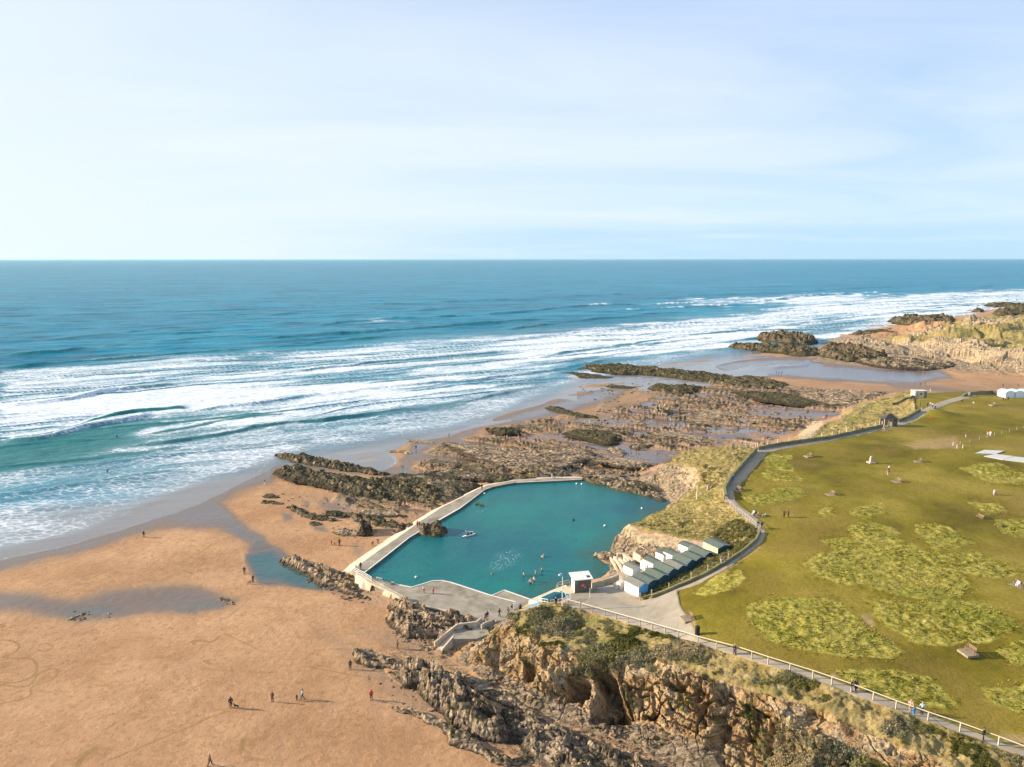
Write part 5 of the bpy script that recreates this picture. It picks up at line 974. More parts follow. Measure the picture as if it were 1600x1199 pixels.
# seaward pool wall: sloping pale outer face, grey walkway, white painted lip
outer = [(533, 894, .7), (545, 883, .8), (575, 862, .8), (606, 841, .9), (640, 819, 1.0), (676, 797, 1.2), (708, 782, 1.5), (738, 766, 1.8), (757, 758, 2.0), (800, 749, 2.2), (860, 745, 2.4), (912, 745, 2.5)]
mid_ = [(551, 890), (570, 876), (595, 858), (620, 841), (659, 813), (690, 793), (716, 780), (745, 765), (760, 759), (802, 751), (861, 747), (911, 747)]
inner = [(569.5, 896), (585, 884), (608, 866), (640, 840.5), (672, 822), (700, 806), (719, 795), (731, 786), (758, 765.5), (771, 761), (803, 755), (909, 750)]
w = empty('pool_wall', (0, 0, 0), 0, 'long concrete tidal wall with pale sloping outer face along the seaward side of the pool', 'pool wall')
O_, M_, I_ = PL(outer), PL(mid_, DZ), PL(inner, DZ)
I0 = [Vector((p.x, p.y, 0.2)) for p in I_]; lipo = [p.lerp(q, 0.10) for p, q in zip(I_, M_)]
ob0 = [Vector((p.x, p.y, -0.6)) for p in O_]
m = MB(); m.quadstrip(ob0, O_); m.quadstrip(O_, M_); m.build('sloping_face', CONC_P, w)
m = MB(); m.quadstrip(M_, lipo); m.build('walkway', CONC, w)
m = MB(); up = Vector((0, 0, .10)); m.quadstrip(lipo, [p+up for p in lipo]); m.quadstrip([p+up for p in lipo], [p+up for p in I_]); m.build('painted_lip', KERBW, w)
m = MB(); m.quadstrip([p+up for p in I_], I0); m.build('inner_face', CONC_D, w)
a, b = O_[0], M_[0]
m = MB(); v = [O_[0], M_[0], I_[0], I0[0], ob0[0]]; m.bm.faces.new([m.bm.verts.new(p) for p in v]); m.build('end_face', CONC_P, w)
# front deck
deck = [(569.5, 896), (579, 901), (597, 906.5), (612, 912), (643, 918), (660, 913), (676, 908), (690, 907.5), (705, 910.5), (768, 931), (806, 941), (822, 950), (812, 957), (797, 966), (780, 972), (762, 979), (748, 978), (735, 968), (715, 959), (690, 953), (665, 948), (640, 941.5), (620, 931), (600, 920), (582, 912), (551, 890)]
dk = empty('pool_deck', (0, 0, 0), 0, 'wide grey concrete deck with bulging edge along the near side of the pool', 'deck')
D = PL(deck, DZ+0.004)
m = MB(); m.prism([(p.x, p.y) for p in D], 0.3, DZ+0.006); m.build('slab', CONC, dk)
def kerb(parent, pts, wd, h, mt, name='painted_edge', z=DZ):
    L = PL(pts, z); m = MB(); A = []; B = []
    for i, p in enumerate(L):
        d = (L[min(i+1, len(L)-1)]-L[max(i-1, 0)]).normalized(); nn = Vector((-d.y, d.x, 0))*wd*.5; A.append(p+nn); B.append(p-nn)
    u_ = Vector((0, 0, h)); m.quadstrip(A, [p+u_ for p in A]); m.quadstrip([p+u_ for p in A], [p+u_ for p in B]); m.quadstrip([p+u_ for p in B], B)
    return m.build(name, mt, parent)
kerb(dk, [(612, 912), (643, 918), (660, 913), (676, 908), (690, 907.5), (705, 910.5), (768, 931)], .26, .09, KERBW)
kerb(dk, [(768, 931), (806, 941)], .22, .07, KERBW)
kerb(dk, [(582, 912.5), (600, 920.5), (620, 931.5), (640, 942), (665, 949), (690, 954), (708, 958)], .38, .22, CONC_P, 'coping')
lw_ = [(768, 931), (788, 922.5), (830, 938), (822, 949), (806, 941)]
m = MB(); m.prism([(p.x, p.y) for p in PL(lw_, DZ-.12)], .3, DZ-.12); m.build('lower_slab', CONC, dk)
kerb(dk, [(768, 931), (788, 922.5), (829, 937)], .24, .08, KERBW, z=DZ-.12)
# wall below the deck corner with the culvert
cv_ = empty('culvert_wall', (0, 0, 0), 0, 'pale concrete wall with a dark square outlet under the railed pool corner', 'wall')
def face_block(name, top, bot, zt, zb, thick, mt):
    T = PL(top, zt); B = PL(bot, zb); m = MB(); hv = [Vector((p.x, p.y, 0)).normalized()*thick for p in T]
    a = [m.bm.verts.new(p) for p in T]; b = [m.bm.verts.new(p) for p in B]; c = [m.bm.verts.new(p+h) for p, h in zip(T, hv)]; d = [m.bm.verts.new(Vector((p.x, p.y, -.2))+h) for p, h in zip(T, hv)]
    for i in range(len(T)-1):
        m.bm.faces.new((a[i], a[i+1], b[i+1], b[i])); m.bm.faces.new((a[i], c[i], c[i+1], a[i+1]))
    m.bm.faces.new((a[0], b[0], d[0], c[0])); m.bm.faces.new((a[-1], c[-1], d[-1], b[-1]))
    return m.build(name, mt, cv_)
face_block('wall_block', [(556, 896), (568, 904), (581, 912.5)], [(553, 921), (563, 931), (574.5, 933)], DZ+.05, .5, 1.6, CONC_P)
face_block('wall_block', [(600, 920.5), (612, 927), (625, 934), (641, 942.5)], [(594.5, 940), (603, 944), (612, 945), (630, 948)], DZ+.05, .6, 1.6, CONC_P)
face_block('lintel', [(581, 912.5), (600, 920.5)], [(580.5, 914.3), (599.5, 922.5)], DZ+.05, DZ-.15, 2.2, CONC_P)
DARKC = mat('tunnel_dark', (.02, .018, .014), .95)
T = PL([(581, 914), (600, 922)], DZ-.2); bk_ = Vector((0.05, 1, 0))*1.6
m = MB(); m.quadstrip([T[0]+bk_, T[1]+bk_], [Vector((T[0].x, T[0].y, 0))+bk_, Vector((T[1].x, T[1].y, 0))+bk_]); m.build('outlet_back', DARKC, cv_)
m = MB(); m.prism([(p.x, p.y) for p in PL([(574, 934), (594, 940.5), (597, 937), (579, 930)], .6)], 0, .72); m.build('apron', CONC_D, cv_)
def railing(label, pts, hs, mt, n, r=.045, name='railing', cat='railing', z=None, group=None, post_r=None):
    L = [P(*p) for p in pts]; root = empty(name, L[0], 0, label, cat, group); L = [p-L[0] for p in L]
    for h in hs: MB().tube([p+Vector((0, 0, h)) for p in L], r).build('rail', mt, root)
    S = sub_pts(L, max(.5, sum((b-a).length for a, b in zip(L, L[1:]))/n))
    for p in S: MB().tube([p-Vector((0, 0, .15)), p+Vector((0, 0, hs[0]))], post_r or r).build('post', mt, root)
    return root
GALV = mat('galvanised_rail', (.62, .60, .55), .5, .08)
railing('double bar galvanised railing guarding the culvert corner of the pool', [(553, 894, DZ), (567, 901.5, DZ), (581, 910, DZ)], (1.15, .75, .35), GALV, 5, .05)
def ladder(loc, rz, label):
    root = empty('pool_ladder', loc, rz, label, 'ladder', 'metal ladders on the pool edge')
    for s in (-.28, .28):
        MB().tube([(s, -.6, 0), (s, -.6, .95), (s, -.3, 1.1), (s, .15, .95), (s, .2, -.8)], .035).build('handrail', WHITE, root)
    for k in range(3): MB().tube([(-.28, .2, -.1-k*.3), (.28, .2, -.1-k*.3)], .03).build('rung', WHITE, root)
    return root
ladder(P(583.5, 882, DZ), math.radians(-60), 'white metal ladder on the pool lip near the culvert railing')
railing('low galvanised handrail at the water where the deck narrows', [(588, 906, DZ), (597, 908.5, DZ)], (.6,), GALV, 2, .05)
MB().box(-.35, .35, -.35, .35, 0, .45).build('x', CONC, None); bl = bpy.data.objects['x']; bl.name = 'concrete_block'; bl.location = P(613.5, 913, DZ); tag(bl, 'small pale concrete block on the deck edge beside the narrow corner', 'block')
# beach stairs
st = empty('beach_stairs', (0, 0, 0), 0, 'concrete stairs with side walls leading from the pool deck down to the sand', 'stairs')
top = PL([(714, 983.5), (707, 999)], 2.9); bot = PL([(679, 1012), (689, 1019)], 1.25); land0 = PL([(669, 1020), (682, 1027)], .95)
A0, B0 = top[0], top[1]; A1, B1 = P(679, 1011, 1.5), P(690, 1019, 1.5); N_ = 13
m = MB()
for k in range(N_):
    f0, f1 = k/N_, (k+1)/N_; z_ = 2.95-(2.95-1.35)*f0
    q = [A0.lerp(A1, f0), B0.lerp(B1, f0), B0.lerp(B1, f1), A0.lerp(A1, f1)]; m.prism([(p.x, p.y) for p in q], .2, z_)
m.build('steps', CONC_P, st)
m = MB(); E0, E1 = P(669, 1020.5, .9), P(683, 1028, .9)
for k in range(4):
    f0, f1 = k/4, (k+1)/4; z_ = 1.30-.11*k
    a_, b_ = A1-Vector((.25, 0, 0)), B1+Vector((.2, 0, 0)); q = [a_.lerp(E0, f0), b_.lerp(E1, f0), b_.lerp(E1, f1), a_.lerp(E0, f1)]; m.prism([(p.x, p.y) for p in q], .2, z_)
m.build('bottom_steps', CONC_P, st)
def ribbon_wall(parent, pts, th, h, mt, name, base=None):
    L = [Vector(p) for p in pts]; m = MB(); A = []; B = []
    for i, p in enumerate(L):
        d = (L[min(i+1, len(L)-1)]-L[max(i-1, 0)]); d.z = 0; d.normalize(); nn = Vector((-d.y, d.x, 0))*th*.5; A.append(p+nn); B.append(p-nn)
    hh = h if isinstance(h, (list, tuple)) else [h]*len(L); z0 = lambda p: Vector((p.x, p.y, base if base is not None else p.z-.5))
    At = [p+Vector((0, 0, q)) for p, q in zip(A, hh)]; Bt = [p+Vector((0, 0, q)) for p, q in zip(B, hh)]
    m.quadstrip([z0(p) for p in A], At); m.quadstrip(At, Bt); m.quadstrip(Bt, [z0(p) for p in B])
    for i in (0, -1): m.bm.faces.new([m.bm.verts.new(p) for p in (z0(A[i]), At[i], Bt[i], z0(B[i]))])
    return m.build(name, mt, parent)
ribbon_wall(st, [A1+Vector((0, 0, .2)), A0+Vector((0, 0, .3)), P(744, 977, DZ), P(752, 971, DZ)], .32, .75, CONC_P, 'side_wall', .3)
ribbon_wall(st, [B1+Vector((0, 0, .1)), B0+Vector((0, 0, .1))], .25, .35, CONC_P, 'side_wall', .3)
m = MB(); m.prism([(p.x, p.y) for p in PL([(713, 984), (746, 977), (760, 981), (765, 990), (745, 998), (722, 998), (708, 999)], 3.0)], .8, 2.98); m.build('landing', CONC, st)
ribbon_wall(st, PL([(752, 983), (757, 979), (772, 974), (776, 976)], 3.0), .3, .8, CONC_P, 'parapet', 2.5)
railing('thin blue grey handrail beside the top of the beach stairs', [(699, 993, 2.6), (684, 1006, 1.7)], (1.3, .9), GALV, 4, .03)
m = MB(); m.blob((0, 0, .25), .5, 2, (1.3, .7, .6), .15, 4); o = m.build('stone', ROCK_PALE); o.location = P(694, 1024, 1.0); tag(o, 'pale boulder lying at the foot of the beach stairs', 'boulder')
# ------------------------------------------------------------------ kiosk terrace, steps and lamp
TEAL = mat('teal_canvas', (.008, .07, .085), .6, .15); BLUEP = mat('blue_grey_step', (.22, .38, .44), .8, .1)
tr = empty('kiosk_steps', (0, 0, 0), 0, 'flight of blue grey steps climbing from the deck towards the grey kiosk', 'steps')
a0, b0 = P(795, 967, 3.25), P(806, 958, 3.25); a1, b1 = P(846, 946, 5.4), P(843, 939, 5.4)
for k in range(10):
    f0, f1 = k/10, (k+1)/10; q = [a0.lerp(a1, f0), b0.lerp(b1, f0), b0.lerp(b1, f1), a0.lerp(a1, f1)]
    MB().prism([(p.x, p.y) for p in q], 2.2, 3.35+2.25*f0).build('step', BLUEP, tr)
rm = empty('slipway_wall', (0, 0, 0), 0, 'white topped concrete wall sloping from the kiosk down to the pool water', 'wall')
m = MB(); m.prism([(p.x, p.y, p.z) for p in PL([(826, 939.5, 3.9), (829, 936.5, 3.9), (868, 920, 4.6), (884, 914, 5.4), (888, 918, 5.7), (872, 926, 5.0), (856, 933, 4.6), (840, 943, 4.3)])], 1.5, 4); m.build('slab', CONC_P, rm)
ribbon_wall(rm, PL([(827, 941, 3.7), (842, 944, 4.2)]), .3, .4, WHITE, 'front_face', 2.2)
cvr = empty('teal_cover', (0, 0, 0), 0, 'dark teal tarpaulin stretched over stacked boats by the pool steps', 'tarpaulin')
T4 = PL([(846, 938, 5.5), (866, 929, 5.6), (882, 930, 5.8), (886, 938, 5.6), (870, 945, 5.6), (852, 946, 5.5)]); c_ = sum(T4, Vector())/6
m = MB(); cc = m.bm.verts.new(c_+Vector((0, 0, 1.0))); r1 = [m.bm.verts.new(p+Vector((0, 0, .5))) for p in T4]; r0 = [m.bm.verts.new(p-Vector((0, 0, .5))) for p in T4]
for i in range(6): m.bm.faces.new((r1[i], r1[(i+1) % 6], cc)); m.bm.faces.new((r0[i], r0[(i+1) % 6], r1[(i+1) % 6], r1[i]))
m.build('canvas', TEAL, cvr)
m = MB(); m.tube([p+Vector((0, 0, .52)) for p in T4[:4]], .08); m.build('hem', mat('bright_blue_edge', (.05, .48, .62), .5), cvr)
WR = WHITE
railing('white painted pool railing in front of the teal tarpaulin', [(842, 944, 5.2), (856, 946, 5.5)], (1.2, .65), WR, 3, .05)
railing('white sloping handrails of the ramp beside the lamp post', [(880, 945, 6.1), (892, 935, 6.3)], (1.1, .6), WR, 5, .05)
railing('low white chain railing between tarpaulin and lamp post', [(860, 944, 5.8), (872, 943, 5.9), (880, 941, 6.1)], (.8,), WR, 4, .04)
lp = empty('street_lamp', P(878.5, 953, 6.2), 0, 'tall white lamp post with hooked top standing in the scrub beside the steps', 'street lamp')
MB().tube([(0, 0, -.3), (0, 0, 3), (0, 0, 6.7)], .11, 8, .075).build('post', mat('lamp_paint', (.62, .62, .58), .5), lp)
MB().tube([(0, 0, 6.65), (-.05, 0, 6.95), (-.22, 0, 7.15), (-.45, 0, 7.1), (-.55, 0, 6.95)], .055, 6).build('arm', mat('lamp_paint', (.6, .6, .58)), lp)
m = MB(); m.blob((-.58, 0, 6.82), .22, 2, (1, 1, .8)); m.build('lamp_head', mat('lamp_glass', (.7, .7, .66), .3), lp, True)
# kiosk
k0, k1 = P(898, 926, 6.0), P(923.5, 923.5, 6.0); rz = ang(k0, k1); Wd = (k1-k0).length
ks = empty('kiosk', k0, rz, 'small grey timber kiosk with a white monopitch roof beside the pool', 'kiosk')
GREYT = mat('grey_cladding', (.145, .12, .095), .8, .12, 4); PALEW = mat('pale_cladding', (.72, .64, .52), .7, .08)
MB().box(0, Wd, 0, 2.35, -.3, 2.55).build('wall', GREYT, ks); MB().box(-.03, -.004, .0, 2.35, -.1, 2.5).build('side_cladding', PALEW, ks)
m = MB(); R_ = Matrix.Translation((0, 0, 2.62)) @ Matrix.Rotation(math.radians(5), 4, 'X'); m.box(-.45, Wd+.3, -.35, 2.75, -.06, .10, R_); rf = m.build('roof', mat('white_roof', (.70, .66, .60), .6, .07), ks)
m = MB(); m.box(Wd-.75, Wd-.15, .3, 1.0, .105, .14, R_); m.build('roof_hatch', mat('black_glass', (.02, .02, .02), .3), rf)
MB().tube([(1.7, 2.2, 2.7), (1.7, 2.2, 3.5)], .02).build('aerial', GALV, rf); MB().tube([(1.3, 1.1, 2.75), (1.3, 1.1, 3.4), (1.6, 1.1, 3.3)], .02).build('mast', GALV, rf)
MB().box(.15, .62, -.03, -.004, 1.5, 2.3).build('green_sign', mat('sign_green', (.04, .28, .20), .6), ks)
m = MB(); m.tube([(1.6, .0, 1.35), (1.6, -.05, 1.35)], .40, 20); rsn = m.build('round_sign', mat('sign_red', (.62, .05, .07), .5), ks)
for z_, wd_ in ((1.47, .42), (1.33, .5), (1.2, .36)): MB().box(1.6-wd_/2, 1.6+wd_/2, -.062, -.052, z_-.04, z_+.035).build('lettering', mat('sign_pink', (.75, .35, .35), .5), rsn)
MB().box(1.95, 2.25, -.03, -.004, .7, 1.05).build('notice', mat('notice_green', (.25, .40, .34), .6), ks)
MB().box(-.036, -.031, .3, 1.15, 0, 2.0).build('door', mat('door_pale', (.60, .50, .40), .7), ks)
m = MB(); m.box(-1.9, -.05, -.2, 2.3, -.5, -.05); m.build('timber_deck', TIMBER, ks); 
railing('pale timber handrail round the deck on the water side of the kiosk', [(869, 924, 5.3), (872, 918, 5.3), (890, 913.5, 5.9)], (1.0, .5), TIMBER, 5, .04)
o = MB().tube([(0, 0, 0), (0, 0, 2.2)], .045).build('marker_post', WHITE); o.location = P(921.5, 936, 6.2); tag(o, 'thin white post standing alone on the tarmac right of the kiosk', 'post')
bk_ = empty('bicycle', P(929, 926.5, 6.1), .3, 'dark bicycle leaning by the right hand corner of the kiosk', 'bicycle'); BLK = mat('black_rubber', (.02, .02, .022), .6)
for s in (-.52, .52): MB().tube([(s+.33*math.cos(t*math.pi/6), 0, .34+.33*math.sin(t*math.pi/6)) for t in range(13)], .025, 5).build('wheel', BLK, bk_)
MB().tube([(-.52, 0, .34), (-.15, 0, .85), (.35, 0, .85), (.52, 0, .34)], .025).tube([(-.52, 0, .34), (0, 0, .32), (.35, 0, .85)], .025).tube([(0, 0, .32), (-.15, 0, .85)], .025).build('frame', mat('bike_green', (.03, .08, .05), .4), bk_)
MB().box(-.28, -.02, -.06, .06, .88, .94).build('saddle', BLK, bk_); MB().tube([(.38, -.25, 1.0), (.38, .25, 1.0)], .02).build('handlebar', BLK, bk_)
# store lockers in front of the white hut
for k, (x, y, hgt, wd) in enumerate([(963, 920, 1.0, .75), (968.5, 920.5, 1.45, .75), (972, 918, 1.45, .55)]):
    r = empty('storage_locker', P(x, y, 6.1), math.radians(35), ['squat pale locker nearest the water beside the white hut', 'taller pale locker in the middle of the row beside the white hut', 'pale locker closest to the white hut wall'][k], 'locker', 'lockers by the white hut')
    MB().box(-wd/2, wd/2, -.5, .5, 0, hgt).build('body', mat('locker_cream', (.60, .55, .47), .7), r); MB().box(-wd/2-.05, wd/2+.05, -.55, .55, hgt, hgt+.07).build('lid', mat('locker_lid', (.55, .50, .42), .7), r)
# terraced steps down to the water by the huts
tc_ = empty('terrace_steps', (0, 0, 0), 0, 'curved concrete terrace steps dropping to the pool in front of the beach huts', 'steps')
for k, (p, z_) in enumerate([([(951, 868), (958, 879), (966, 895), (966, 902)], 3.3), ([(960, 871), (968, 882), (974, 895)], 3.9), ([(968, 873), (977, 883), (982, 893)], 4.4), ([(976, 874), (986, 885), (990, 891)], 4.9)]):
    ribbon_wall(tc_, PL(p, z_), .5, .3, CONC_P, 'kerb', z_-.6)
ribbon_wall(tc_, PL([(964, 868), (974, 868), (990, 879)], 4.6), .8, .5, CONC_P, 'retaining_wall', 3)
sw = empty('stone_wall', (0, 0, 0), 0, 'low pale wall running from the kiosk round the pool corner to the terrace steps', 'wall')
ribbon_wall(sw, PL([(924, 915, 5.9), (940, 911, 5.9), (953, 907, 5.8), (966, 902, 5.6)]), .4, .6, CONC_P, 'wall', 3.0)
railing('rustic timber rail along the low wall right of the kiosk', [(930, 919, 6), (942, 912, 6), (956, 907, 6), (970, 900, 5.9)], (1.1,), TIMBER, 6, .05)
# ------------------------------------------------------------------ beach huts
ROOFG = mat('felt_roof_green_grey', (.11, .135, .108), .85, .14, 2); ROOFL = mat('felt_roof_grey', (.19, .185, .155), .85, .12, 2)
TEALW = mat('dark_teal_boards', (.035, .10, .115), .7, .15, 4); HWHITE = mat('hut_white', (.80, .79, .75), .6, .05); HBLUE = mat('hut_blue', (.14, .46, .75), .6, .06)
HCREAM = mat('hut_cream', (.62, .50, .32), .7, .1)
def hut(loc, rz, w_, d_, h_, rise, wallm, gable, roofm, label, cat='beach hut', group='beach huts on the terrace', door=True, trim=WHITE):
    """local x = along the row, local y = ridge direction (away from the path); origin at the near left base corner"""
    rise *= .62; h_ *= .72
    r = empty('beach_hut', loc, rz, label, cat, group)
    m = MB(); v = [m.bm.verts.new(p) for p in [(0, 0, -.4), (w_, 0, -.4), (w_, d_, -.4), (0, d_, -.4), (0, 0, h_), (w_, 0, h_), (w_, d_, h_), (0, d_, h_)]]
    for f in ((0, 3, 2, 1), (1, 2, 6, 5), (3, 0, 4, 7)): m.bm.faces.new([v[i] for i in f])
    a = m.bm.verts.new((w_/2, d_, h_+rise)); m.bm.faces.new((v[2], v[3], v[7], a, v[6])); m.build('wall', wallm, r)
    m = MB(); m.bm.faces.new([m.bm.verts.new(p) for p in [(0, 0, -.4), (w_, 0, -.4), (w_, 0, h_), (w_/2, 0, h_+rise), (0, 0, h_)]]); m.build('gable_wall', gable, r)
    o = .16; m = MB(); dz = rise*o*2/w_
    for s in (0, 1):
        x0, x1 = (-o, w_/2) if s == 0 else (w_+o, w_/2)
        P4 = [(x0, -o, h_-dz+.02), (x0, d_+o, h_-dz+.02), (x1, d_+o, h_+rise+.02), (x1, -o, h_+rise+.02)]; t = [m.bm.verts.new(p) for p in P4]; u_ = [m.bm.verts.new((p[0], p[1], p[2]+.07)) for p in P4]
        m.bm.faces.new(t); m.bm.faces.new(u_)
        for i in range(4): m.bm.faces.new((t[i], t[(i+1) % 4], u_[(i+1) % 4], u_[i]))
    rf = m.build('roof', roofm, r)
    if trim:
        for y in (-o-.03, ): MB().tube([(-o, y, h_-dz), (w_/2, y, h_+rise+.03), (w_+o, y, h_-dz)], .05, 4).build('barge_board', trim, rf)
    if door:
        dr = MB().box(w_*.32, w_*.68, d_+.004, d_+.04, 0, h_*.88).build('door', mat('hut_door', (.45, .50, .50), .6), r); MB().box(w_*.62, w_*.64, d_+.04, d_+.08, .95, 1.05).build('handle', BLK, dr)
    return r
r0 = P(997.5, 932, 7.0); r1 = P(1113, 874.5, 8.8); rz = ang(r0, r1); ex = Vector((math.cos(rz), math.sin(rz), 0)); ey = Vector((-math.sin(rz), math.cos(rz), 0))
LB = ['white beach hut with a bright blue gable end beside the tarmac', 'low dark teal hut tucked directly behind the blue gabled one', 'third dark teal hut counting from the blue gabled end', 'broad roofed dark teal hut fourth from the blue gabled end', 'dark teal hut in the middle of the path side row with a white barge board', 'sixth teal hut from the blue end standing higher than its left neighbour', 'teal hut last but one at the uphill end of the path side row', 'teal hut at the uphill end of the row next to the cream hut']
L_ = (r1-r0).length; dlt = L_/8
for k in range(8):
    b = r0+ex*(dlt*k)+Vector((0, 0, (8.4-7.0)*k/7))
    if k == 0: hut(b, rz, dlt-.12, 3.7, 2.55, .85, HWHITE, HBLUE, ROOFL, LB[k])
    else: hut(b+ey*(.25 if k == 1 else 0), rz, dlt-.06, 3.6, [0, 2.3, 2.45, 2.75, 2.55, 2.8, 2.6, 2.65][k], [0, .5, .7, .95, .7, .95, .6, .7][k], TEALW, TEALW, [0, ROOFG, ROOFG, ROOFG, ROOFL, ROOFG, ROOFG, ROOFG][k], LB[k])
hw = [o_ for o_ in bpy.data.objects if o_.get('label') == LB[0]][0]; hwall = [c_ for c_ in hw.children if c_.name.startswith('wall')][0]
m = MB()
for y_, z_, l_ in ((.9, 1.15, .35), (1.45, 1.25, .5), (2.1, 1.1, .4), (1.1, .95, .6), (1.9, .9, .5), (1.5, .72, .8)): m.box(-.012, -.004, y_, y_+l_, z_, z_+.07)
m.build('faded_lettering', mat('faded_grey_paint', (.42, .42, .42), .7), hwall)
for (x, y, z, w_, d_, h_, wm, rm_, lb) in [(988, 899, 6.2, 2.6, 3.2, 2.3, HWHITE, ROOFL, 'grey roofed hut on the water side just left of the white and blue hut'), (1010.5, 891, 6.1, 1.9, 2.2, 1.9, HWHITE, HWHITE, 'smallest white hut crouching in front of the water side row'), (1020, 891, 6.6, 2.8, 3.4, 2.5, HWHITE, ROOFG, 'white hut with green grey roof in the middle of the water side row'),
        (1036, 876, 6.4, 2.4, 2.6, 2.2, HWHITE, ROOFG, 'white hut left of a matching pair by the foot of the bank'), (1050, 877, 6.9, 2.6, 3.0, 2.3, HWHITE, ROOFG, 'white hut right of a matching pair by the foot of the bank'), (1074, 864.5, 7.6, 2.6, 3.0, 2.3, HWHITE, ROOFG, 'white hut standing alone uphill of the matching pair')]:
    hut(P(x, y, z), rz, w_, d_, h_, h_*.22, wm, wm, rm_, lb, group='smaller huts on the water side').scale = (.84, .84, .80)
hut(P(1121, 872, 8.9), rz-.1, 3.3, 4.2, 3.0, .6, HCREAM, TEALW, ROOFG, 'large cream hut with a green roof at the top end of the huts', group=None)
fr = empty('open_hut_frame', P(1000.5, 879.5, 5.2), rz-math.radians(6), 'pale unroofed hut frame with two pointed gables against the pink rock', 'hut frame')
for y in (0, 2.6):
    MB().tube([(0, y, 0), (0, y, 1.8), (1.5, y, 2.7), (3.0, y, 1.8), (3.0, y, 0)], .06, 4).build('gable_frame', TIMBER, fr)
MB().box(0, .06, 0, 2.6, 0, 1.6).build('wall_panel', mat('peach_boards', (.62, .47, .32), .7), fr); MB().box(0, 3.0, 2.6, 2.66, 0, 1.2).build('wall_panel', mat('peach_boards', (.62, .47, .32)), fr); MB().tube([(1.5, 0, 2.7), (1.5, 2.6, 2.7)], .05, 4).build('ridge_beam', TIMBER, fr)
# ------------------------------------------------------------------ fences, banks and poles
def fence(label, pts, step, h, mt, rail_h=(1.0,), r=.06, pr=.07, group=None, wires=0, cat='fence', rails=True, dens=True):
    L = [Vector(p) for p in pts]; o = L[0].copy(); root = empty('fence', o, 0, label, cat, group); S = sub_pts([p-o for p in L], step)
    for p in S:
        g = ground_z(p.x+o.x, p.y+o.y)-o.z if dens else p.z
        g = g if abs(g-p.z) < 1.5 else p.z
        p.z = g
        MB().box(-pr, pr, -pr, pr, -.3, h, Matrix.Translation(p)).build('post', mt, root)
    if rails:
        for q in rail_h:
            m = MB(); 
            for a, b in zip(S, S[1:]):
                m.tube([a+Vector((0, 0, q)), b+Vector((0, 0, q))], r, 4)
            m.build('rail', mt, root)
    for k in range(wires):
        m = MB()
        for a, b in zip(S, S[1:]): m.tube([a+Vector((0, 0, h*(k+1)/(wires+1.5))), b+Vector((0, 0, h*(k+1)/(wires+1.5)))], .015, 3)
        m.build('wire', GALV, root)
    return root
RAILT = mat('sunlit_fence_rail', (.50, .43, .33), .75, .1, 6)
fp = PL([(888, 946, 6.3), (945, 962, 7.2), (1000, 978, 8.5), (1060, 996, 10), (1090, 1006, 11), (1150, 1021, 12), (1200, 1038, 12.5), (1270, 1060, 12.8), (1330, 1081, 13), (1400, 1108, 13), (1450, 1126, 13), (1500, 1143, 13), (1560, 1165, 13), (1620, 1188, 13), (1750, 1238, 13)])
fence('long timber post and rail fence along the near cliff top path', fp, 2.3, 1.12, RAILT, (1.14,), .08, .075, wires=0)
STW = concrete('turf_topped_stone', (0.16, 0.15, 0.10), (0.25, 0.22, 0.15), (0.10, 0.10, 0.04), 0.6)
def turf_wall(label, pts, h=1.0, th=.8):
    L = sub_pts(PL(pts), 1.2); root = empty('bank_wall', (0, 0, 0), 0, label, 'wall', 'low turf walls along the cliff path')
    rnd = random.Random(len(label)); hh = [h*rnd.uniform(.85, 1.1) for _ in L]
    for p in L:
        g = ground_z(p.x, p.y)
        if abs(g-p.z) < 1.5: p.z = g
    ribbon_wall(root, L, th, hh, STW, 'wall'); 
    ribbon_wall(root, [p+Vector((0, 0, .01)) for p in L], th*.6, [q+.12 for q in hh], mat('turf_top', (.20, .19, .06), .9, .2, 3), 'turf'); return root
turf_wall('narrow turf topped wall beside the path from the white viewpoint rail down to the bend', [(1181, 706, 13), (1161, 728, 13), (1142, 750, 13), (1132, 768, 13), (1134, 781, 13)], 1.15)
turf_wall('turf topped wall hugging the path above the beach huts', [(1187, 832, 12.8), (1181, 846, 12.4), (1161, 863, 11.9), (1131, 883, 11.3), (1101, 900, 10.6), (1066, 916, 9.4), (1036, 929, 8.4), (1018, 935, 7.9)], .5, .6)
turf_wall('dark turf wall along the lawn edge from the viewpoint rail to the stone shelter', [(1184, 703, 13), (1215, 697, 13), (1250, 692, 13), (1300, 685, 13), (1345, 675, 12.8), (1378, 668, 12.6)], .9, .7)
turf_wall('dark turf wall running from the stone shelter up to the walkers on the path', [(1402, 660, 12.6), (1416, 655, 12.6), (1428, 648, 12.6), (1437, 643, 12.6)], .9)
turf_wall('turf wall joining the sandy bank to the white pillbox building', [(1393, 634, 9.8), (1410, 629, 11), (1422, 623, 12), (1430, 619, 12.2)], .9)
turf_wall('far turf wall on the skyline of the green in front of the beach', [(1504, 620, 12.4), (1515, 617, 12.5), (1530, 615, 12.6), (1550, 615, 12.6), (1566, 616, 12.6)], 1.1)
wf = PL([(1184, 702, 13), (1215, 696, 13), (1250, 691, 13), (1300, 684, 13), (1345, 674, 12.8), (1378, 667, 12.6)])
fence('line of small white topped posts standing on the wall left of the stone shelter', wf, 3.9, 2.0, mat('pale_post', (.62, .58, .48)), (), .03, .09, rails=False, wires=1)
fence('timber post and wire fence down the cliff path between the bend and the hedge', PL([(1134, 783, 13), (1150, 800, 13), (1172, 816, 12.9), (1186, 829, 12.8)]), 2.6, 1.15, TIMBER, (1.05,), .04, .07, wires=2)
fence('short timber fence posts above the hedge beside the beach huts', PL([(1000, 938, 7.4), (1018, 933, 7.9), (1045, 922, 8.8), (1080, 906, 10), (1106, 894, 10.8), (1138, 876, 11.5)]), 4.2, 1.5, TIMBER, (), .03, .08, rails=False, wires=1)
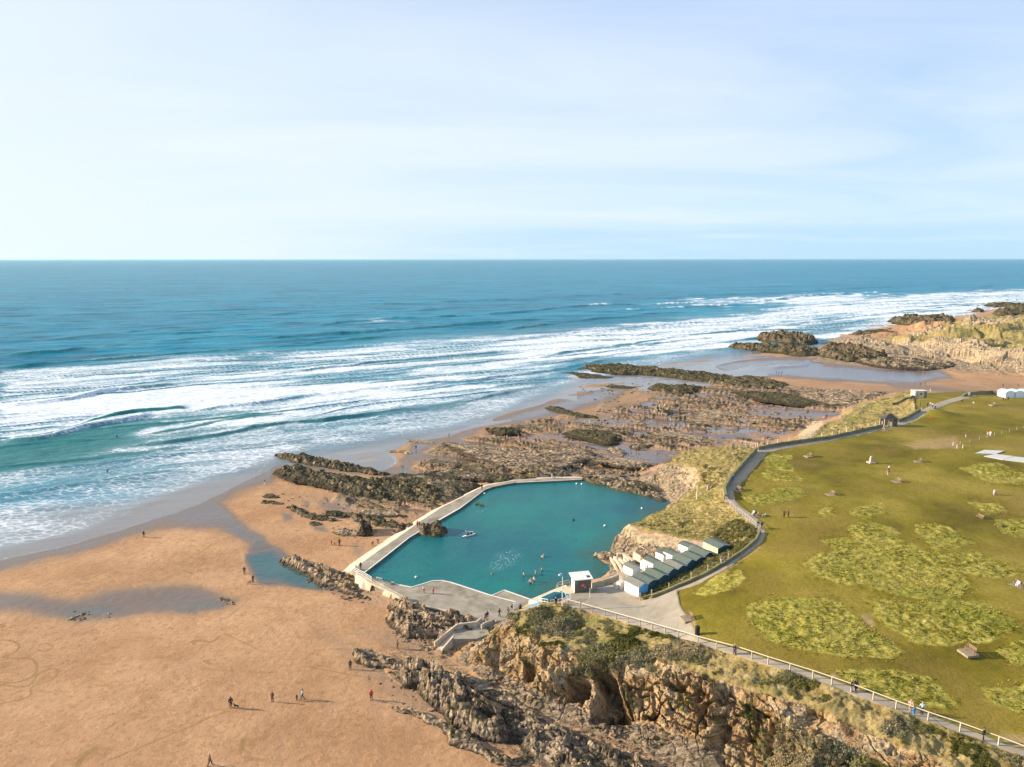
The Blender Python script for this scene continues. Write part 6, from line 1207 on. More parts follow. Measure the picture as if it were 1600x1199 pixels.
vr = empty('viewpoint_railing', (0, 0, 0), 0, 'white timber railings penning the grassy viewpoint at the cliff corner', 'railing')
for a_, b_ in (((1145, 699, 13), (1177, 701, 13)), ((1157, 694.5, 13), (1181, 699, 13)), ((1145, 699, 13), (1148, 696, 13))):
    A, B = P(*a_), P(*b_); MB().tube([A+Vector((0, 0, 1.1)), B+Vector((0, 0, 1.1))], .10, 4).build('rail', RAILT, vr)
    for k in range(4): q = A.lerp(B, k/3); MB().box(-.09, .09, -.09, .09, -1, 1.2, Matrix.Translation(q)).build('post', RAILT, vr)
o = MB().tube([(0, 0, -.5), (0, 0, 4.6)], .17, 8, .14).build('tall_post', mat('bleached_post', (.66, .56, .40), .7)); o.location = P(1088.5, 786, 8.2); tag(o, 'tall bare bleached post on the grassy slope above the pool', 'post')
o = MB().box(-.25, .25, -.2, .2, -.4, 1.3).box(-.4, .4, -.25, .25, -.4, .1).build('plaque_stone', mat('pink_granite', (.45, .33, .30), .8)); o.location = hit(1107, 765); tag(o, 'small pinkish upright stone on the bank right of the tall bleached post', 'stone')
fence('timber post and wire fence round the cricket outfield at the right', PL([(1500, 697, 13.4), (1530, 688, 13.3), (1565, 678, 13.2), (1600, 669, 13.1), (1660, 652, 13.1), (1760, 640, 13)]), 5.2, 1.2, mat('grey_post', (.36, .32, .22)), (.9,), .03, .05, wires=1)
fence('short run of pale posts at the corner of the outfield fence', PL([(1489, 698, 13.4), (1495, 703, 13.4), (1504, 703, 13.4)]), 2.5, 1.1, mat('pale_post', (.62, .58, .48)), (), .03, .08, rails=False)
# buildings on the green
wb = empty('white_building', P(1429.5, 620.5, 12.2), .05, 'small flat roofed white building on the edge of the far green', 'building'); wb.scale = (.88, .88, .82)
MB().box(0, 4.4, 0, 3.5, -.5, 2.9).build('front_wall', mat('cream_render', (.66, .58, .42), .8), wb); MB().box(4.4, 6.0, .2, 3.3, -.5, 2.8).build('side_wing', mat('grey_render', (.25, .22, .17), .8), wb); MB().box(-.2, 6.2, -.2, 3.7, 2.92, 3.15).build('roof', mat('flat_roof', (.60, .54, .42), .8), wb)
MB().box(.8, 1.6, -.04, -.004, 0, 2.0).build('door', mat('building_door', (.40, .33, .24)), wb); MB().box(2.4, 3.6, -.04, -.004, 1.1, 2.0).build('window', mat('dark_pane', (.12, .13, .13), .2), wb)
o = MB().tube([(0, 0, -.3), (0, 0, 3.2)], .08, 6).build('white_post', WHITE); o.location = P(1452.5, 619.5, 12.2); tag(o, 'slim white post right of the small white building', 'post')
sh = empty('stone_shelter', P(1381.5, 666.5, 12.7), .02, 'stone path shelter with a dark hipped roof and open front bays', 'shelter')
STN = mat('shelter_stone', (.36, .31, .22), .85, .2, 5)
m = MB(); m.box(3.0, 4.6, 0, 3.2, -.4, 2.3).build('solid_bay', mat('shelter_dark_stone', (.14, .12, .085), .85, .2, 5), sh)
for x in (0, 1.4, 2.7): MB().box(x, x+.35, 0, .35, -.4, 2.2).build('pillar', STN, sh)
MB().box(0, 3.0, 2.9, 3.2, -.4, 2.2).build('back_wall', STN, sh); MB().box(-.05, 3.1, -.02, .4, 2.2, 2.45).build('lintel', mat('shelter_lintel', (.55, .50, .38)), sh)
m = MB(); b4 = [m.bm.verts.new(p) for p in [(-.3, -.3, 2.47), (4.9, -.3, 2.47), (4.9, 3.5, 2.47), (-.3, 3.5, 2.47)]]; t2 = [m.bm.verts.new(p) for p in [(2.2, 1.6, 4.2), (3.2, 1.6, 4.2)]]
for f in ((b4[0], b4[1], t2[1], t2[0]), (b4[1], b4[2], t2[1]), (b4[2], b4[3], t2[0], t2[1]), (b4[3], b4[0], t2[0]), (b4[3], b4[2], b4[1], b4[0])): m.bm.faces.new(f)
m.build('roof', mat('dark_slate', (.055, .052, .045), .7), sh)
def cover(pts, label):
    q = PL(pts, 13.6); c = sum(q, Vector())/len(q); root = empty('pitch_cover', c, 0, label, 'cover', 'white covers on the cricket outfield'); q = [p-c for p in q]
    MB().prism([(p.x, p.y, .5) for p in q], .3, .5).build('sheet', mat('white_sheet', (.50, .49, .45), .7, .08), root)
    for p in q: MB().tube([p*.9+Vector((0, 0, -.3)), p*.9+Vector((0, 0, .36))], .06, 5).build('leg', GALV, root)
    return root
cover([(1523, 711, 0), (1538, 705.5, 0), (1569, 707, 0), (1556, 712, 0)][0:4] and [(1523, 711), (1538, 705.5), (1569, 707), (1556, 712)], 'white sheeted cover at the left end of the row of three'); cover([(1537, 715.5), (1555, 712), (1583, 715.5), (1567, 721)], 'white sheeted cover in the middle of the row of three'); cover([(1568, 721), (1584, 716), (1612, 719), (1600, 725)], 'white sheeted cover cut by the right edge of the view')
TW = mat('tent_white', (.78, .80, .80), .6); TT = mat('tent_aqua', (.45, .68, .72), .6)
for k, (x, w_) in enumerate([(1570.5, 4.2), (1585, 4.4), (1600, 4.6)]):
    r = empty('marquee', P(x, 621, 12.7), 0, ['white arched marquee at the left of the group on the far green', 'aqua and white arched marquee between the other two on the far green', 'arched marquee running off the right edge on the far green'][k], 'marquee', 'arched marquees on the far green')
    m = MB(); pr = [(w_*.5-w_*.5*math.cos(t*math.pi/8), 1.7+1.1*math.sin(t*math.pi/8)) for t in range(9)]; pr = [(0, -.3)]+pr+[(w_, -.3)]
    A = [m.bm.verts.new((x_, 0, z_)) for x_, z_ in pr]; B = [m.bm.verts.new((x_, 5, z_)) for x_, z_ in pr]
    for i in range(len(pr)-1): m.bm.faces.new((A[i], A[i+1], B[i+1], B[i]))
    m.build('canopy', TW if k == 0 else TT, r); m = MB(); m.bm.faces.new([m.bm.verts.new((x_, .02, z_)) for x_, z_ in pr]); m.build('end_panel', TW if k < 2 else TT, r)
# monument, stones, bin, benches
mo = empty('monument', P(1361, 722.5, 13.6), .1, 'short tapering stone obelisk on a pale square plinth on the green', 'monument')
MB().box(-.9, .9, -.9, .9, -.3, .12).build('plinth', mat('pale_stone', (.42, .35, .27)), mo)
m = MB(); b4 = [m.bm.verts.new((x*.42, y*.42, .12)) for x, y in ((-1, -1), (1, -1), (1, 1), (-1, 1))]; t4 = [m.bm.verts.new((x*.26, y*.26, 1.75)) for x, y in ((-1, -1), (1, -1), (1, 1), (-1, 1))]; m.bm.faces.new(t4)
for i in range(4): m.bm.faces.new((b4[i], b4[(i+1) % 4], t4[(i+1) % 4], t4[i]))
m.build('shaft', mat('pink_granite', (.45, .33, .30)), mo)
m = MB(); m.blob((0, 0, .65), .62, 2, (.75, .55, 1.25), .08, 2); o = m.build('standing_stone', mat('pink_granite', (.45, .33, .30))); o.location = P(1554, 774, 14); tag(o, 'squat upright pink stone standing alone on the right of the green', 'stone')
m = MB(); m.blob((0, 0, .1), .7, 2, (1.2, .8, .45), .2, 8); o = m.build('mown_tuft', mat('dark_grass_heap', (.10, .09, .03), .9, .3)); o.location = P(1566, 823, 14.2); tag(o, 'dark clod of grass in the rough patch below the far right bench', 'clod')
bn = empty('litter_bin', P(1089.5, 991, 11.3), 0, 'black litter bin on the grass edge below the bench by the tarmac', 'litter bin')
MB().tube([(0, 0, -.1), (0, 0, 1.25)], .38, 12).build('body', mat('black_plastic', (.018, .018, .018), .5), bn); m = MB(); m.blob((0, 0, 1.25), .4, 2, (1, 1, .5)); m.build('lid', mat('black_plastic', (.018, .018, .018)), bn); MB().box(-.2, .2, -.42, -.38, .95, 1.15).build('slot', BLK, bn)
BW = mat('bench_wood', (.24, .16, .10), .75, .2, 6)
def bench(px_, py_, z_, rz, label):
    r = empty('bench', P(px_, py_, z_), rz, label, 'bench', 'benches on the green')
    MB().box(-1.0, 1.0, -1.5, .45, -.3, .05).build('base_slab', mat('bench_slab', (.27, .21, .14), .85), r)
    m = MB()
    for k in range(4): m.box(-.85, .85, -.45+k*.12, -.36+k*.12, .42, .46)
    m.build('seat', BW, r)
    m = MB()
    for k in range(4): m.box(-.85, .85, .02+k*.03, .05+k*.03, .55+k*.12, .64+k*.12)
    m.build('backrest', BW, r)
    for s in (-.75, .75):
        MB().box(s-.05, s+.05, -.42, -.34, .05, .65).build('leg', BW, r); MB().box(s-.05, s+.05, .0, .08, .05, 1.0).build('leg', BW, r); MB().box(s-.05, s+.05, -.45, .05, .62, .67).build('arm_rest', BW, r)
    return r
for a_ in [(1079, 966, 11, -1.35, 'wooden bench on a pale slab at the edge of the tarmac'), (1518, 1019, 14, -1.4, 'empty wooden bench on a slab low on the right of the green'), (1301, 773, 13.6, -1.4, 'wooden bench on a slab left of the central pair of benches'), (1404, 753, 13.8, -1.4, 'wooden bench on a slab just below the man in white'), (1532, 811, 14, -1.4, 'wooden bench beside the stone on the right of the green'), (1438, 722, 13.7, -1.8, 'bench with a tilted back right of the obelisk'),
           (1266, 713, 13.3, -1.4, 'bench where two dark figures sit near the cliff path'), (1592, 916, 14.4, -1.4, 'bench at the right edge carrying the seated figure in white'), (1182, 806, 13.1, -1.4, 'bench with a seated group beside the white dog'), (1155, 766, 13.1, -1.3, 'bench by the path bend where a pair sit'), (1553, 633, 12.9, -1.5, 'distant bench near the marquees'), (1381, 644+29, 12.8, 1.6, 'low bench in front of the stone shelter')]:
    bench(*a_)
# long dark patches of seaweed on the lawn path and buoys
def buoy(px_, py_, label, r=.28, c=WHITE):
    root = empty('buoy', P(px_, py_, 2.93), 0, label, 'buoy', 'buoys floating in the pool'); m = MB(); m.blob((0, 0, .1), r, 2); m.build('float', c, root, True); MB().tube([(0, 0, .1+r), (0, 0, .1+r*1.7)], .03).build('eye', BLK, root)
for x, y, l in [(650, 902.5, 'white buoy in the near left corner of the pool'), (1003, 795, 'white buoy closest to the rocky right shore of the pool'), (901, 756.5, 'left one of two white buoys under the far pool wall'), (909, 757, 'right one of two white buoys under the far pool wall'), (945, 822, 'thin white buoy in the middle right of the pool'), (757, 772, 'white buoy beside the far kink of the walkway')]: buoy(x, y, l)
buoy(896, 813, 'dark buoy alone in the centre of the pool', .3, BLK)
# ------------------------------------------------------------------ people and dogs (skinned figures, copied and recoloured)
def skinned(name, V, E, R, sub=1, root=0, parent=None, m=None):
    me = bpy.data.meshes.new(name); me.from_pydata([tuple(v) for v in V], E, []); o = bpy.data.objects.new(name, me); COL.objects.link(o)
    md = o.modifiers.new('s', 'SKIN'); md.use_smooth_shade = True
    for i, r in enumerate(R):
        sv = me.skin_vertices[0].data[i]; sv.radius = (r, r) if not isinstance(r, tuple) else r; sv.use_root = (i == root)
    if sub: o.modifiers.new('u', 'SUBSURF').levels = sub
    bpy.context.view_layer.update()
    ev = o.evaluated_get(bpy.context.evaluated_depsgraph_get()); nm = bpy.data.meshes.new_from_object(ev)
    o.modifiers.clear(); o.data = nm; nm.name = name; bpy.data.meshes.remove(me)
    nm.materials.clear(); nm.materials.append(m)
    if parent: o.parent = parent
    return o
SKIN = mat('skin', (.50, .30, .21), .6, .05); HAIRM = mat('hair_dark', (.04, .028, .018), .7); CL = lambda n, c: mat('cloth_'+n, c, .85, .12, 8)
DARK = CL('black', (.018, .018, .022)); NAVY = CL('navy', (.02, .03, .10)); RED = CL('red', (.55, .03, .04)); WHT = CL('white', (.72, .73, .75)); BRN = CL('brown', (.14, .075, .045)); GRN = CL('olive', (.05, .09, .05)); BLU = CL('blue', (.03, .28, .55)); PNK = CL('pink', (.62, .36, .34)); GRY = CL('grey', (.22, .22, .22)); MAR = CL('maroon', (.15, .03, .04)); DEN = CL('denim', (.05, .08, .16)); TAN = CL('tan', (.36, .26, .17)); BLOND = mat('hair_blond', (.48, .34, .16), .7); LTB = CL('light_blue', (.35, .50, .62))
def joints(pose):
    s = {}
    if pose in ('stand', 'walk'):
        w_ = .26 if pose == 'walk' else .04
        s.update(pel=(0, 0, .95), chest=(0, .02, 1.32), neck=(0, .02, 1.50), head=(0, .0, 1.62), crown=(0, 0, 1.74), nose=(0, -.115, 1.62),
                 hipL=(-.10, 0, .90), kneL=(-.11, -w_*.7, .50), ankL=(-.11, -w_*.8, .09), toeL=(-.12, -w_-.16, .035), hipR=(.10, 0, .90), kneR=(.11, w_*.15, .50), ankR=(.11, w_*1.3, .11), toeR=(.12, w_*1.2-.14, .035),
                 shL=(-.19, .02, 1.43), elL=(-.27, w_*.7+.02, 1.16), wrL=(-.27, w_*.5-.10, .92), shR=(.19, .02, 1.43), elR=(.27, -w_*.3+.02, 1.16), wrR=(.27, -w_*.9-.08, .93))
    elif pose in ('sit', 'crouch', 'kneel_paddle'):
        h = .47 if pose == 'sit' else .28
        kn = .46 if pose == 'sit' else .45
        s.update(pel=(0, 0, h), chest=(0, .0, h+.37), neck=(0, -.03, h+.55), head=(0, -.07, h+.67), crown=(0, -.07, h+.79), nose=(0, -.18, h+.66),
                 hipL=(-.10, -.03, h-.02), kneL=(-.14, -.42, kn), ankL=(-.14, -.42, .09), toeL=(-.15, -.58, .035), hipR=(.10, -.03, h-.02), kneR=(.14, -.42, kn), ankR=(.14, -.40, .09), toeR=(.15, -.56, .035),
                 shL=(-.19, -.01, h+.48), elL=(-.25, -.12, h+.22), wrL=(-.16, -.34, h+.14), shR=(.19, -.01, h+.48), elR=(.25, -.12, h+.22), wrR=(.16, -.34, h+.14))
        if pose == 'crouch': s.update(ankL=(-.14, -.12, .09), toeL=(-.15, -.28, .035), ankR=(.14, -.12, .09), toeR=(.15, -.28, .035))
    elif pose == 'bend':
        s.update(pel=(0, .15, .88), chest=(0, -.18, 1.10), neck=(0, -.34, 1.13), head=(0, -.45, 1.12), crown=(0, -.56, 1.10), nose=(0, -.47, 1.0),
                 hipL=(-.10, .14, .85), kneL=(-.12, .02, .48), ankL=(-.12, .1, .09), toeL=(-.13, -.06, .035), hipR=(.10, .14, .85), kneR=(.12, .0, .48), ankR=(.12, .06, .09), toeR=(.13, -.10, .035),
                 shL=(-.19, -.26, 1.12), elL=(-.22, -.30, .85), wrL=(-.18, -.38, .62), shR=(.19, -.26, 1.12), elR=(.22, -.28, .85), wrR=(.18, -.36, .60))
    elif pose == 'wade':
        s = joints('stand'); s.update(elL=(-.36, -.02, 1.22), wrL=(-.46, -.14, 1.06), elR=(.36, -.02, 1.22), wrR=(.46, -.12, 1.08))
    return s
def hand(V, E, R, wr, side, el):
    d = (Vector(wr)-Vector(el)).normalized(); sdv = Vector((0, -1, 0)); nx_ = d.cross(sdv).normalized(); acr = sdv-d*sdv.dot(d); acr.normalize()
    wi = V.index(tuple(wr)); palm = Vector(wr)+d*.07; V.append(tuple(palm)); R.append((.040, .018)); E.append((wi, len(V)-1)); pi_ = len(V)-1
    for k, (o_, ln) in enumerate(((-.030, .060), (-.010, .072), (.010, .078), (.030, .070))):
        a = palm+acr*o_+d*.035; b = a+d*ln*.55+nx_*side*.008; c = b+d*ln*.45+nx_*side*.02
        for q, rr in ((a, .0085), (b, .008), (c, .0065)):
            V.append(tuple(q)); R.append(rr); E.append((pi_ if q is a else len(V)-2, len(V)-1))
    a = palm-d*.02+acr*.035; b = a+acr*.03+d*.025; 
    for q, rr in ((a, .010), (b, .008)): V.append(tuple(q)); R.append(rr); E.append((pi_ if q is a else len(V)-2, len(V)-1))
PROTO = {}
def make_person(pose):
    j = joints(pose); root = empty('person', (0, 0, 0), 0, 'p', 'person')
    order = [('pel', .115), ('chest', .135), ('neck', .055), ('head', .088), ('crown', .06), ('nose', .014), ('hipL', .09), ('kneL', .062), ('ankL', .042), ('toeL', .035), ('hipR', .09), ('kneR', .062), ('ankR', .042), ('toeR', .035), ('shL', .06), ('elL', .042), ('wrL', .028), ('shR', .06), ('elR', .042), ('wrR', .028)]
    ix = {n: i for i, (n, r) in enumerate(order)}; V = [tuple(j[n]) for n, r in order]; R = [r for n, r in order]
    ed = [('pel', 'chest'), ('chest', 'neck'), ('neck', 'head'), ('head', 'crown'), ('head', 'nose'), ('pel', 'hipL'), ('hipL', 'kneL'), ('kneL', 'ankL'), ('ankL', 'toeL'), ('pel', 'hipR'), ('hipR', 'kneR'), ('kneR', 'ankR'), ('ankR', 'toeR'), ('chest', 'shL'), ('shL', 'elL'), ('elL', 'wrL'), ('chest', 'shR'), ('shR', 'elR'), ('elR', 'wrR')]
    E_ = [(ix[a], ix[b]) for a, b in ed]
    hand(V, E_, R, j['wrL'], 1, j['elL']); hand(V, E_, R, j['wrR'], -1, j['elR'])
    body = skinned('body', V, E_, R, 1, 0, root, SKIN)
    hd = Vector(j['head']); nv = (Vector(j['nose'])-hd).normalized(); upv = (Vector(j['crown'])-hd).normalized(); rt = nv.cross(upv)
    m = MB()
    for s in (-1, 1): m.blob(hd+nv*.085+rt*s*.034+upv*.012, .012, 1)
    m.tube([hd+nv*.088-upv*.045-rt*.022, hd+nv*.088-upv*.045+rt*.022], .006, 4)
    m.build('face', BLK, root)
    m = MB()
    for s in (-1, 1): m.blob(hd+rt*s*.092, .025, 1, (.5, 1, 1))
    m.build('ears', SKIN, root)
    m = MB(); m.blob(hd+upv*.055-nv*.018, .112, 2, (1, 1, .98)); m.build('hair', HAIRM, root, True)
    def shell(name, names, edges, add, mt):
        i2 = {n: i for i, n in enumerate(names)}; return skinned(name, [j[n] for n in names], [(i2[a], i2[b]) for a, b in edges], [dict(order)[n]+add for n in names], 1, 0, root, mt)
    shell('jacket', ['chest', 'pel', 'shL', 'elL', 'wrL', 'shR', 'elR', 'wrR', 'neck'], [('chest', 'pel'), ('chest', 'shL'), ('shL', 'elL'), ('elL', 'wrL'), ('chest', 'shR'), ('shR', 'elR'), ('elR', 'wrR'), ('chest', 'neck')], .024, DARK)
    shell('trousers', ['pel', 'hipL', 'kneL', 'ankL', 'hipR', 'kneR', 'ankR'], [('pel', 'hipL'), ('hipL', 'kneL'), ('kneL', 'ankL'), ('pel', 'hipR'), ('hipR', 'kneR'), ('kneR', 'ankR')], .018, DEN)
    m = MB()
    for a in ('L', 'R'):
        p, q = Vector(j['ank'+a]), Vector(j['toe'+a]); q.z = p.z*.3+.02 if p.z > .2 else .04; m.blob((p*.5+q*.5)-Vector((0, 0, .02)), .13, 2, (.42, 1.05, .40))
    m.build('shoes', BLK, root, True)
    return root
for ps in ('stand', 'walk', 'sit', 'crouch', 'bend', 'wade'): PROTO[ps] = make_person(ps)
USED = set()
def person(label, px_, py_, pose='stand', jk=DARK, tr_=DARK, hair=HAIRM, rz=0.0, sc=1.0, z=None, group=None, loc=None, bare=False, cat='person'):
    p = loc if loc is not None else (hit(px_, py_) if z is None else P(px_, py_, z))
    src = PROTO[pose]
    o = copy_tree(src) if pose in USED else src; USED.add(pose)
    o.location = p; o.rotation_euler = (0, 0, rz); o.scale = (sc,)*3; tag(o, label, cat)
    o.pop('group', None)
    if group: o['group'] = group
    for c in o.children:
        k = c.name.split('.')[0]; mt = dict(jacket=jk, trousers=tr_, hair=hair).get(k)
        if mt:
            c.material_slots[0].link = 'OBJECT'; c.material_slots[0].material = mt
    return o
def skinsuit(o):
    for c in o.children:
        k = c.name.split('.')[0]
        if k == 'jacket': c.material_slots[0].material = SKIN
R90 = math.pi/2
g1_ = 'people walking on the sand'
person('lone person in black holding a dark dog close on the open sand', 361, 1106, 'stand', DARK, DARK, rz=.6, sc=1.05)
person('dark clad person between the dog walker and the parent with child', 426, 1097, 'stand', MAR, DARK, rz=-.3)
person('parent in a pale blue top with a small dark child on the sand', 473, 1093, 'walk', LTB, DEN, rz=-1.2)
person('small dark clad child next to the parent in pale blue on the sand', 464, 1095, 'stand', DARK, DARK, rz=1.0, sc=.62)
person('person in a bright red coat on the sand by the low rocks', 580.5, 1094, 'stand', RED, DARK, rz=.3)
person('person in black standing at the tip of the pale jagged rocks', 547.5, 1046, 'stand', DARK, DARK, rz=.2)
person('person in tan bending over at the foot of the rocks left of the beach stairs', 621, 1014, 'walk', TAN, BRN, rz=1.2)
person('person in a brown coat with pale hat at the bottom edge of the sand', 328.5, 1197, 'walk', BRN, DARK, BLOND, rz=2.6, sc=1.05)
person('solitary dark figure striding on the large left sand bank', 225, 840, 'walk', DARK, DARK, rz=1.3)
person('person in maroon by the right end of the left sand bank', 382, 897, 'walk', MAR, DARK, rz=.4)
person('person in a black and white jacket beside the teal puddle', 395.5, 910, 'stand', DARK, DARK, BLOND, rz=-.3)
person('person with a pale top wading through wet sand left of the reefs', 413.5, 758, 'walk', GRY, WHT, rz=1)
person('tall figure in green near two small children outside the pool wall', 530.5, 853, 'stand', GRN, DARK, rz=.7, sc=1.08)
person('child in red left of the tall figure in green', 518, 852, 'stand', RED, RED, rz=.9, sc=.68)
person('tiny dark child between the child in red and the tall figure in green', 523, 852.5, 'stand', DARK, MAR, rz=0, sc=.45)
person('stooping brown figure nearest the pool wall among small rocks', 582, 853, 'bend', BRN, BRN, rz=.6)
person('stooping tan figure just right of the other stooper by the pool wall', 590.5, 849, 'bend', TAN, BRN, rz=-.8)
person('dark figure standing on the sand spit beyond the long dark reef wall', 650, 703, 'stand', DARK, DARK, rz=.2)
person('figure in dark clothes in shallow water beside the reef', 658.5, 730, 'stand', NAVY, DARK, rz=.2)
person('figure in blue at the water line above the sand spit', 701.5, 684, 'stand', BLU, BLU, rz=.1)
person('figure in dark blue near the dark spindle of rock', 937.5, 644, 'walk', NAVY, DARK, rz=.1)
person('left one of two pale figures on the middle sand', 914, 663, 'stand', WHT, TAN, rz=.1); person('right one of two pale figures on the middle sand', 921.5, 662, 'stand', WHT, WHT, rz=.4)
person('figure in a dark top and white shorts by a puddle beyond the stream', 1041, 674, 'stand', DARK, WHT, rz=.1)
person('figure in teal next to a companion below the brown stack', 1043, 658, 'stand', BLU, DARK, rz=.1); person('pale figure next to the one in teal below the brown stack', 1047.5, 658, 'stand', WHT, WHT, rz=.3)
person('dark figure alone at the right end of the blue puddle', 1188, 676, 'stand', DARK, DARK, rz=.3)
for x, y, l, c in [(986, 703, 'leftmost of three figures on sand behind the pool cliff', DARK), (994.5, 704, 'middle of three figures on sand behind the pool cliff', GRY), (998.5, 704, 'rightmost of three figures on sand behind the pool cliff', BRN)]: person(l, x, y, 'stand', c, DARK, rz=x)
person('dark figure standing on the rocks at the pool end of the far wall', 944, 743, 'stand', DARK, DARK, rz=.3, sc=1.05)
person('pale figure standing on the far pool wall by the stream', 862.5, 747.5, 'stand', WHT, WHT, rz=.3, z=DZ); person('dark figure beside the pale one on the far pool wall', 866.5, 747.5, 'stand', DARK, GRY, rz=.3, z=DZ)
for x, y, l in [(1213, 584.5, 'leftmost of the figures strolling on the far wet sand'), (1217, 585, 'second from left of the figures strolling on the far wet sand'), (1221.5, 585, 'rightmost of the figures strolling on the far wet sand')]: person(l, x, y, 'walk', DARK, DARK, rz=x)
for x, y, l, c in [(1438, 603, 'left of two figures on the sand behind the white building', NAVY), (1446, 602.5, 'right of two figures on the sand behind the white building', DARK), (1537, 577, 'figure in white near the foot of the far headland', WHT), (1567, 605, 'dark figure on the far beach above the marquees', DARK), (1591, 603, 'dark figure on the far beach near the right edge', GRY)]: person(l, x, y, 'stand', c, DARK, rz=x)
person('surfer in a black wetsuit stooping over a board in the shallows', 168, 739, 'bend', DARK, DARK, rz=1.6, z=-.15); person('surfer standing waist deep in the foam further out', 183, 687, 'wade', DARK, DARK, rz=1.2, z=-.75)
# pool wall and deck
person('person in maroon standing at the culvert end of the walkway', 563.5, 890, 'stand', MAR, DARK, BLOND, rz=.5, z=DZ+.02); person('person in white crouching against the culvert railing', 556, 890, 'crouch', WHT, TAN, rz=.8, z=DZ+.05)
person('left one of a red coated pair on the walkway by the pool rock', 652.5, 824, 'stand', RED, DARK, rz=.3, z=DZ+.02); person('right one of a red coated pair on the walkway by the pool rock', 655.5, 825, 'stand', RED, GRY, rz=.7, z=DZ+.02)
person('dark figure on the far bend of the walkway', 753, 765, 'stand', DARK, DARK, rz=.2, z=DZ+.02)
person('child in white and blue on the bulge of the deck', 662.5, 926.5, 'stand', WHT, RED, rz=.6, sc=.9, z=DZ+.02); person('child in a pink top on the bulge of the deck', 677, 928, 'stand', PNK, RED, rz=.2, sc=.85, z=DZ+.02)
person('woman in a blue coat at the top of the beach stairs', 761.5, 969, 'stand', NAVY, TAN, rz=.6, z=DZ+.02, sc=1.05); person('companion in navy behind the woman in blue at the beach stairs', 758.5, 970.5, 'walk', NAVY, DARK, BLOND, rz=-.8, z=DZ+.02)
person('hiker with a black backpack crossing the deck corner', 780.5, 964, 'walk', DARK, DARK, rz=1.2, z=DZ+.02)
person('person in black sitting among bags by the white board', 800, 953.5, 'sit', DARK, GRY, rz=.6, z=DZ-.3); person('person in grey sitting at the left of the group by the white board', 793, 957, 'crouch', GRY, TAN, rz=.9, z=DZ+.02); person('person sitting right behind the white board at the foot of the blue steps', 813.5, 952.5, 'crouch', DARK, DARK, rz=-.5, z=DZ+.1)
person('person in dark clothes standing under the tarpaulin rail by the lamp post', 868.5, 947, 'stand', DARK, DARK, BLOND, rz=.5, z=5.9)
bd = empty('notice_board', P(806.5, 953.5, DZ), .3, 'white board standing at the foot of the blue grey steps', 'board'); MB().box(-.6, .6, -.05, .05, .3, 1.5).build('panel', WHITE, bd)
for s in (-.5, .5): MB().box(s-.04, s+.04, -.06, .06, -.2, 1.5).build('leg', GALV, bd)
# bathers in the pool
for x, y, l, ps, z_, h_ in [(818.5, 900, 'bather standing alone at the left of the swimmers near the kiosk', 'wade', 1.9, HAIRM), (837, 898, 'bather between the lone one and the one furthest from the steps', 'wade', 1.9, BLOND), (846.5, 892.5, 'bather in a dark costume at the right of the group in the pool', 'wade', 1.9, HAIRM), (834.5, 909, 'taller bather in the nearer pair in the pool', 'wade', 2.1, BLOND), (829, 913, 'bather at the front of the nearer pair in the pool', 'wade', 2.1, BLOND), (849.5, 870, 'far swimmer right of two heads in the pool', 'wade', 1.55, BLOND), (847.5, 871, 'far swimmer left of two heads in the pool', 'wade', 1.5, BLOND), (768, 897, 'lone dark haired swimmer near the middle of the pool', 'wade', 1.45, HAIRM)]:
    q = P(x, y, 2.9); o = person(l, x, y, ps, SKIN, DARK, h_, rz=x, loc=Vector((q.x, q.y, z_+.15)), sc=1.05, cat='bather')
# kayak
kq = P(733, 837, 2.9); ky = empty('kayak', kq, math.radians(32), 'short white sit on kayak crossing the pool', 'kayak')
m = MB(); m.blob((0, 0, .10), 1.0, 3, (1.9, .42, .22)); m.build('hull', WHITE, ky, True); m = MB(); m.blob((-.1, 0, .22), 1.0, 2, (1.0, .28, .14)); m.build('seat_well', mat('kayak_seat', (.20, .05, .05)), ky, True)
ex_ = Vector((math.cos(math.radians(32)), math.sin(math.radians(32)), 0))
person('rear paddler in maroon sitting in the white kayak', 0, 0, 'crouch', MAR, DARK, rz=math.radians(32+90), loc=kq-ex_*.55+Vector((0, 0, .12))); person('front paddler in black sitting in the white kayak', 0, 0, 'crouch', DARK, DARK, rz=math.radians(32+90), loc=kq+ex_*.5+Vector((0, 0, .12)))
pd = empty('paddle', kq+Vector((0, 0, 1.0)), math.radians(-40), 'double bladed paddle held across the kayak', 'paddle'); MB().tube([(-1, 0, -.15), (1, 0, .25)], .02).build('shaft', GALV, pd)
for s in (-1, 1): m = MB(); m.blob((s*1.1, 0, s*.2+.05), .2, 1, (1, .1, .5)); m.build('blade', WHITE, pd, True)
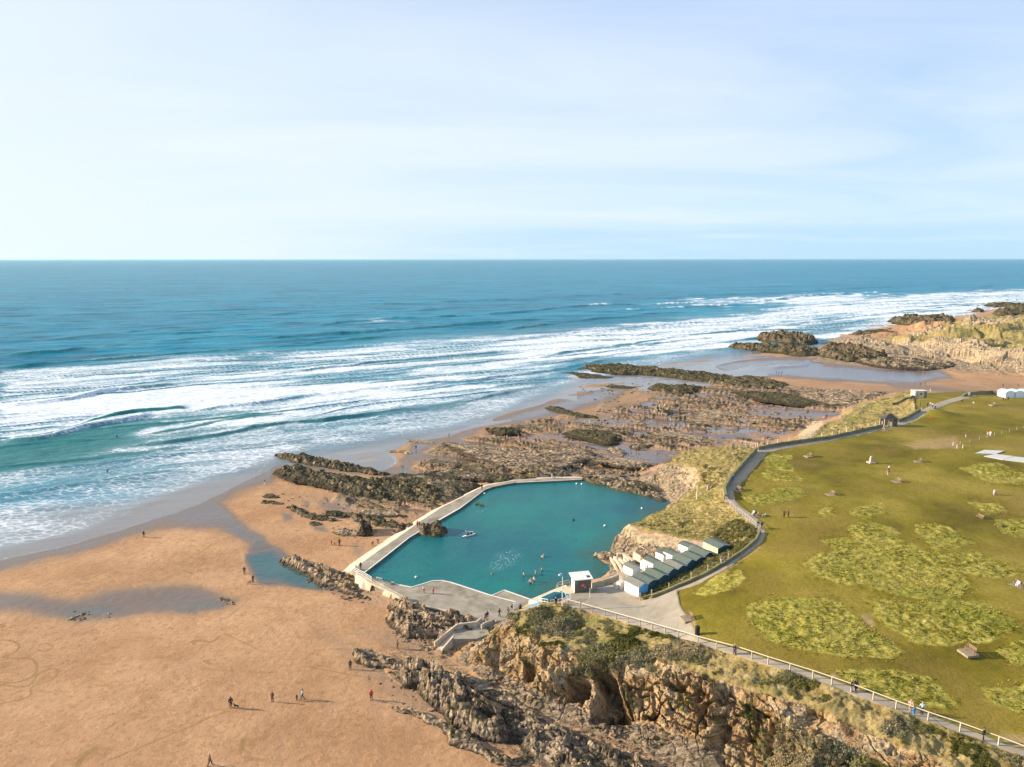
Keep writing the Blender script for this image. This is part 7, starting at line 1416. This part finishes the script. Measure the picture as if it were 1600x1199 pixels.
# people on the green and paths
for a_ in [('left one of two dark walkers in the middle of the green', 1225, 809, 'walk', MAR, DARK), ('right one of two dark walkers in the middle of the green', 1231.5, 808, 'stand', DARK, DARK), ('left walker of a dark pair on the path above the hedge', 1184, 826, 'walk', DARK, DARK), ('right walker of a dark pair on the path above the hedge', 1190, 826.5, 'walk', NAVY, DARK),
           ('person in a bright blue coat on the cliff path in the wall shade', 1145.5, 751, 'walk', BLU, BLU), ('person in red leaning on the white viewpoint railing', 1155, 698, 'stand', RED, DARK), ('dark clad person behind the viewpoint railing', 1160, 696, 'stand', DARK, DARK), ('single dark walker just right of the viewpoint railing', 1194, 700, 'walk', DARK, GRY),
           ('left of two walkers beside the wall near the sandy scar', 1308, 682, 'stand', DARK, DARK), ('right of two walkers beside the wall near the sandy scar', 1312, 681, 'stand', GRY, DARK), ('person in red by the turf wall left of the stone shelter', 1338, 675, 'stand', RED, DARK), ('dark figure next to the person in red left of the stone shelter', 1343, 675, 'walk', DARK, GRY), ('second dark figure right of the person in red left of the shelter', 1346.5, 675, 'stand', DARK, DARK),
           ('man in a white shirt walking across the centre of the green', 1388.5, 737, 'walk', WHT, MAR), ('child in pink trousers just below the man in white on the green', 1387, 743.5, 'walk', TAN, PNK), ('walker in pale clothes at the left of the crowd by the far path', 1428, 637, 'walk', WHT, WHT), ('walker in olive in the crowd by the far path', 1432, 641, 'stand', GRN, DARK), ('walker in black at the back of the crowd by the far path', 1437.5, 635, 'stand', DARK, DARK), ('walker in grey blue in the crowd by the far path', 1440, 641, 'walk', DEN, LTB),
           ('left walker of the trio right of the far path crowd', 1449, 636, 'stand', DARK, DARK), ('pale middle walker of the trio right of the far path crowd', 1454, 635, 'walk', WHT, GRY), ('right walker of the trio right of the far path crowd', 1457, 637, 'stand', LTB, DARK), ('person sitting in red on the small grass mound', 1455, 655, 'sit', RED, RED), ('cricketer in a red top and white trousers left of another in red', 1509, 684, 'stand', RED, WHT), ('cricketer in red next to one in white by the outfield fence', 1543, 681, 'stand', RED, WHT), ('person in white right of the cricketer in red by the fence', 1547, 682, 'stand', WHT, WHT),
           ('dark left figure of three near the marquees', 1567, 627, 'stand', DARK, DARK), ('white shirted middle figure of three near the marquees', 1571, 626.5, 'stand', WHT, DARK), ('blue right figure of three near the marquees', 1575, 626, 'stand', DEN, DARK), ('tiny pale figure on the far green left of the marquees', 1521, 634, 'stand', WHT, TAN), ('pale walker on the left of a pair on the path behind the huts', 1127, 881, 'walk', TAN, WHT), ('darker walker on the right of a pair on the path behind the huts', 1132, 881, 'walk', TAN, GRY),
           ('person in black behind the near fence with fair hair', 1147.5, 1024, 'stand', DARK, DARK, BLOND), ('left half of a dark couple behind the near fence', 1330, 1081, 'stand', DARK, NAVY, BLOND), ('right half of a dark couple behind the near fence', 1337, 1081, 'walk', NAVY, DARK), ('person in a pale pink jumper behind the near fence', 1422, 1113, 'walk', PNK, TAN, BLOND), ('child in light blue between the pink jumper and the pale shirt', 1427.5, 1119, 'stand', BLU, BLU, HAIRM, .72), ('person in a pale shirt and dark trousers behind the near fence', 1440, 1117, 'stand', LTB, DARK, BLOND), ('person in black furthest right behind the near fence', 1536, 1158, 'stand', DARK, DARK)]:
    person(a_[0], a_[1], a_[2], a_[3], a_[4], a_[5], a_[6] if len(a_) > 6 else HAIRM, rz=a_[1]*.7, sc=a_[7] if len(a_) > 7 else 1.0)
for l, x, y, c, rz in [('left of two dark seated figures on the bench near the cliff path', 1265.5, 713, DARK, -1.4), ('person in white sitting on the bench at the right edge', 1591.5, 917, WHT, -1.4), ('person in black and white on the left of the bench group by the white dog', 1178, 805, WHT, -1.2), ('person in black on the bench by the white dog', 1181, 806, DARK, -1.2), ('left of a pair seated at the path bend', 1153.5, 766, GRY, -1.3), ('person in dark red seated at the path bend', 1156, 765, MAR, -1.3), ('right of two dark seated figures on the bench near the cliff path', 1268.5, 713, NAVY, -1.4)]:
    person(l, x, y, 'sit', c, c if c is WHT else DARK, rz=rz)
# prams: dark shape by the crowd
pr_ = empty('pushchair', hit(1461, 639), .4, 'dark pushchair at the right end of the far path crowd', 'pushchair')
m = MB(); m.blob((0, 0, .75), .45, 2, (1.2, .7, .6)); m.build('hood', DARK, pr_, True)
for s in (-.4, .4): MB().tube([(s, -.28, .18), (s, .28, .18)], .18, 8).build('wheel', BLK, pr_)
MB().tube([(-.5, 0, .6), (-.85, 0, 1.05)], .03).build('handle', GALV, pr_)
# dogs
def make_dog():
    root = empty('dog', (0, 0, 0), 0, 'd', 'dog')
    V = [(-.28, 0, .46), (0, 0, .47), (.22, 0, .46), (.36, 0, .58), (.46, 0, .66), (.60, 0, .63), (-.40, 0, .52), (-.55, 0, .66)]; R = [.09, .095, .12, .065, .075, .035, .03, .018]; E_ = [(0, 1), (1, 2), (2, 3), (3, 4), (4, 5), (0, 6), (6, 7)]
    for s in (-1, 1):
        b = len(V); V += [(.24, s*.09, .36), (.23, s*.09, .18), (.24, s*.09, .03), (.29, s*.09, .02)]; R += [.05, .03, .026, .022]; E_ += [(2, b), (b, b+1), (b+1, b+2), (b+2, b+3)]
        b = len(V); V += [(-.24, s*.09, .32), (-.38, s*.09, .18), (-.33, s*.09, .03), (-.28, s*.09, .02)]; R += [.06, .03, .024, .022]; E_ += [(0, b), (b, b+1), (b+1, b+2), (b+2, b+3)]
    skinned('body', V, E_, R, 1, 1, root, DARK); m = MB()
    for s in (-1, 1): m.blob((.44, s*.07, .66), .05, 1, (.6, .4, 1.3))
    m.build('ears', DARK, root); return root
DOG0 = make_dog(); du = False
for l, x, y, c, rz in [('dark dog at the feet of the lone person in black on the sand', 369.5, 1107, DARK, 2.9), ('dark dog beside the person in a black and white jacket', 390, 913, BRN, .3), ('grey dog trotting right of the person in red', 590, 1097, GRY, -.5), ('white dog on the grass by the seated group', 1193, 808, WHT, .1), ('dark dog on the wet sand near the figure in shallow water', 629, 731, DARK, 2.8), ('brown dog by the path right of the stone shelter', 1420, 664, BRN, .2), ('black dog on the grass near the far skyline wall', 1503, 628, DARK, .1), ('small pale dog near the culvert', 1475, 636, WHT, .3)][:7]:
    o = copy_tree(DOG0) if du else DOG0; du = True; o.location = hit(x, y); o.rotation_euler = (0, 0, rz); tag(o, l, 'dog')
    for c_ in o.children: c_.material_slots[0].link = 'OBJECT'; c_.material_slots[0].material = c
# ------------------------------------------------------------------ thin sea air
hm = bpy.data.materials.new('haze'); hm.use_nodes = True; ht = hm.node_tree; ht.nodes.remove(ht.nodes['Principled BSDF'])
pv = ht.nodes.new('ShaderNodeVolumePrincipled'); pv.inputs['Color'].default_value = (0.50, 0.80, 1.0, 1); pv.inputs["Density"].default_value = 1.1e-5; pv.inputs['Anisotropy'].default_value = 0.3
ht.links.new(pv.outputs[0], ht.nodes['Material Output'].inputs['Volume'])
hz_ = MB().box(-90000, 90000, -500, 110000, -60, 90).build('haze', hm); hz_['kind'] = 'stuff'
hz_['label'] = 'thin pale sea air'
